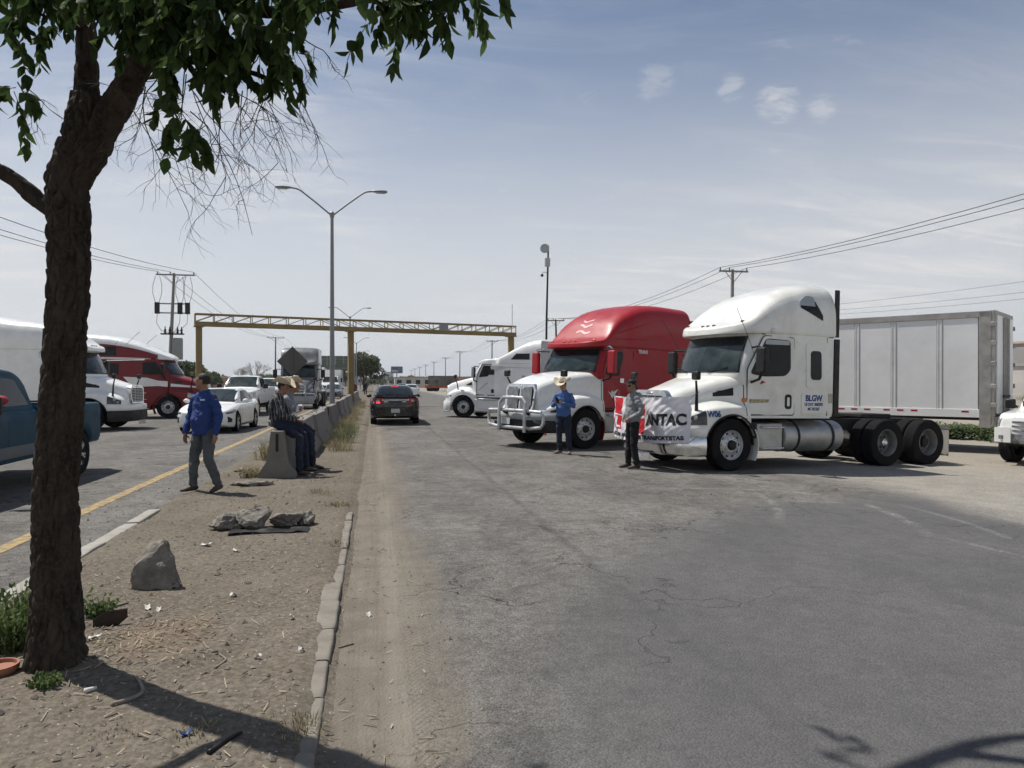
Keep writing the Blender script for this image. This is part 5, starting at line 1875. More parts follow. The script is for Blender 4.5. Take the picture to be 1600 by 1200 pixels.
# ---------------------------------------------------------------- white lorry with a stepped sleeper
P = dict(hood_x=(1.12, -0.62), hood_mat=white_paint, cab_mat=white_paint, roof_mat=white_paint,
         WO=[(1.12, 0.72), (1.06, 0.86), (0.95, 0.98), (0.8, 1.08), (0.5, 1.17), (0, 1.21), (-0.62, 1.18)],
         ZF=[(1.12, 0.92), (0.9, 1.06), (0.55, 1.22), (0.15, 1.32), (-0.2, 1.30), (-0.62, 1.12)],
         WH=[(1.12, 0.58), (0.8, 0.66), (0.3, 0.76), (-0.2, 0.88), (-0.62, 0.98)],
         ZT=[(1.12, 1.40), (1.08, 1.54), (0.96, 1.62), (0.6, 1.73), (0.1, 1.85), (-0.3, 1.93), (-0.62, 1.97)],
         ZB=[(1.12, 0.60), (-0.62, 0.62)],
         W=[(0.0, 1.0), (-0.5, 1.02), (-1.0, 1.04), (-1.64, 1.05), (-1.72, 1.19), (-3.85, 1.20)],
         XF=[(1.05, -0.5), (1.94, -0.42), (2.0, -0.44), (2.56, -0.80), (2.66, -0.86)],
         bow=0.22, cab_r=0.15, cab_z=(1.0, 2.60), cab_xr=-3.82, shield=(2.0, 2.50, 0.92),
         RW=[(-0.52, 0.45), (-0.60, 0.76), (-0.72, 0.92), (-0.9, 1.0), (-1.64, 1.05), (-1.76, 1.18), (-3.85, 1.195)],
         RZ=[(-0.52, 2.62), (-0.62, 2.68), (-0.9, 2.76), (-1.3, 2.82), (-1.7, 2.86), (-1.95, 2.98), (-2.5, 3.32), (-3.1, 3.62), (-3.5, 3.73), (-3.85, 3.76)],
         roof_z0=2.56, roof_x=(-0.52, -3.85), roof_k=0.5, axles=(-4.7, -6.0), tank=(-1.9, -3.6), box=(-0.75, -1.7),
         flare=white_paint, steer=R(10), tumble=0.02, tank_mat=white_paint, lip_mat=white_paint)
Ct = Tractor('semi_truck', 'white lorry with a steep wedge-shaped sleeper farthest down the right carriageway', P)
e = Ct.e
plan = sym([(0.64, 1.20), (0.88, 1.17), (1.10, 0.98), (1.24, 0.60), (1.28, 0.0)])
Ct.bumper(plan, 0.30, 0.78, white_paint, 'bumper', rad=0.14)
Ct.bumper([(x + 0.02, y) for x, y in plan], 0.24, 0.34, chrome, 'bumper_lip', rad=0.14)
gr = Ct.front_plate('grille_surround', mirror_poly([(0.42, 0.84), (0.50, 1.05), (0.50, 1.42), (0.40, 1.54)]), 1.06, 0.12, chrome, 0.08, lean=0.12)
for k in range(7):
    MB().box((1.19 - 0.12 * (0.08 * k - 0.1), 0, 0.92 + 0.08 * k), (0.02, 0.84, 0.03)).build('grille_bar', alu, gr)
Ct.hood_patch('headlamp', lamp_glass, 1.04, 0.80, lambda x: 0.92 + (1.04 - x) * 0.02, lambda x: 0.99 + (1.04 - x) * 0.55, 0.012)
Ct.hood_patch('turn_lamp', dark_lamp, 0.74, 0.62, lambda x: 1.0, lambda x: 1.06, 0.012, n=3, nz=3)
Ct.hood_patch('vent', plastic, -0.02, -0.34, lambda x: 1.55, lambda x: 1.58 + (-0.02 - x) * 0.42, 0.010, n=5, nz=3)
drs = Ct.side('door', [(-0.66, 1.12), (-1.58, 1.12), (-1.58, 2.52), (-0.92, 2.54), (-0.66, 2.0)], white_paint, 0.010, 0.06)
Ct.side('door_seam', [(-0.62, 1.08), (-1.62, 1.08), (-1.62, 2.56), (-0.88, 2.58), (-0.62, 2.02)], rubber, 0.004, 0.06)
Ct.side('window_seal', [(-0.74, 1.93), (-1.2, 1.98), (-1.24, 2.06), (-1.52, 2.06), (-1.52, 2.48), (-0.95, 2.50)], rubber, 0.013, 0.05, par=drs)
Ct.side('window', [(-0.77, 1.95), (-1.17, 2.0), (-1.22, 2.08), (-1.49, 2.08), (-1.49, 2.45), (-0.96, 2.47)], tint, 0.016, 0.04, par=drs)
Ct.side('handle', [(-1.38, 1.2), (-1.52, 1.2), (-1.52, 1.38), (-1.38, 1.38)], plastic, 0.018, 0.03, par=drs)
for sg in (-1, 1):
    MB().tube([(-0.70, sg * 1.06, 1.30), (-1.1, sg * 1.07, 1.62), (-1.2, sg * 1.05, 1.68)], 0.012, 6).build('grab_rail', chrome, e)
    MB().box((-1.9, sg * 1.16, 0.60), (2.6, 0.05, 0.62)).build('side_skirt', white_paint, e, bevel=0.02)
    MB().box((-1.9, sg * 1.19, 0.90), (2.3, 0.08, 0.04)).build('step', alu, e)
    MB().box((-1.9, sg * 1.19, 0.32), (2.5, 0.05, 0.03)).build('skirt_trim', chrome, e)
    MB().slab(lambda x, z, o, sg=sg: (x, sg * (1.19 - o - 0.05 * (x + 3.85) / -0.7), z), lin(-3.84, -4.5, 6), lin(1.5, 3.62, 5), 0.03).build('side_extender', simple('grey_fairing', (0.42, 0.42, 0.42), 0.6), e)
    MB().tube([(-3.98, sg * 0.9, 1.0), (-3.98, sg * 0.9, 2.2)], 0.09, 10).build('exhaust_stack', chassis_m, e)
MB().slab(lambda y, x, o: (x, y, 3.74 - 0.12 * (y / 1.2) ** 2 - 0.15 * (-3.84 - x) + o), lin(-1.15, 1.15, 9), lin(-3.84, -4.5, 4), 0.03).build('roof_extender', simple('grey_fairing', (0.42, 0.42, 0.42), 0.6), e)
Ct.roof_patch('roof_window', tint, -2.40, -3.30, lambda x: 2.78, lambda x: min(2.80 + (-2.40 - x) * 1.1, 3.06), n=12, th=0.012)
Ct.side('sleeper_joint', [(-1.80, 2.42), (-3.75, 2.38), (-3.75, 2.39), (-1.80, 2.43)], rubber, 0.004, 0.0)
Ct.side('side_hatch', [(-2.0, 1.1), (-2.7, 1.1), (-2.7, 1.7), (-2.0, 1.7)], white_paint, 0.008, 0.05)
Ct.side('reflector_post', [(-2.95, 1.62), (-3.10, 1.62), (-3.10, 2.05), (-2.95, 2.05)], silver_paint, 0.02, 0.02)
Ct.mirrors(silver_paint, -0.58, 1.90, 2.42, 1.34)
Ct.hood_mirrors(0.3, 0.98, 1.2, 1.95, 0.12, 0.16)
fC = Vector((-0.861, 0.507)).normalized()
place(Ct.e, *cam2w(-1.95, 36.0), math.atan2(fC.y, fC.x))

# ---------------------------------------------------------------- wine red lorry with white roof on the far side
P = dict(hood_x=(1.42, 0.05), hood_mat=wine_paint, cab_mat=wine_paint, roof_mat=white_paint,
         WO=[(1.42, 0.80), (1.34, 0.98), (1.1, 1.1), (0.8, 1.17), (0, 1.22), (-0.1, 1.21)],
         ZF=[(1.42, 0.98), (1.1, 1.1), (0.6, 1.26), (0.2, 1.30), (0.05, 1.28)],
         WH=[(1.42, 0.70), (1.0, 0.84), (0.5, 0.98), (0.05, 1.10)],
         ZT=[(1.42, 1.42), (1.36, 1.54), (1.1, 1.68), (0.6, 1.86), (0.05, 1.98)],
         ZB=[(1.42, 0.5), (0.05, 0.5)],
         W=[(0.2, 1.10), (-0.5, 1.17), (-1.2, 1.21), (-4.4, 1.22)],
         XF=[(0.95, -0.02), (1.95, 0.06), (2.02, 0.04), (2.62, -0.34), (2.74, -0.40)],
         bow=0.26, cab_r=0.16, cab_z=(0.60, 2.74), cab_xr=-4.3, shield=(2.04, 2.60, 1.0),
         RW=[(0.0, 0.50), (-0.10, 0.84), (-0.25, 1.02), (-0.6, 1.16), (-1.2, 1.20), (-4.34, 1.21)],
         RZ=[(0.0, 2.78), (-0.2, 2.90), (-0.6, 3.10), (-1.1, 3.34), (-1.8, 3.60), (-2.6, 3.78), (-3.5, 3.86), (-4.34, 3.86)],
         roof_z0=2.69, roof_x=(0.0, -4.34), roof_k=0.55, axles=(-5.0, -6.3), tank=(-1.6, -3.4), box=(-0.75, -1.5), flare=wine_paint, tumble=0.03, tank_mat=wine_paint)
Et = Tractor('semi_truck', 'wine red lorry with a white roof and stripe on the far carriageway', P)
e = Et.e
plan = sym([(0.7, 1.2), (1.1, 1.16), (1.4, 0.95), (1.52, 0.6), (1.56, 0)])
Et.bumper(plan, 0.32, 0.86, wine_paint, 'bumper', rad=0.14)
gr = Et.front_plate('grille_surround', mirror_poly([(0.45, 0.9), (0.52, 1.1), (0.55, 1.4), (0.48, 1.55)]), 1.38, 0.10, chrome, 0.06, lean=0.08)
for k in range(7):
    MB().box((1.49 - 0.08 * (0.07 * k), 0, 1.0 + 0.07 * k), (0.02, 0.84, 0.03)).build('grille_bar', plastic, gr)
Et.hood_patch('headlamp', lamp_glass, 1.30, 0.85, lambda x: 0.95, lambda x: 1.04 + (1.30 - x) * 0.3, 0.012)
Et.hood_patch('white_stripe', white_paint, 1.2, 0.1, lambda x: 1.40 + (1.2 - x) * 0.05, lambda x: 1.46 + (1.2 - x) * 0.12, 0.008, n=10)
Et.hood_patch('vent', plastic, 0.55, 0.25, lambda x: 1.62, lambda x: 1.70, 0.010, n=5, nz=3)
Et.roof_patch('red_side_panel', wine_paint, -0.45, -4.3, lambda x: 2.70, lambda x: 2.70 + (Et.tabs['RZ'](x) - 2.70) * 0.62, n=30, nz=6, th=0.008)
drs = Et.side('door', [(-0.10, 1.0), (-1.15, 1.0), (-1.15, 2.62), (-0.5, 2.64), (-0.10, 2.05)], wine_paint, 0.010, 0.06)
Et.side('window', [(-0.2, 2.0), (-1.08, 2.0), (-1.08, 2.56), (-0.52, 2.58)], tint, 0.016, 0.06, par=drs)
Et.side('white_stripe', [(-0.02, 1.44), (-0.4, 1.48), (-1.5, 1.44), (-1.9, 1.9), (-0.9, 1.86), (-0.4, 1.72), (-0.02, 1.70)], white_paint, 0.014, 0.02)
Et.side('trim_line', [(-1.0, 2.66), (-4.28, 2.58), (-4.28, 2.63), (-1.0, 2.70)], chrome, 0.010, 0.0)
Et.side('sleeper_window', [(-2.1, 2.0), (-3.2, 2.0), (-3.2, 2.5), (-2.1, 2.5)], tint, 0.012, 0.08)
Et.roof_patch('roof_window', tint, -2.2, -3.1, lambda x: 2.86, lambda x: 3.26, n=6, th=0.018)
for z in (0.86, 1.16):
    Et.side('trim_line', [(-0.9, z), (-3.8, z), (-3.8, z + 0.02), (-0.9, z + 0.02)], chrome, 0.012, 0.0)
Et.mirrors(plastic, -0.12, 1.95, 2.50, 1.48)
Et.hood_mirrors(0.95, 1.0, 1.3, 1.9, 0.12, 0.12)
for sg in (-1, 1):
    MB().tube([(-2.0, sg * 1.1, 3.2), (-1.2, sg * 1.2, 3.95)], 0.012, 5).build('aerial', chrome, e)
place(Et.e, -9.25, 37.2, R(-2))

# ---------------------------------------------------------------- box trailer
rear = Vector(cam2w(12.7, 19.5))
ft = Vector((-0.592, 0.803)).normalized()
lt = Vector((-ft.y, ft.x))           # left flank faces the camera
TL, TW, TB, TT = 14.7, 2.58, 1.02, 3.85
bt = empty('box_trailer')
place(bt, rear.x - lt.x * TW / 2, rear.y - lt.y * TW / 2, math.atan2(ft.y, ft.x), tilt=False)
panel_m = simple('trailer_white_sheet', (0.72, 0.725, 0.72), 0.42, 0, 0.05, 1.2, bump=0.25, bs=2.2, dust=0.12, bd=0.02, coat=0.2)
post_m = simple('trailer_post_white', (0.66, 0.66, 0.65), 0.45, 0, 0.06, 3, dust=0.2)
rail_m = simple('trailer_rail', (0.33, 0.32, 0.30), 0.5, 0.4, 0.2, 3, dust=0.3)
MB().box((TL / 2, 0, (TB + TT) / 2), (TL - 0.06, TW - 0.08, TT - TB - 0.06)).build('inner_box', rail_m, bt)
MB().box((TL / 2, 0, TT - 0.02), (TL, TW - 0.02, 0.03)).build('roof_sheet', rail_m, bt)
MB().box((TL + 0.0, 0, (TB + TT) / 2), (0.06, TW - 0.1, TT - TB - 0.1)).build('front_wall', panel_m, bt)
xs = [0.30]
for sp in (0.92, 1.17, 1.0):
    xs.append(xs[-1] + sp)
while xs[-1] < TL - 1.3:
    xs.append(xs[-1] + 1.22)
xs.append(TL - 0.05)
pw = 0.14
for sg in (-1, 1):
    MB().box((TL / 2, sg * (TW / 2 - 0.005), TT - 0.075), (TL, 0.05, 0.17)).build('top_rail', rail_m, bt, bevel=0.01)
    MB().box((TL / 2, sg * (TW / 2 - 0.012), TB + 0.10), (TL, 0.05, 0.22)).build('bottom_rail', panel_m, bt, bevel=0.008)
    for i in range(len(xs) - 1):
        a, b_ = xs[i] + pw / 2 * (i > 0), xs[i + 1] - pw / 2
        MB().box(((a + b_) / 2, sg * (TW / 2 - 0.022), (TB + 0.21 + TT - 0.16) / 2), (b_ - a - 0.010, 0.03, TT - TB - 0.37)).build('side_panel', panel_m, bt, bevel=0.004)
        if i > 0:
            pst = MB().box((xs[i], sg * (TW / 2 - 0.018), (TB + 0.21 + TT - 0.16) / 2), (pw - 0.006, 0.03, TT - TB - 0.37)).build('wall_post', post_m, bt, bevel=0.003)
            for q in (-0.045, 0.045):
                MB().box((xs[i] + q, sg * (TW / 2 + 0.000), (TB + 0.21 + TT - 0.16) / 2), (0.022, 0.012, TT - TB - 0.37)).build('post_rib', post_m, pst)
    for i in range(7):
        for k in range(3):
            x = 0.60 + 0.36 * k * 1.0 + i * 1.25
            if x < TL - 0.6 and not (i == 0 and k != 0):
                MB().box((x, sg * (TW / 2 + 0.0145), TB + 0.145), (0.17, 0.003, 0.045)).build('reflective_tape', red_lens, bt)
    # rear corner post with hinges
    MB().box((0.14, sg * (TW / 2 - 0.01), (TB + TT) / 2 - 0.14), (0.27, 0.06, TT - TB + 0.28)).build('corner_post', rail_m, bt, bevel=0.01)
    MB().box((-0.03, sg * (TW / 2 - 0.07), (TB + TT) / 2 - 0.1), (0.08, 0.16, TT - TB + 0.2)).build('corner_post', rail_m, bt, bevel=0.01)
    for z in (1.35, 1.85, 2.45, 3.0, 3.5):
        MB().box((-0.06, sg * (TW / 2 + 0.015), z), (0.14, 0.04, 0.12)).build('hinge', rail_m, bt, bevel=0.01)
    dr = MB().box((-0.085, sg * 0.57, (TB + TT) / 2), (0.05, 1.10, TT - TB - 0.2)).build('rear_door', panel_m, bt, bevel=0.01)
    for y in (0.12, 0.34):
        MB().tube([(-0.135, sg * y, TB + 0.02), (-0.135, sg * y, TT - 0.12)], 0.022, 8).build('lock_rod', rail_m, dr)
        MB().box((-0.14, sg * y, TB + 0.55), (0.04, 0.20, 0.06)).build('lock_handle', chassis_m, dr)
    MB().box((-0.12, sg * 0.01, (TB + TT) / 2), (0.012, 0.05, TT - TB - 0.2)).build('door_seal', rubber, dr)
    # rear underride guard
    MB().box((-0.03, sg * 0.55, 0.70), (0.10, 0.10, 0.52)).build('guard_post', rail_m, bt)
MB().box((-0.03, 0, TT - 0.05), (0.10, TW - 0.04, 0.14)).build('rear_header', rail_m, bt)
MB().box((-0.03, 0, TB - 0.06), (0.12, TW - 0.04, 0.16)).build('rear_sill', rail_m, bt)
MB().box((-0.04, 0, 0.42), (0.12, 2.3, 0.12)).build('underride_bar', rail_m, bt)
MB().box((TL / 2, 0, TB - 0.06), (TL - 0.4, 0.9, 0.12)).build('underframe', chassis_m, bt)
MB().box((TL / 2, 0, TB - 0.01), (TL - 0.2, TW - 0.12, 0.05)).build('floor', chassis_m, bt)
for x in (5.0, 6.25):
    for sg in (-1, 1):
        w = truck_wheel(bt, x, sg * 0.90, sg, True)
    MB().tube([(x, -0.95, 0.512), (x, 0.95, 0.512)], 0.07, 8).build('axle', chassis_m, bt)
    MB().box((x, 0, 0.76), (0.9, 1.0, 0.4)).build('bogie', chassis_m, bt)
for sg in (-1, 1):
    MB().box((11.8, sg * 0.6, 0.50), (0.12, 0.12, 0.92)).build('landing_leg', chassis_m, bt)
    MB().box((11.8, sg * 0.6, 0.025), (0.3, 0.25, 0.05)).build('landing_foot', chassis_m, bt)
    MB().box((4.2, sg * 1.0, 0.72), (0.012, 0.6, 0.8)).build('mud_flap', plastic, bt)
MB().box((11.8, 0, 0.7), (0.06, 1.1, 0.06)).build('leg_brace', chassis_m, bt)
tag(bt, 'long white box trailer with ribbed side panels parked behind the white lorry', 'trailer')
# ------------------------------------------------------------------ cars and pickups
class Car:
    def __init__(s, name, label, P, cat='car', group=None):
        s.P = P
        s.e = empty(name)
        tag(s.e, label, cat, group)
        s.T = {k: pchip(v) for k, v in P.items() if k.isupper()}
        s.lower()
        s.green()
        ax = P['axles']
        kind = P.get('wheel', 'c')
        r = P.get('wr', 0.325)
        for x in ax:
            for sg in (-1, 1):
                car_wheel(s.e, x, sg * (P['track']), sg, r, kind, P.get('steer', 0) if x == ax[0] else 0)

    def half(s, x):
        T = s.T
        r = s.P.get('wr', 0.325)
        ar = r + s.P.get('gap', 0.055)
        zl = T['ZB'](x)
        for a in s.P['axles']:
            zl = max(zl, arch(x, a, ar, r + 0.01))
        w, zt = T['W'](x), T['ZT'](x)
        zs = T['ZS'](x) if 'ZS' in T else zt - 0.14
        zs = min(zs, zt - 0.03)
        zl = min(zl, zs - 0.05)
        zm = max(zl + 0.02, min(zl + 0.14, zs - 0.06))
        zw = max(zm + 0.02, zs - 0.18)
        tp = s.P.get('shoulder', 0.10)
        pts = [(0, zl), (w - 0.045, zl), (w - 0.008, zm), (w, zw), (w - 0.022, zs), (w - tp, zt - 0.012), (w * 0.5, zt + 0.006), (0, zt + 0.016)]
        return fillet(pts, [0, 0.03, 0.05, 0.08, 0.05, 0.06, 0.2, 0], 4)

    def lower(s):
        P = s.P
        x0, x1 = P['x']
        xs = lin(x0, x1, 60) + [x0 + 0.015, x0 + 0.04, x1 - 0.015, x1 - 0.04]
        ar = P.get('wr', 0.325) + P.get('gap', 0.055)
        for a in P['axles']:
            xs += [a + ar * math.cos(q) * 0.9999 for q in lin(0, pi, 25)]
        xs = sorted(set(round(x, 4) for x in xs if x0 <= x <= x1))
        s.body = shell(xs, s.half).build('body', P['mat'], s.e, 38)
        r = P.get('wr', 0.325)
        for a in P['axles']:
            for sg in (-1, 1):
                ring = [[(a + (ar - 0.004) * math.cos(q), sg * yy, r + 0.01 + (ar - 0.004) * math.sin(q)) for q in lin(0, pi, 15)] for yy in (0.35, P['track'] + 0.06)]
                MB().rings(ring, False, False).build('wheel_well', rubber, s.e)

    def patch(s, name, mat, x0, x1, zlo, zhi, off=0.006, sides=(1, -1), n=8, nz=5, th=0.01, par=None):
        out = []
        for sg in sides:
            def f(x, q, o):
                z = zlo(x) + (zhi(x) - zlo(x)) * q
                return (x, sg * (surf_y(s.half(x), z) + off - th + o), z)
            out.append(MB().slab(f, lin(x0, x1, n), lin(0, 1, nz), th).build(name, mat, par or s.e, 50))
        return out

    # greenhouse: straight tumblehome sides between belt and roof edge
    def gsec(s, x):
        T = s.T
        return T['GW'](x), T['GB'](x), T['RW'](x), T['RZ'](x)

    def green(s):
        P = s.P
        g0, g1 = P['gx']
        xs = sorted(set(lin(g0, g1, 40) + [g0 + 0.01, g1 - 0.01]))

        def hf(x):
            wb, zb, wr, zr = s.gsec(x)
            zr = max(zr, zb + 0.012)
            wr2 = wb + (wr - wb) * min(1, (zr - zb) / P['gh'])
            pts = [(0, zb - 0.03), (wb, zb - 0.03), (wb, zb), (wr2, zr - 0.02), (wr2 - 0.09, zr), (0, zr + 0.02)]
            return fillet(pts, [0, 0, 0.01, 0.05, 0.08, 0], 4)
        s.gh = hf
        s.cab = shell(xs, hf).build('cabin', P.get('roofmat', P['mat']), s.e, 40)

    def side_glass(s, name, poly, mat=None, th=0.010, sides=(1, -1), rad=0.04, par=None):
        pg = fillet(poly, rad, 4, True)
        for sg in sides:
            def f(p, o):
                return (p[0], sg * (surf_y(s.gh(p[0]), p[1]) - 0.003 + o), p[1])
            MB().prism(pg, f, th).build(name, mat or tint, par or s.cab, 30)

    def top_glass(s, name, x0, x1, k0=0.93, k1=0.9, mat=None, th=0.010, n=9):
        def topz(x, y):
            hp = s.gh(x)
            best = -1
            for (y0, z0), (y1, z1) in zip(hp[:-1], hp[1:]):
                lo, hi = min(y0, y1), max(y0, y1)
                if lo - 1e-6 <= y <= hi + 1e-6 and hi - lo > 1e-6:
                    best = max(best, z0 + (z1 - z0) * (y - y0) / (y1 - y0))
            return best

        def f(x, v, o):
            hp = s.gh(x)
            wtop = max(y for y, z in hp[-12:])
            k = k0 + (k1 - k0) * (x - x0) / (x1 - x0)
            y = v * wtop * k
            sl = -1 if x1 < x0 else 1
            return (x - sl * o * 0.6, y, topz(x, abs(y)) + o * 0.8 - 0.002)
        return MB().slab(f, lin(x0, x1, n), lin(-1, 1, 13), th).build(name, mat or shield, s.cab, 60)

    def mirror(s, x, z, out=None, mat=None):
        w = s.T['W'](x)
        for sg in (-1, 1):
            MB().ball((x, sg * (w + 0.06), z), (0.06, 0.11, 0.075)).build('mirror', mat or s.P['mat'], s.e)

    def seam(s, xs_, z0, z1):
        for x in xs_:
            s.patch('door_seam', rubber, x, x - 0.008, lambda q: z0, lambda q: z1, 0.0015, n=2, nz=8, th=0.004)


def sedan(name, label, mat, group=None, steer=0.0, far=False):
    """front axle at 0, nose at +0.92, tail at -3.73"""
    P = dict(mat=mat, x=(-3.75, 0.92), axles=(0.0, -2.71), track=0.80, steer=steer,
             W=[(0.92, 0.55), (0.88, 0.70), (0.75, 0.82), (0.45, 0.885), (0, 0.905), (-1.5, 0.91), (-2.7, 0.905), (-3.3, 0.87), (-3.62, 0.80), (-3.75, 0.62)],
             ZB=[(0.92, 0.30), (0.7, 0.20), (0.3, 0.18), (-3.2, 0.20), (-3.75, 0.34)],
             ZT=[(0.92, 0.62), (0.88, 0.69), (0.7, 0.78), (0.3, 0.87), (-0.3, 0.945), (-0.55, 0.96), (-2.4, 0.98), (-3.0, 1.02), (-3.6, 1.035), (-3.72, 1.0), (-3.75, 0.92)],
             ZS=[(0.92, 0.5), (0.7, 0.66), (0.2, 0.78), (-0.5, 0.87), (-2.5, 0.92), (-3.4, 0.93), (-3.75, 0.80)],
             gx=(-3.28, -0.28), gh=0.47,
             GW=[(-0.28, 0.70), (-0.7, 0.80), (-1.5, 0.82), (-2.5, 0.80), (-3.28, 0.66)],
             GB=[(-0.28, 0.93), (-0.7, 0.955), (-2.5, 0.985), (-3.28, 1.0)],
             RW=[(-0.28, 0.60), (-1.3, 0.60), (-2.4, 0.58), (-3.28, 0.52)],
             RZ=[(-0.28, 0.95), (-0.6, 1.12), (-0.95, 1.30), (-1.25, 1.415), (-1.7, 1.445), (-2.2, 1.42), (-2.6, 1.32), (-3.0, 1.14), (-3.28, 1.02)])
    K = Car(name, label, P, group=group)
    e = K.e
    K.top_glass('windscreen', -0.36, -1.20)
    K.top_glass('rear_window', -3.22, -2.42)
    K.side_glass('window', [(-0.78, 1.0), (-1.62, 1.01), (-1.62, 1.36), (-1.30, 1.35)])
    K.side_glass('window', [(-1.68, 1.01), (-2.45, 1.03), (-2.36, 1.30), (-2.05, 1.36), (-1.68, 1.365)])
    K.side_glass('window', [(-2.50, 1.03), (-2.78, 1.05), (-2.42, 1.27)])
    K.seam((-0.55, -1.65, -2.62), 0.30, 0.90)
    K.patch('sill', plastic, -0.42, -2.30, lambda x: 0.19, lambda x: 0.255, 0.004, n=6, nz=2)
    K.patch('door_handle', mat, -1.42, -1.60, lambda x: 0.80, lambda x: 0.825, 0.022, n=3, nz=2, th=0.02)
    K.patch('door_handle', mat, -2.38, -2.56, lambda x: 0.82, lambda x: 0.845, 0.022, n=3, nz=2, th=0.02)
    K.patch('headlamp', dark_lamp, 0.83, 0.36, lambda x: 0.63 + (0.83 - x) * 0.10, lambda x: 0.68 + (0.83 - x) * 0.17, 0.008)
    K.patch('headlamp_strip', lamp_glass, 0.80, 0.45, lambda x: 0.66 + (0.83 - x) * 0.10, lambda x: 0.675 + (0.83 - x) * 0.12, 0.014, nz=2)
    K.patch('fog_recess', rubber, 0.84, 0.66, lambda x: 0.36, lambda x: 0.55 - (0.84 - x) * 0.5, 0.006)
    K.patch('tail_lamp', red_lens, -3.66, -3.20, lambda x: 0.80 - (-3.20 - x) * 0.1, lambda x: 0.92, 0.008)
    MB().prism(fillet(mirror_poly([(0.26, 0.30), (0.46, 0.36), (0.50, 0.50), (0.30, 0.66), (0.16, 0.66)]), 0.03, 3, True), lambda p, o: (0.905 + o, p[0], p[1]), 0.02).build('grille', plastic, e)
    MB().prism(fillet(mirror_poly([(0.12, 0.46), (0.30, 0.66), (0.26, 0.67), (0.09, 0.47)]), 0.01, 3, True), lambda p, o: (0.925 + o, p[0], p[1]), 0.012).build('grille_trim', chrome, e)
    MB().box((0.935, 0, 0.42), (0.012, 0.32, 0.12)).build('number_plate', plate_m, e)
    MB().box((-3.765, 0, 0.62), (0.012, 0.32, 0.12)).build('number_plate', plate_m, e)
    K.mirror(-0.72, 1.02)
    return K


sen = sedan('sedan', 'shiny white saloon car rolling past the man in the blue shirt', white_paint)
place(sen.e, -5.35, 25.9, R(-93))
gs = sedan('sedan', 'silver saloon car between the lamp post and the grey lorry', silver_paint)
p = W(492, 66)
place(gs.e, p.x - 0.1, p.y + 1, R(-90))

# black saloon seen from behind
P = dict(mat=black_paint, x=(-3.95, 1.10), axles=(0.0, -2.87), track=0.83, wr=0.345,
         W=[(1.10, 0.6), (1.0, 0.80), (0.7, 0.92), (0, 0.955), (-1.5, 0.96), (-2.9, 0.965), (-3.5, 0.945), (-3.80, 0.90), (-3.92, 0.84), (-3.95, 0.78)],
         ZB=[(1.10, 0.3), (0.6, 0.2), (-3.4, 0.24), (-3.95, 0.36)],
         ZT=[(1.10, 0.7), (0.9, 0.84), (0.3, 0.96), (-0.4, 1.02), (-2.6, 1.08), (-3.2, 1.12), (-3.75, 1.135), (-3.90, 1.11), (-3.95, 1.04)],
         ZS=[(1.10, 0.6), (0.5, 0.8), (-0.5, 0.95), (-2.8, 1.0), (-3.6, 1.02), (-3.95, 0.92)],
         gx=(-3.45, -0.35), gh=0.46,
         GW=[(-0.35, 0.74), (-0.8, 0.84), (-1.6, 0.86), (-2.6, 0.85), (-3.45, 0.74)],
         GB=[(-0.35, 1.0), (-0.8, 1.03), (-2.6, 1.08), (-3.45, 1.11)],
         RW=[(-0.35, 0.62), (-1.4, 0.63), (-2.5, 0.60), (-3.45, 0.60)],
         RZ=[(-0.35, 1.02), (-0.7, 1.2), (-1.1, 1.40), (-1.45, 1.50), (-1.9, 1.53), (-2.4, 1.51), (-2.75, 1.43), (-3.1, 1.29), (-3.45, 1.13)])
K = Car('sedan', 'black saloon car with a lit brake lamp driving away beside the barriers', P)
e = K.e
K.top_glass('windscreen', -0.42, -1.38)
rw = K.top_glass('rear_window', -3.40, -2.52, 0.92, 0.88, tint)
K.side_glass('window', [(-0.95, 1.07), (-1.75, 1.08), (-1.75, 1.44), (-1.5, 1.44)])
K.side_glass('window', [(-1.82, 1.08), (-2.70, 1.11), (-2.5, 1.40), (-1.82, 1.445)])
K.mirror(-0.85, 1.08)
K.seam((-0.7, -1.78, -2.75), 0.36, 0.98)


def tail(y0, y1, z0, z1, x=-3.955, mat=red_lens, name='tail_lamp', th=0.012, rad=0.03, slope=0.0):
    pg = fillet([(y0, z0), (y1, z0), (y1, z1), (y0, z1)], rad, 3, True)
    return MB().prism(pg, lambda p, o: (x - o + 0.13 * max(0, abs(p[0]) - 0.5) ** 1.5 + (p[1] - 0.8) * slope, p[0], p[1]), th).build(name, mat, e)


# rear face details follow the rounded tail
for sg in (-1, 1):
    ex = lambda y: -3.955
    l = MB().slab(lambda y, z, o: (-3.945 + 0.42 * max(0, abs(y) - 0.62) ** 1.3 - o + max(0, z - 0.97) * 0.15, y, z), lin(sg * 0.46, sg * 0.86, 8), lin(0.82, 1.04, 5), 0.02).build('tail_lamp', red_lens, e, 60)
    MB().slab(lambda y, z, o: (-3.967 + 0.42 * max(0, abs(y) - 0.62) ** 1.3 - o, y, z), lin(sg * 0.60, sg * 0.72, 5), lin(0.90, 0.985, 4), 0.004).build('reverse_lens', simple('pale_lens', (0.5, 0.42, 0.38), 0.2), l)
    if sg > 0:
        MB().slab(lambda y, z, o: (-3.967 + 0.42 * max(0, abs(y) - 0.62) ** 1.3 - o, y, z), lin(0.58, 0.84, 7), lin(0.84, 0.905, 4), 0.006).build('lit_lens', brake_on, l)
    MB().tube([(-3.93, sg * 0.56, 0.40), (-4.0, sg * 0.56, 0.40)], 0.05, 12).build('exhaust_tip', chassis_m, e)
    MB().box((-3.93, sg * 0.80, 0.60), (0.05, 0.16, 0.03)).build('reflector', chrome, e)
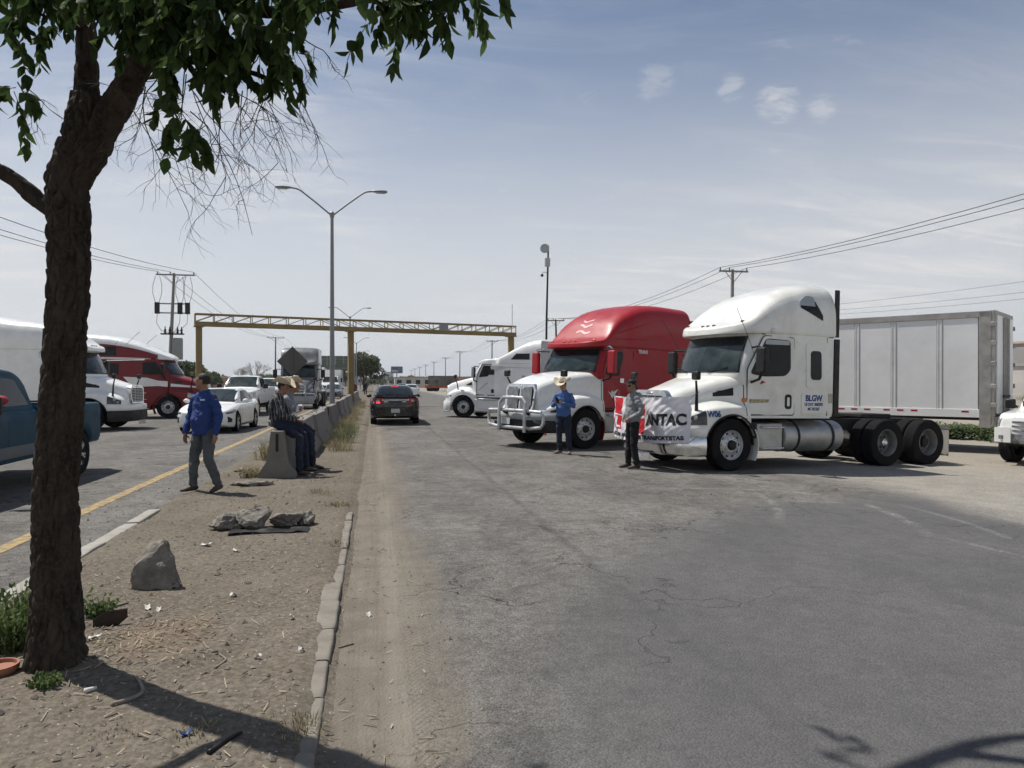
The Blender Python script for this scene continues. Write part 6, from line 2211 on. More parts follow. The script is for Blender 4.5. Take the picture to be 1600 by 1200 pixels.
MB().slab(lambda y, z, o: (-3.955 - o - 0.02 * (1 - (y / 0.5) ** 2), y, z), lin(-0.51, 0.51, 11), lin(0.955, 0.985, 3), 0.012).build('boot_trim', chrome, e)
MB().slab(lambda y, z, o: (-3.86 - 0.09 * (1 - (y / 0.8) ** 2) - o, y, z), lin(-0.78, 0.78, 13), lin(1.115, 1.165, 3), 0.08).build('spoiler', black_paint, e, 40)
MB().box((-4.045, 0, 0.56), (0.012, 0.33, 0.15)).build('number_plate', plate_m, e)
MB().slab(lambda y, z, o: (-3.93 - 0.07 * (1 - (y / 0.9) ** 2) - o, y, z), lin(-0.86, 0.86, 13), lin(0.36, 0.70, 5), 0.03).build('rear_bumper', black_paint, e, 50)
MB().box((-4.05, 0.02, 0.40), (0.10, 0.06, 0.06)).build('tow_ball', chrome, e)
MB().box((-2.66, 0, 1.475), (0.03, 0.28, 0.03)).build('high_brake_lamp', brake_on, e)
for y in (-0.33, 0.36):
    MB().box((-3.962, y, 0.90), (0.008, 0.16, 0.025)).build('boot_badge', chrome, e)
place(K.e, 0.80, 32.6, R(90))


def pickup(name, label, mat, wr=0.39, cab='crew', front='grille', z_up=0.0, bed=True, group=None, steer=0.0, dark_front=False, flare_mat=None, cat='pickup'):
    """front axle 0, nose +0.95, rear axle -3.6, tail -4.75"""
    u = z_up
    ce = -2.55 if cab == 'crew' else -2.65
    rax = -3.62 if cab == 'crew' else -4.42
    te = -4.80 if cab == 'crew' else -5.36
    P = dict(mat=mat, x=(ce - 0.02, 0.98), axles=(0.0,), track=0.84, wr=wr, wheel='p', gap=0.07, shoulder=0.07, steer=steer,
             W=[(0.98, 0.82), (0.92, 0.92), (0.7, 0.97), (0, 0.99), (ce, 0.985)],
             ZB=[(0.98, 0.48 + u), (0.5, 0.42 + u), (ce, 0.44 + u)],
             ZT=[(0.98, 0.98 + u), (0.9, 1.07 + u), (0.4, 1.13 + u), (-0.45, 1.18 + u), (-0.7, 1.20 + u), (ce, 1.22 + u)],
             ZS=[(0.98, 0.86 + u), (0.5, 1.02 + u), (-0.5, 1.08 + u), (ce, 1.10 + u)],
             gx=(ce, -0.42), gh=0.62,
             GW=[(-0.42, 0.80), (-0.8, 0.90), (ce, 0.90)],
             GB=[(-0.42, 1.16 + u), (-0.8, 1.19 + u), (ce, 1.21 + u)],
             RW=[(-0.42, 0.68), (-1.3, 0.70), (ce, 0.69)],
             RZ=[(-0.42, 1.19 + u), (-0.75, 1.44 + u), (-1.05, 1.67 + u), (-1.3, 1.79 + u), (-1.8, 1.83 + u), (ce + 0.25, 1.80 + u), (ce + 0.06, 1.72 + u), (ce, 1.62 + u)])
    K = Car(name, label, P, cat, group)
    e = K.e
    K.top_glass('windscreen', -0.50, -1.22)
    if cab == 'crew':
        K.side_glass('window', [(-0.95, 1.25 + u), (-1.62, 1.26 + u), (-1.62, 1.70 + u), (-1.34, 1.69 + u)])
        K.side_glass('window', [(-1.70, 1.26 + u), (-2.42, 1.27 + u), (-2.38, 1.66 + u), (-1.70, 1.70 + u)])
        K.seam((-0.72, -1.66, -2.48), 0.52 + u, 1.14 + u)
    else:
        K.side_glass('window', [(-0.95, 1.25 + u), (-1.66, 1.26 + u), (-1.66, 1.70 + u), (-1.34, 1.69 + u)])
        K.side_glass('window', [(-1.74, 1.26 + u), (-2.54, 1.27 + u), (-2.36, 1.66 + u), (-1.74, 1.70 + u)])
        K.seam((-0.72, -1.70), 0.52 + u, 1.14 + u)
    K.patch('door_handle', plastic, -1.36, -1.52, lambda x: 1.00 + u, lambda x: 1.035 + u, 0.02, n=3, nz=2, th=0.02)
    for sg in (-1, 1):
        MB().box((-0.92, sg * 1.13, 1.30 + u), (0.10, 0.22, 0.24)).build('mirror', plastic, e, bevel=0.03)
        MB().bar((-0.90, sg * 0.97, 1.22 + u), (-0.92, sg * 1.08, 1.26 + u), 0.06, 0.06).build('mirror_arm', plastic, e)
    # bed
    if bed:
        P2 = dict(W=[(ce - 0.06, 0.985), (rax, 0.995), (te + 0.06, 0.975), (te, 0.955)])
        ar = wr + 0.07

        def bh(x):
            w = pchip(P2['W'])(x)
            zl = max(0.50 + u, arch(x, rax, ar, wr + 0.01))
            zt = 1.24 + u
            pts = [(0, zl), (w - 0.04, zl), (w, min(zl + 0.1, zt - 0.2)), (w, zt - 0.14), (w - 0.02, zt - 0.02), (w - 0.05, zt), (w - 0.10, zt), (w - 0.105, zt - 0.22), (0, zt - 0.22)]
            return fillet(pts, [0, 0.02, 0.03, 0.03, 0.02, 0.02, 0.01, 0.01, 0], 3)
        xs = sorted(set([round(x, 4) for x in lin(te, ce - 0.06, 30) + [rax + ar * math.cos(q) * 0.9999 for q in lin(0, pi, 25)]]))
        shell(xs, bh).build('bed', mat, e, 38)
        MB().box((te + 0.02, 0, 0.98 + u), (0.05, 1.62, 0.52)).build('tailgate', mat, e, bevel=0.015)
        MB().box((ce - 0.09, 0, 1.13 + u), (0.05, 1.62, 0.22)).build('bed_front', mat, e)
        for sg in (-1, 1):
            MB().box((te - 0.004, sg * 0.87, 0.98 + u), (0.02, 0.13, 0.42)).build('tail_lamp', red_lens, e, bevel=0.01)
            car_wheel(e, rax, sg * 0.84, sg, wr, 'p')
            ring = [[(rax + (ar - 0.004) * math.cos(q), sg * yy, wr + 0.01 + (ar - 0.004) * math.sin(q)) for q in lin(0, pi, 15)] for yy in (0.4, 0.93)]
            MB().rings(ring, False, False).build('wheel_well', rubber, e)
        MB().box((te - 0.08, 0, 0.58 + u), (0.14, 1.8, 0.20)).build('rear_bumper', chrome, e, bevel=0.03)
        MB().box((-2.4, 0, 0.52 + u), (4.4, 0.9, 0.14)).build('frame', chassis_m, e)
    else:
        for sg in (-1, 1):
            car_wheel(e, rax, sg * 0.84, sg, wr, 'p')
    # nose
    K.patch('headlamp', lamp_glass, 0.95, 0.66, lambda x: 0.78 + u, lambda x: 0.97 + u + (0.95 - x) * 0.12, 0.008)
    gm = plastic if dark_front else chrome
    g = MB().prism(fillet(mirror_poly([(0.60, 0.62 + u), (0.66, 0.70 + u), (0.66, 0.96 + u), (0.60, 1.0 + u)]), 0.03, 3, True), lambda p, o: (0.975 + o - 0.03 * (abs(p[0]) / 0.66) ** 2, p[0], p[1]), 0.02).build('grille', plastic, e)
    for z in (0.70, 0.80, 0.90):
        MB().slab(lambda y, q, o, z=z: (0.995 + o - 0.03 * (abs(y) / 0.66) ** 2, y, z + u + q), lin(-0.62, 0.62, 7), lin(-0.016, 0.016, 2), 0.015).build('grille_bar', gm, g)
    MB().slab(lambda y, q, o: (1.04 + o - 0.10 * (abs(y) / 0.95) ** 3, y, q + u), lin(-0.95, 0.95, 13), lin(0.40, 0.62, 4), 0.05).build('front_bumper', gm, e, 50)
    MB().box((1.10, 0, 0.50 + u), (0.01, 0.33, 0.14)).build('number_plate', plate_m, e)
    return K


# blue pickup, mostly out of frame on the left
bp = pickup('pickup_truck', 'faded blue pickup truck passing behind the bare tree trunk', blue_paint, 0.385, 'ext', z_up=0.04)
MB().box((-1.0, 0, 0.45), (0.1, 1.4, 0.1)).build('crossmember', chassis_m, bp.e)
place(bp.e, -6.15, 10.05, R(-90))
bp.patch('lower_cladding', simple('faded_grey_blue', (0.10, 0.12, 0.135), 0.6, 0, 0.1, 3, dust=0.3), -0.55, -2.62, lambda x: 0.55, lambda x: 0.72, 0.006, n=4)
# someone's red sleeve at the window
MB().ball((-1.55, 0.93, 1.40), (0.13, 0.10, 0.07)).build('red_cloth', simple('red_cloth', (0.35, 0.01, 0.02), 0.8), bp.e)

ram = pickup('pickup_truck', 'white crew-cab pickup truck right behind the white saloon', white_paint, 0.39, 'crew', z_up=0.16)
p = W(373, 36.5)
place(ram.e, p.x, p.y, R(-92))
suv = pickup('pickup_truck', 'white pickup truck with a black grille beside the grey lorry', white_paint, 0.38, 'crew', z_up=0.10, dark_front=True)
p = W(417, 49)
place(suv.e, p.x - 0.3, p.y + 1, R(-90))
silv = pickup('pickup_truck', 'white pickup truck with chrome grille entering from the gravel lot', white_paint, 0.40, 'crew', z_up=0.10, steer=R(-12))
px, py = cam2w(12.75, 17.3)
place(silv.e, px, py, math.atan2(-0.52, -0.86))
for sg in (-1, 1):
    MB().box((1.045, sg * 0.78, 0.64), (0.02, 0.17, 0.09), rz=-sg * 0.25).build('fog_lamp', lamp_glass, silv.e, bevel=0.01)
    MB().slab(lambda y, q, o, sg=sg: (1.045 + o - 0.10 * (abs(y) / 0.95) ** 3, y, q), lin(sg * 0.62, sg * 0.965, 5), lin(0.52, 0.86, 3), 0.06).build('bumper_corner', white_paint, silv.e, 50)

# lorries and cars farther down the far carriageway
def box_truck(u, d, label, col, heading=-90, boxh=3.3):
    e = empty('box_truck')
    tag(e, label, 'truck')
    P = dict(mat=col, x=(-1.6, 1.2), axles=(0.0,), track=0.98, wr=0.45, wheel='p', gap=0.07, shoulder=0.07,
             W=[(1.2, 0.9), (1.1, 1.02), (0.6, 1.1), (-1.6, 1.12)], ZB=[(1.2, 0.55), (-1.6, 0.6)],
             ZT=[(1.2, 1.25), (1.05, 1.42), (0.2, 1.55), (-1.6, 1.6)], ZS=[(1.2, 1.1), (0.5, 1.35), (-1.6, 1.45)],
             gx=(-1.6, 0.0), gh=0.8, GW=[(0.0, 0.9), (-0.3, 1.0), (-1.6, 1.0)], GB=[(0, 1.54), (-1.6, 1.6)], RW=[(0, 0.85), (-1.6, 0.88)],
             RZ=[(0, 1.58), (-0.3, 2.0), (-0.55, 2.3), (-0.8, 2.4), (-1.6, 2.42)])
    K = Car('box_truck', label, P, 'truck')
    bpy.data.objects.remove(e)
    e = K.e
    K.top_glass('windscreen', -0.05, -0.62)
    K.side_glass('window', [(-0.5, 1.65), (-1.4, 1.66), (-1.4, 2.25), (-0.8, 2.25)])
    MB().box((-4.6, 0, 0.95 + boxh / 2), (5.8, 2.4, boxh)).build('cargo_box', white_paint, e, bevel=0.03)
    MB().box((-3.2, 0, 0.8), (6.6, 0.9, 0.25)).build('frame', chassis_m, e)
    MB().box((1.2, 0, 1.0), (0.04, 1.3, 0.5)).build('grille', plastic, e, bevel=0.02)
    MB().box((1.25, 0, 0.62), (0.12, 2.1, 0.28)).build('front_bumper', chrome, e, bevel=0.03)
    for sg in (-1, 1):
        MB().box((1.18, sg * 0.82, 1.02), (0.06, 0.24, 0.2)).build('headlamp', lamp_glass, e, bevel=0.02)
        MB().box((-0.3, sg * 1.3, 1.9), (0.1, 0.2, 0.5)).build('mirror', plastic, e, bevel=0.03)
        car_wheel(e, -5.6, sg * 0.95, sg, 0.45, 'p')
    p = W(u, d)
    place(e, p.x, p.y, R(heading))


box_truck(489, 92, 'distant white box lorry behind the silver saloon', white_paint, boxh=2.6)
box_truck(516, 88, 'distant white box lorry right of the lamp post', white_paint, -90, 2.2)
dc = sedan('sedan', 'dark grey car half hidden behind the barriers at the lamp post', grey_paint)
p = W(523, 74)
place(dc.e, p.x - 0.2, p.y, R(-90))
for i, (u, d, lab, m_) in enumerate(((641, 88, 'white car ahead of the black saloon', white_paint), (627, 120, 'grey car far ahead of the black saloon', grey_paint))):
    k_ = sedan('sedan', lab, m_)
    p = W(u, d)
    place(k_.e, p.x, p.y, R(90))
# ------------------------------------------------------------------ people
skin_m = simple('skin', (0.27, 0.145, 0.09), 0.55, 0, 0.08, 14)
skin2_m = simple('lighter_skin', (0.34, 0.19, 0.125), 0.55, 0, 0.08, 14)  # lighter skin tone, worn by the man with the phone
hair_m = simple('black_hair', (0.012, 0.010, 0.009), 0.7, 0, 0.3, 60, bump=0.5, bs=200)
denim = simple('dark_denim', (0.013, 0.019, 0.038), 0.9, 0, 0.3, 9, bump=0.3, bs=260)
denim2 = simple('grey_denim', (0.075, 0.083, 0.088), 0.9, 0, 0.28, 7, bump=0.3, bs=260)
blackcloth = simple('black_cloth', (0.006, 0.006, 0.007), 0.9, 0, 0.3, 9, bump=0.3, bs=200)
blue_shirt = simple('royal_blue_shirt', (0.009, 0.036, 0.165), 0.8, 0, 0.14, 6, bump=0.25, bs=200)
blue_shirt2 = simple('mid_blue_shirt', (0.045, 0.11, 0.29), 0.8, 0, 0.14, 6, bump=0.25, bs=200)
grey_hood = simple('grey_sweatshirt', (0.20, 0.21, 0.22), 0.95, 0, 0.12, 8, bump=0.35, bs=180)
grey_shirt = simple('grey_shirt', (0.20, 0.205, 0.22), 0.85, 0, 0.14, 6, bump=0.25, bs=200)
boot_m = simple('boot_leather', (0.020, 0.016, 0.013), 0.55, 0, 0.25, 10, dust=0.5, dustcol=(0.14, 0.11, 0.08))
tan_boot = simple('tan_boot_leather', (0.13, 0.09, 0.06), 0.65, 0, 0.2, 10, dust=0.4)
plaid_m, nt, b = nmat('striped_plaid')
t = NT(nt)
xyz = t.sepxyz(t.mapv((1, 1, 1), (0.0, 0.12, 0)))
sx_ = t.math('FRACT', t.math('MULTIPLY', t.math('ADD', xyz[0], t.math('MULTIPLY', xyz[1], 0.6)), 12.5))
w1 = t.math('ADD', t.ramp(t.math('ABSOLUTE', t.math('SUBTRACT', sx_, 0.5)), 0.13, 0.07), t.math('MULTIPLY', t.ramp(t.math('ABSOLUTE', t.math('SUBTRACT', sx_, 0.86)), 0.07, 0.04), 0.5), True)
sz_ = t.math('FRACT', t.math('MULTIPLY', xyz[2], 11.0))
w2 = t.ramp(t.math('ABSOLUTE', t.math('SUBTRACT', sz_, 0.5)), 0.10, 0.05)
cc = t.mix(t.math('MULTIPLY', w2, 0.30), (0.012, 0.012, 0.014), (0.16, 0.16, 0.165))
cc = t.mix(t.math('MULTIPLY', w1, 0.75), cc, (0.30, 0.30, 0.31))
nt.links.new(cc, b.inputs['Base Color'])
b.inputs['Roughness'].default_value = 0.9
ctex = bpy.data.textures.new('cloth_folds', 'CLOUDS')
ctex.noise_scale = 0.075
ctex.noise_depth = 2


def V(*a):
    return Vector(a)


def finish(mb, name, mat, par, vox, smooth=4, folds=0.0):
    o = mb.build(name, mat, par, 180)
    m = o.modifiers.new('remesh', 'REMESH')
    m.mode = 'VOXEL'
    m.voxel_size = vox
    m.use_smooth_shade = True
    s = o.modifiers.new('smooth', 'SMOOTH')
    s.factor = 0.5
    s.iterations = smooth
    if folds:
        d = o.modifiers.new('folds', 'DISPLACE')
        d.texture = ctex
        d.strength = folds
        d.mid_level = 0.5
        d.texture_coords = 'LOCAL'
    return o


def chain(mb, pts, rad, n=12, side=None):
    mb.tube(pts, rad, n, True, side)
    for p, r in ((pts[0], rad[0]), (pts[-1], rad[-1])):
        r = max(r) if isinstance(r, (tuple, list)) else r
        mb.ball(p, r * 0.98, 12, 8)


def hand(mb, w, d, nrm, thumb, curl=0.35):
    d = d.normalized()
    nrm = (nrm - d * nrm.dot(d)).normalized()
    lat = d.cross(nrm).normalized() * thumb
    pal = w + d * 0.085
    mb.tube([w - d * 0.02, w + d * 0.02, w + d * 0.06, pal + d * 0.006], [(0.027, 0.019), (0.034, 0.018), (0.040, 0.016), (0.036, 0.012)], 12, True, lat)
    for k, (o, L) in enumerate(((0.029, 0.074), (0.010, 0.084), (-0.010, 0.078), (-0.028, 0.060))):
        p = pal + lat * o - d * 0.012
        dd = d.copy()
        pts = [p]
        for j, q in enumerate((0.45, 0.32, 0.25)):
            a = curl * (j + 0.6)
            dirn = (d * math.cos(a) + nrm * math.sin(a))
            p = p + dirn * L * q
            pts.append(p)
        mb.tube(pts, [0.0095, 0.009, 0.0082, 0.0065], 8)
    p = w + d * 0.025 + lat * 0.028
    mb.tube([p, p + (d * 0.6 + lat * 0.75 + nrm * 0.25).normalized() * 0.035, p + (d * 0.85 + lat * 0.55 + nrm * 0.45).normalized() * 0.066], [0.012, 0.0105, 0.0075], 8)


def person(label, J, shirt, trousers, boots, skin=skin_m, sleeves=None, hat=None, hair=True, belly=1.0, group=None, sandal=False, hood=False, folds=0.04):
    e = empty('person')
    tag(e, label, 'person', group)
    g = lambda k: Vector(J[k])
    pel, chest, neck, head = g('pelvis'), g('chest'), g('neck'), g('head')
    spine = [pel + V(0, 0, -0.06), pel, pel.lerp(chest, 0.35), pel.lerp(chest, 0.7), chest, chest.lerp(neck, 0.55), neck]
    hl = J.get('hand_l'), J.get('hand_r')
    # body: head, neck, torso, limbs and hands as one skin
    mb = MB()
    mb.tube(spine, [(0.13, 0.09), (0.15, 0.10), (0.14, 0.10), (0.15, 0.10), (0.16, 0.10), (0.11, 0.075), (0.058, 0.058)], 14, True, V(0, 1, 0))
    yaw, pit = J.get('look', (0, 0))
    Mh = (Matrix.Rotation(yaw, 3, 'Z') @ Matrix.Rotation(pit, 3, 'Y'))

    def H(x, y, z):
        return head + Mh @ V(x, y, z)
    M4 = Mh
    mb.tube([neck - V(0, 0, 0.05), neck.lerp(head, 0.4), head - V(0, 0, 0.03)], [0.062, 0.058, 0.056], 12)
    mb.ball(H(-0.01, 0, 0.025), (0.098, 0.077, 0.095), 18, 12, M4)
    mb.ball(H(0.025, 0, -0.045), (0.070, 0.060, 0.080), 16, 10, M4)
    mb.ball(H(0.055, 0, -0.088), (0.034, 0.038, 0.030), 12, 8, M4)
    mb.ball(H(0.078, 0, 0.022), (0.018, 0.055, 0.014), 12, 8, M4)
    mb.tube([H(0.086, 0, 0.012), H(0.108, 0, -0.022), H(0.088, 0, -0.032)], [0.009, 0.014, 0.011], 8)
    mb.ball(H(0.082, 0, -0.058), (0.014, 0.026, 0.007), 10, 6, M4)
    mb.ball(H(0.082, 0, -0.070), (0.014, 0.022, 0.007), 10, 6, M4)
    for s_ in (-1, 1):
        mb.ball(H(-0.005, s_ * 0.079, -0.01), (0.022, 0.010, 0.032), 10, 8, M4)
        mb.ball(H(0.06, s_ * 0.042, -0.02), (0.02, 0.02, 0.02), 10, 6, M4)
    for sd, s_ in (('l', 1), ('r', -1)):
        sh, el, wr = g('sh_' + sd), g('el_' + sd), g('wr_' + sd)
        chain(mb, [chest + V(0, s_ * 0.08, 0.05), sh, sh.lerp(el, 0.5), el, el.lerp(wr, 0.35), wr], [0.06, 0.058, 0.05, 0.042, 0.040, 0.026])
        hd = J.get('hd_' + sd)
        d = Vector(hd[0]) if hd else (wr - el)
        nrm = Vector(hd[1]) if hd else V(0, -s_, 0)
        if not J.get('nohand_' + sd):
            hand(mb, wr, d, nrm, J.get('thumb_' + sd, s_), J.get('curl', 0.35))
        hp, kn, an = g('hip_' + sd), g('kn_' + sd), g('an_' + sd)
        chain(mb, [hp, hp.lerp(kn, 0.5), kn, kn.lerp(an, 0.4), an], [0.078, 0.068, 0.052, 0.050, 0.036])
    body = finish(mb, 'body', skin, e, 0.0075, 2)
    # shirt
    mb = MB()
    b_ = belly
    low = pel + (pel - chest).normalized() * J.get('hem', 0.07)
    mb.tube([low, pel, pel.lerp(chest, 0.35) + V(0.02 * b_, 0, 0), pel.lerp(chest, 0.7), chest, chest.lerp(neck, 0.6), neck - V(0, 0, 0.005)],
            [(0.178, 0.125 * b_), (0.18, 0.130 * b_), (0.172, 0.132 * b_), (0.182, 0.128), (0.190, 0.122), (0.155, 0.100), (0.080, 0.078)], 18, True, V(0, 1, 0))
    for sd, s_ in (('l', 1), ('r', -1)):
        sh, el, wr = g('sh_' + sd), g('el_' + sd), g('wr_' + sd)
        end = el.lerp(wr, 0.93)
        if sleeves is None:
            chain(mb, [chest + V(0, s_ * 0.06, 0.04), sh, sh.lerp(el, 0.5), el, el.lerp(wr, 0.5), end], [0.08, 0.070, 0.066, 0.058, 0.052, 0.043])
        else:
            chain(mb, [chest + V(0, s_ * 0.06, 0.04), sh, sh.lerp(el, 0.5), sh.lerp(el, 0.85)], [0.08, 0.070, 0.066, 0.062])
    if hood:
        mb.tube([neck + V(-0.05, -0.10, -0.03), neck + V(-0.11, -0.05, -0.035), neck + V(-0.125, 0, -0.04), neck + V(-0.11, 0.05, -0.035), neck + V(-0.05, 0.10, -0.03)], [0.03, 0.05, 0.06, 0.05, 0.03], 10)
    so = finish(mb, 'hooded_sweatshirt' if hood else 'shirt', shirt, e, 0.011, 5, folds)
    if sleeves:
        for sd in 'lr':
            sh, el, wr = g('sh_' + sd), g('el_' + sd), g('wr_' + sd)
            mb = MB()
            chain(mb, [sh.lerp(el, 0.75), el, el.lerp(wr, 0.5), el.lerp(wr, 0.93)], [0.062, 0.058, 0.052, 0.044])
            finish(mb, 'sleeve', sleeves, so, 0.011, 4, folds)
    mb = MB()
    mb.tube([neck + V(-0.012, 0, -0.02), neck + V(-0.004, 0, 0.022)], [(0.080, 0.078), (0.070, 0.070)], 16, False, V(0, 1, 0))
    mb.build('collar', shirt, so, 180)
    # trousers
    mb = MB()
    top = pel + (chest - pel).normalized() * 0.06
    hipc = (g('hip_l') + g('hip_r')) / 2
    mb.tube([top, pel, hipc, hipc + V(0, 0, -0.05)], [(0.160, 0.118), (0.172, 0.125), (0.172, 0.128), (0.13, 0.10)], 16, True, V(0, 1, 0))
    for sd in 'lr':
        hp, kn, an = g('hip_' + sd), g('kn_' + sd), g('an_' + sd)
        chain(mb, [hp, hp.lerp(kn, 0.4), hp.lerp(kn, 0.8), kn, kn.lerp(an, 0.4), an.lerp(kn, 0.06)], [0.098, 0.094, 0.076, 0.072, 0.068, 0.060])
    finish(mb, 'trousers', trousers, e, 0.011, 5, folds)
    for sd in 'lr':
        an = g('an_' + sd)
        kn = g('kn_' + sd)
        f = Vector(J.get('toe_' + sd, (1, 0, 0))).normalized()
        up = V(0, 0, 1)
        mb = MB()
        sole = an + V(0, 0, -0.075) if f.z > -0.2 else an - V(0, 0, 0.05)
        lat = f.cross(V(0, 0, 1)).normalized()
        mb.tube([sole - f * 0.075 + V(0, 0, 0.035), sole - f * 0.05 + V(0, 0, 0.045), sole + f * 0.04 + V(0, 0, 0.045), sole + f * 0.13 + V(0, 0, 0.03), sole + f * 0.195 + V(0, 0, 0.022)],
                [(0.030, 0.030), (0.038, 0.042), (0.044, 0.044), (0.046, 0.030), (0.026, 0.018)], 12, True, lat)
        chain(mb, [an + (kn - an).normalized() * 0.10, an, sole + V(0, 0, 0.05)], [0.050, 0.046, 0.040])
        o = finish(mb, 'boot', boots, e, 0.010, 2)
    # hair
    hb = MB()
    vs_, fs_ = [], []
    nu, nv = 22, 14
    for i in range(nv + 1):
        a = pi * i / nv
        for k in range(nu):
            q = 2 * pi * k / nu
            vs_.append(H(-0.012 + 0.1015 * math.sin(a) * math.cos(q), 0.0805 * math.sin(a) * math.sin(q), 0.026 + 0.0985 * math.cos(a)))
    keep = lambda i, k: (0.101 * math.cos(pi * (i + 0.5) / nv) > (0.052 if math.cos(2 * pi * (k + 0.5) / nu) > 0.35 else (-0.005 if math.cos(2 * pi * (k + 0.5) / nu) > -0.2 else -0.055)))
    for i in range(nv):
        for k in range(nu):
            if keep(i, k):
                p, q = i * nu + k, i * nu + (k + 1) % nu
                fs_.append((p, q, q + nu, p + nu))
    hb.add(vs_, fs_).build('hair', hair_m, e, 180)
    ey = MB()
    for s_ in (-1, 1):
        ey.ball(H(0.079, s_ * 0.032, 0.004), (0.009, 0.013, 0.006), 8, 6, M4)
    ey.build('eyes', rubber, e)
    if hat == 'cowboy':
        def brim(a, r):
            x, y = r * 1.10 * math.cos(a), r * math.sin(a)
            return H(x - 0.008, y, 0.078 + 1.9 * max(0, abs(y) - 0.07) ** 1.55 * 1.4 - 0.35 * max(0, abs(x) - 0.09) * (1 if x > 0 else 0.6))
        m = MB()
        n = 36
        rings = []
        for r, dz in ((0.088, 0.0), (0.13, 0.0), (0.165, 0), (0.19, 0), (0.192, 0.006), (0.165, 0.006), (0.13, 0.006), (0.088, 0.006)):
            rings.append([brim(2 * pi * k / n, r) + Mh @ V(0, 0, dz) for k in range(n)])
        m.rings(rings, False)
        ht = m.build('hat', straw_hat, e, 60)
        m = MB()
        rings = []
        for r, z in ((0.090, 0.072), (0.092, 0.10), (0.086, 0.15), (0.078, 0.185), (0.062, 0.200), (0.035, 0.192), (0.001, 0.185)):
            rings.append([H(r * 1.22 * math.cos(2 * pi * k / n) - 0.008, r * 0.92 * math.sin(2 * pi * k / n) * (1 - 0.25 * max(0, math.cos(2 * pi * k / n)) * (z > 0.14)),
                            z - 0.03 * (z > 0.18) * max(0, 1 - abs(math.sin(2 * pi * k / n)) * 2.2) - (0.02 if z > 0.17 and math.cos(2 * pi * k / n) < 0 else 0)) for k in range(n)])
        m.rings(rings, False)
        m.build('crown', straw_hat, ht, 60)
        m = MB()
        m.rings([[H(r * 1.22 * math.cos(2 * pi * k / n) - 0.008, r * 0.93 * math.sin(2 * pi * k / n), z) for k in range(n)] for r, z in ((0.0935, 0.082), (0.0945, 0.100), (0.092, 0.101))], False)
        m.build('hat_band', simple('hat_band', (0.12, 0.075, 0.04), 0.7), ht, 60)
    if hat == 'cap':
        m = MB()
        n = 24
        rings = []
        for a in lin(0.02, 1.45, 9):
            rings.append([H(-0.012 + 0.112 * math.sin(a) * math.cos(2 * pi * k / n), 0.090 * math.sin(a) * math.sin(2 * pi * k / n), 0.045 + 0.095 * math.cos(a)) for k in range(n)])
        m.rings(rings, False)
        cp = m.build('cap', blackcloth, e, 180)
        MB().slab(lambda a, q, o: H(0.075 + (0.03 + 0.085 * q) * math.cos(a), (0.07 + 0.012 * q) * math.sin(a), 0.058 - 0.02 * q + o), lin(-1.35, 1.35, 13), lin(0, 1, 4), 0.006).build('visor', blackcloth, cp, 60)
        MB().slab(lambda y, z, o: H(0.088 + o - 14 * y * y * 0.35, y, z), lin(-0.07, 0.07, 9), lin(-0.012, 0.022, 3), 0.004).build('sunglasses', tint, e, 60)
    return e


def stand_pose(**k):
    J = dict(pelvis=(0, 0, 0.95), chest=(0.0, 0, 1.30), neck=(-0.01, 0, 1.49), head=(0.025, 0, 1.635), sh_l=(-0.01, 0.185, 1.385), sh_r=(-0.01, -0.185, 1.385),
             el_l=(-0.03, 0.26, 1.13), el_r=(-0.03, -0.26, 1.13), wr_l=(0.05, 0.25, 0.88), wr_r=(0.05, -0.25, 0.88),
             hip_l=(0, 0.095, 0.90), hip_r=(0, -0.095, 0.90), kn_l=(0.02, 0.11, 0.49), kn_r=(0.02, -0.11, 0.49), an_l=(-0.02, 0.12, 0.085), an_r=(-0.02, -0.12, 0.085))
    J.update(k)
    return J


def head_of(fx, fy):
    """heading (radians) for a facing given in the photograph's right/away axes"""
    x, y = cam2w(fx, fy)
    return math.atan2(y, x)


# man in the royal blue shirt, stepping along the median
J = stand_pose(pelvis=(0, 0, 0.95), chest=(0.0, 0, 1.31), look=(R(-62), R(-2)), wr_r=(0.10, -0.27, 0.86), el_r=(-0.02, -0.30, 1.12), el_l=(-0.02, 0.29, 1.12), wr_l=(0.06, 0.29, 0.86),
               kn_r=(0.06, -0.13, 0.49), an_r=(0.05, -0.17, 0.085), kn_l=(0.05, 0.15, 0.49), an_l=(-0.07, 0.22, 0.105), toe_l=(0.95, 0.2, -0.12), toe_r=(0.98, -0.2, 0),
               hd_l=((0.1, 0.0, -1), (0, -1, 0)), hd_r=((0.1, 0, -1), (0, 1, 0)), hem=0.11)
m1 = person('stout man in a royal blue shirt standing on the dirt median', J, blue_shirt, denim2, boot_m, belly=1.22)
place(m1, -2.48, 11.55, head_of(-0.42, -0.9), z=med_z(-2.48, 11.55) - 0.012, tilt=False)
# white embroidery on the chest
MB().slab(lambda y, z, o: (0.128 + o, y, z), lin(0.07, 0.16, 3), lin(1.355, 1.375, 2), 0.004).build('embroidery', white_ink, m1)

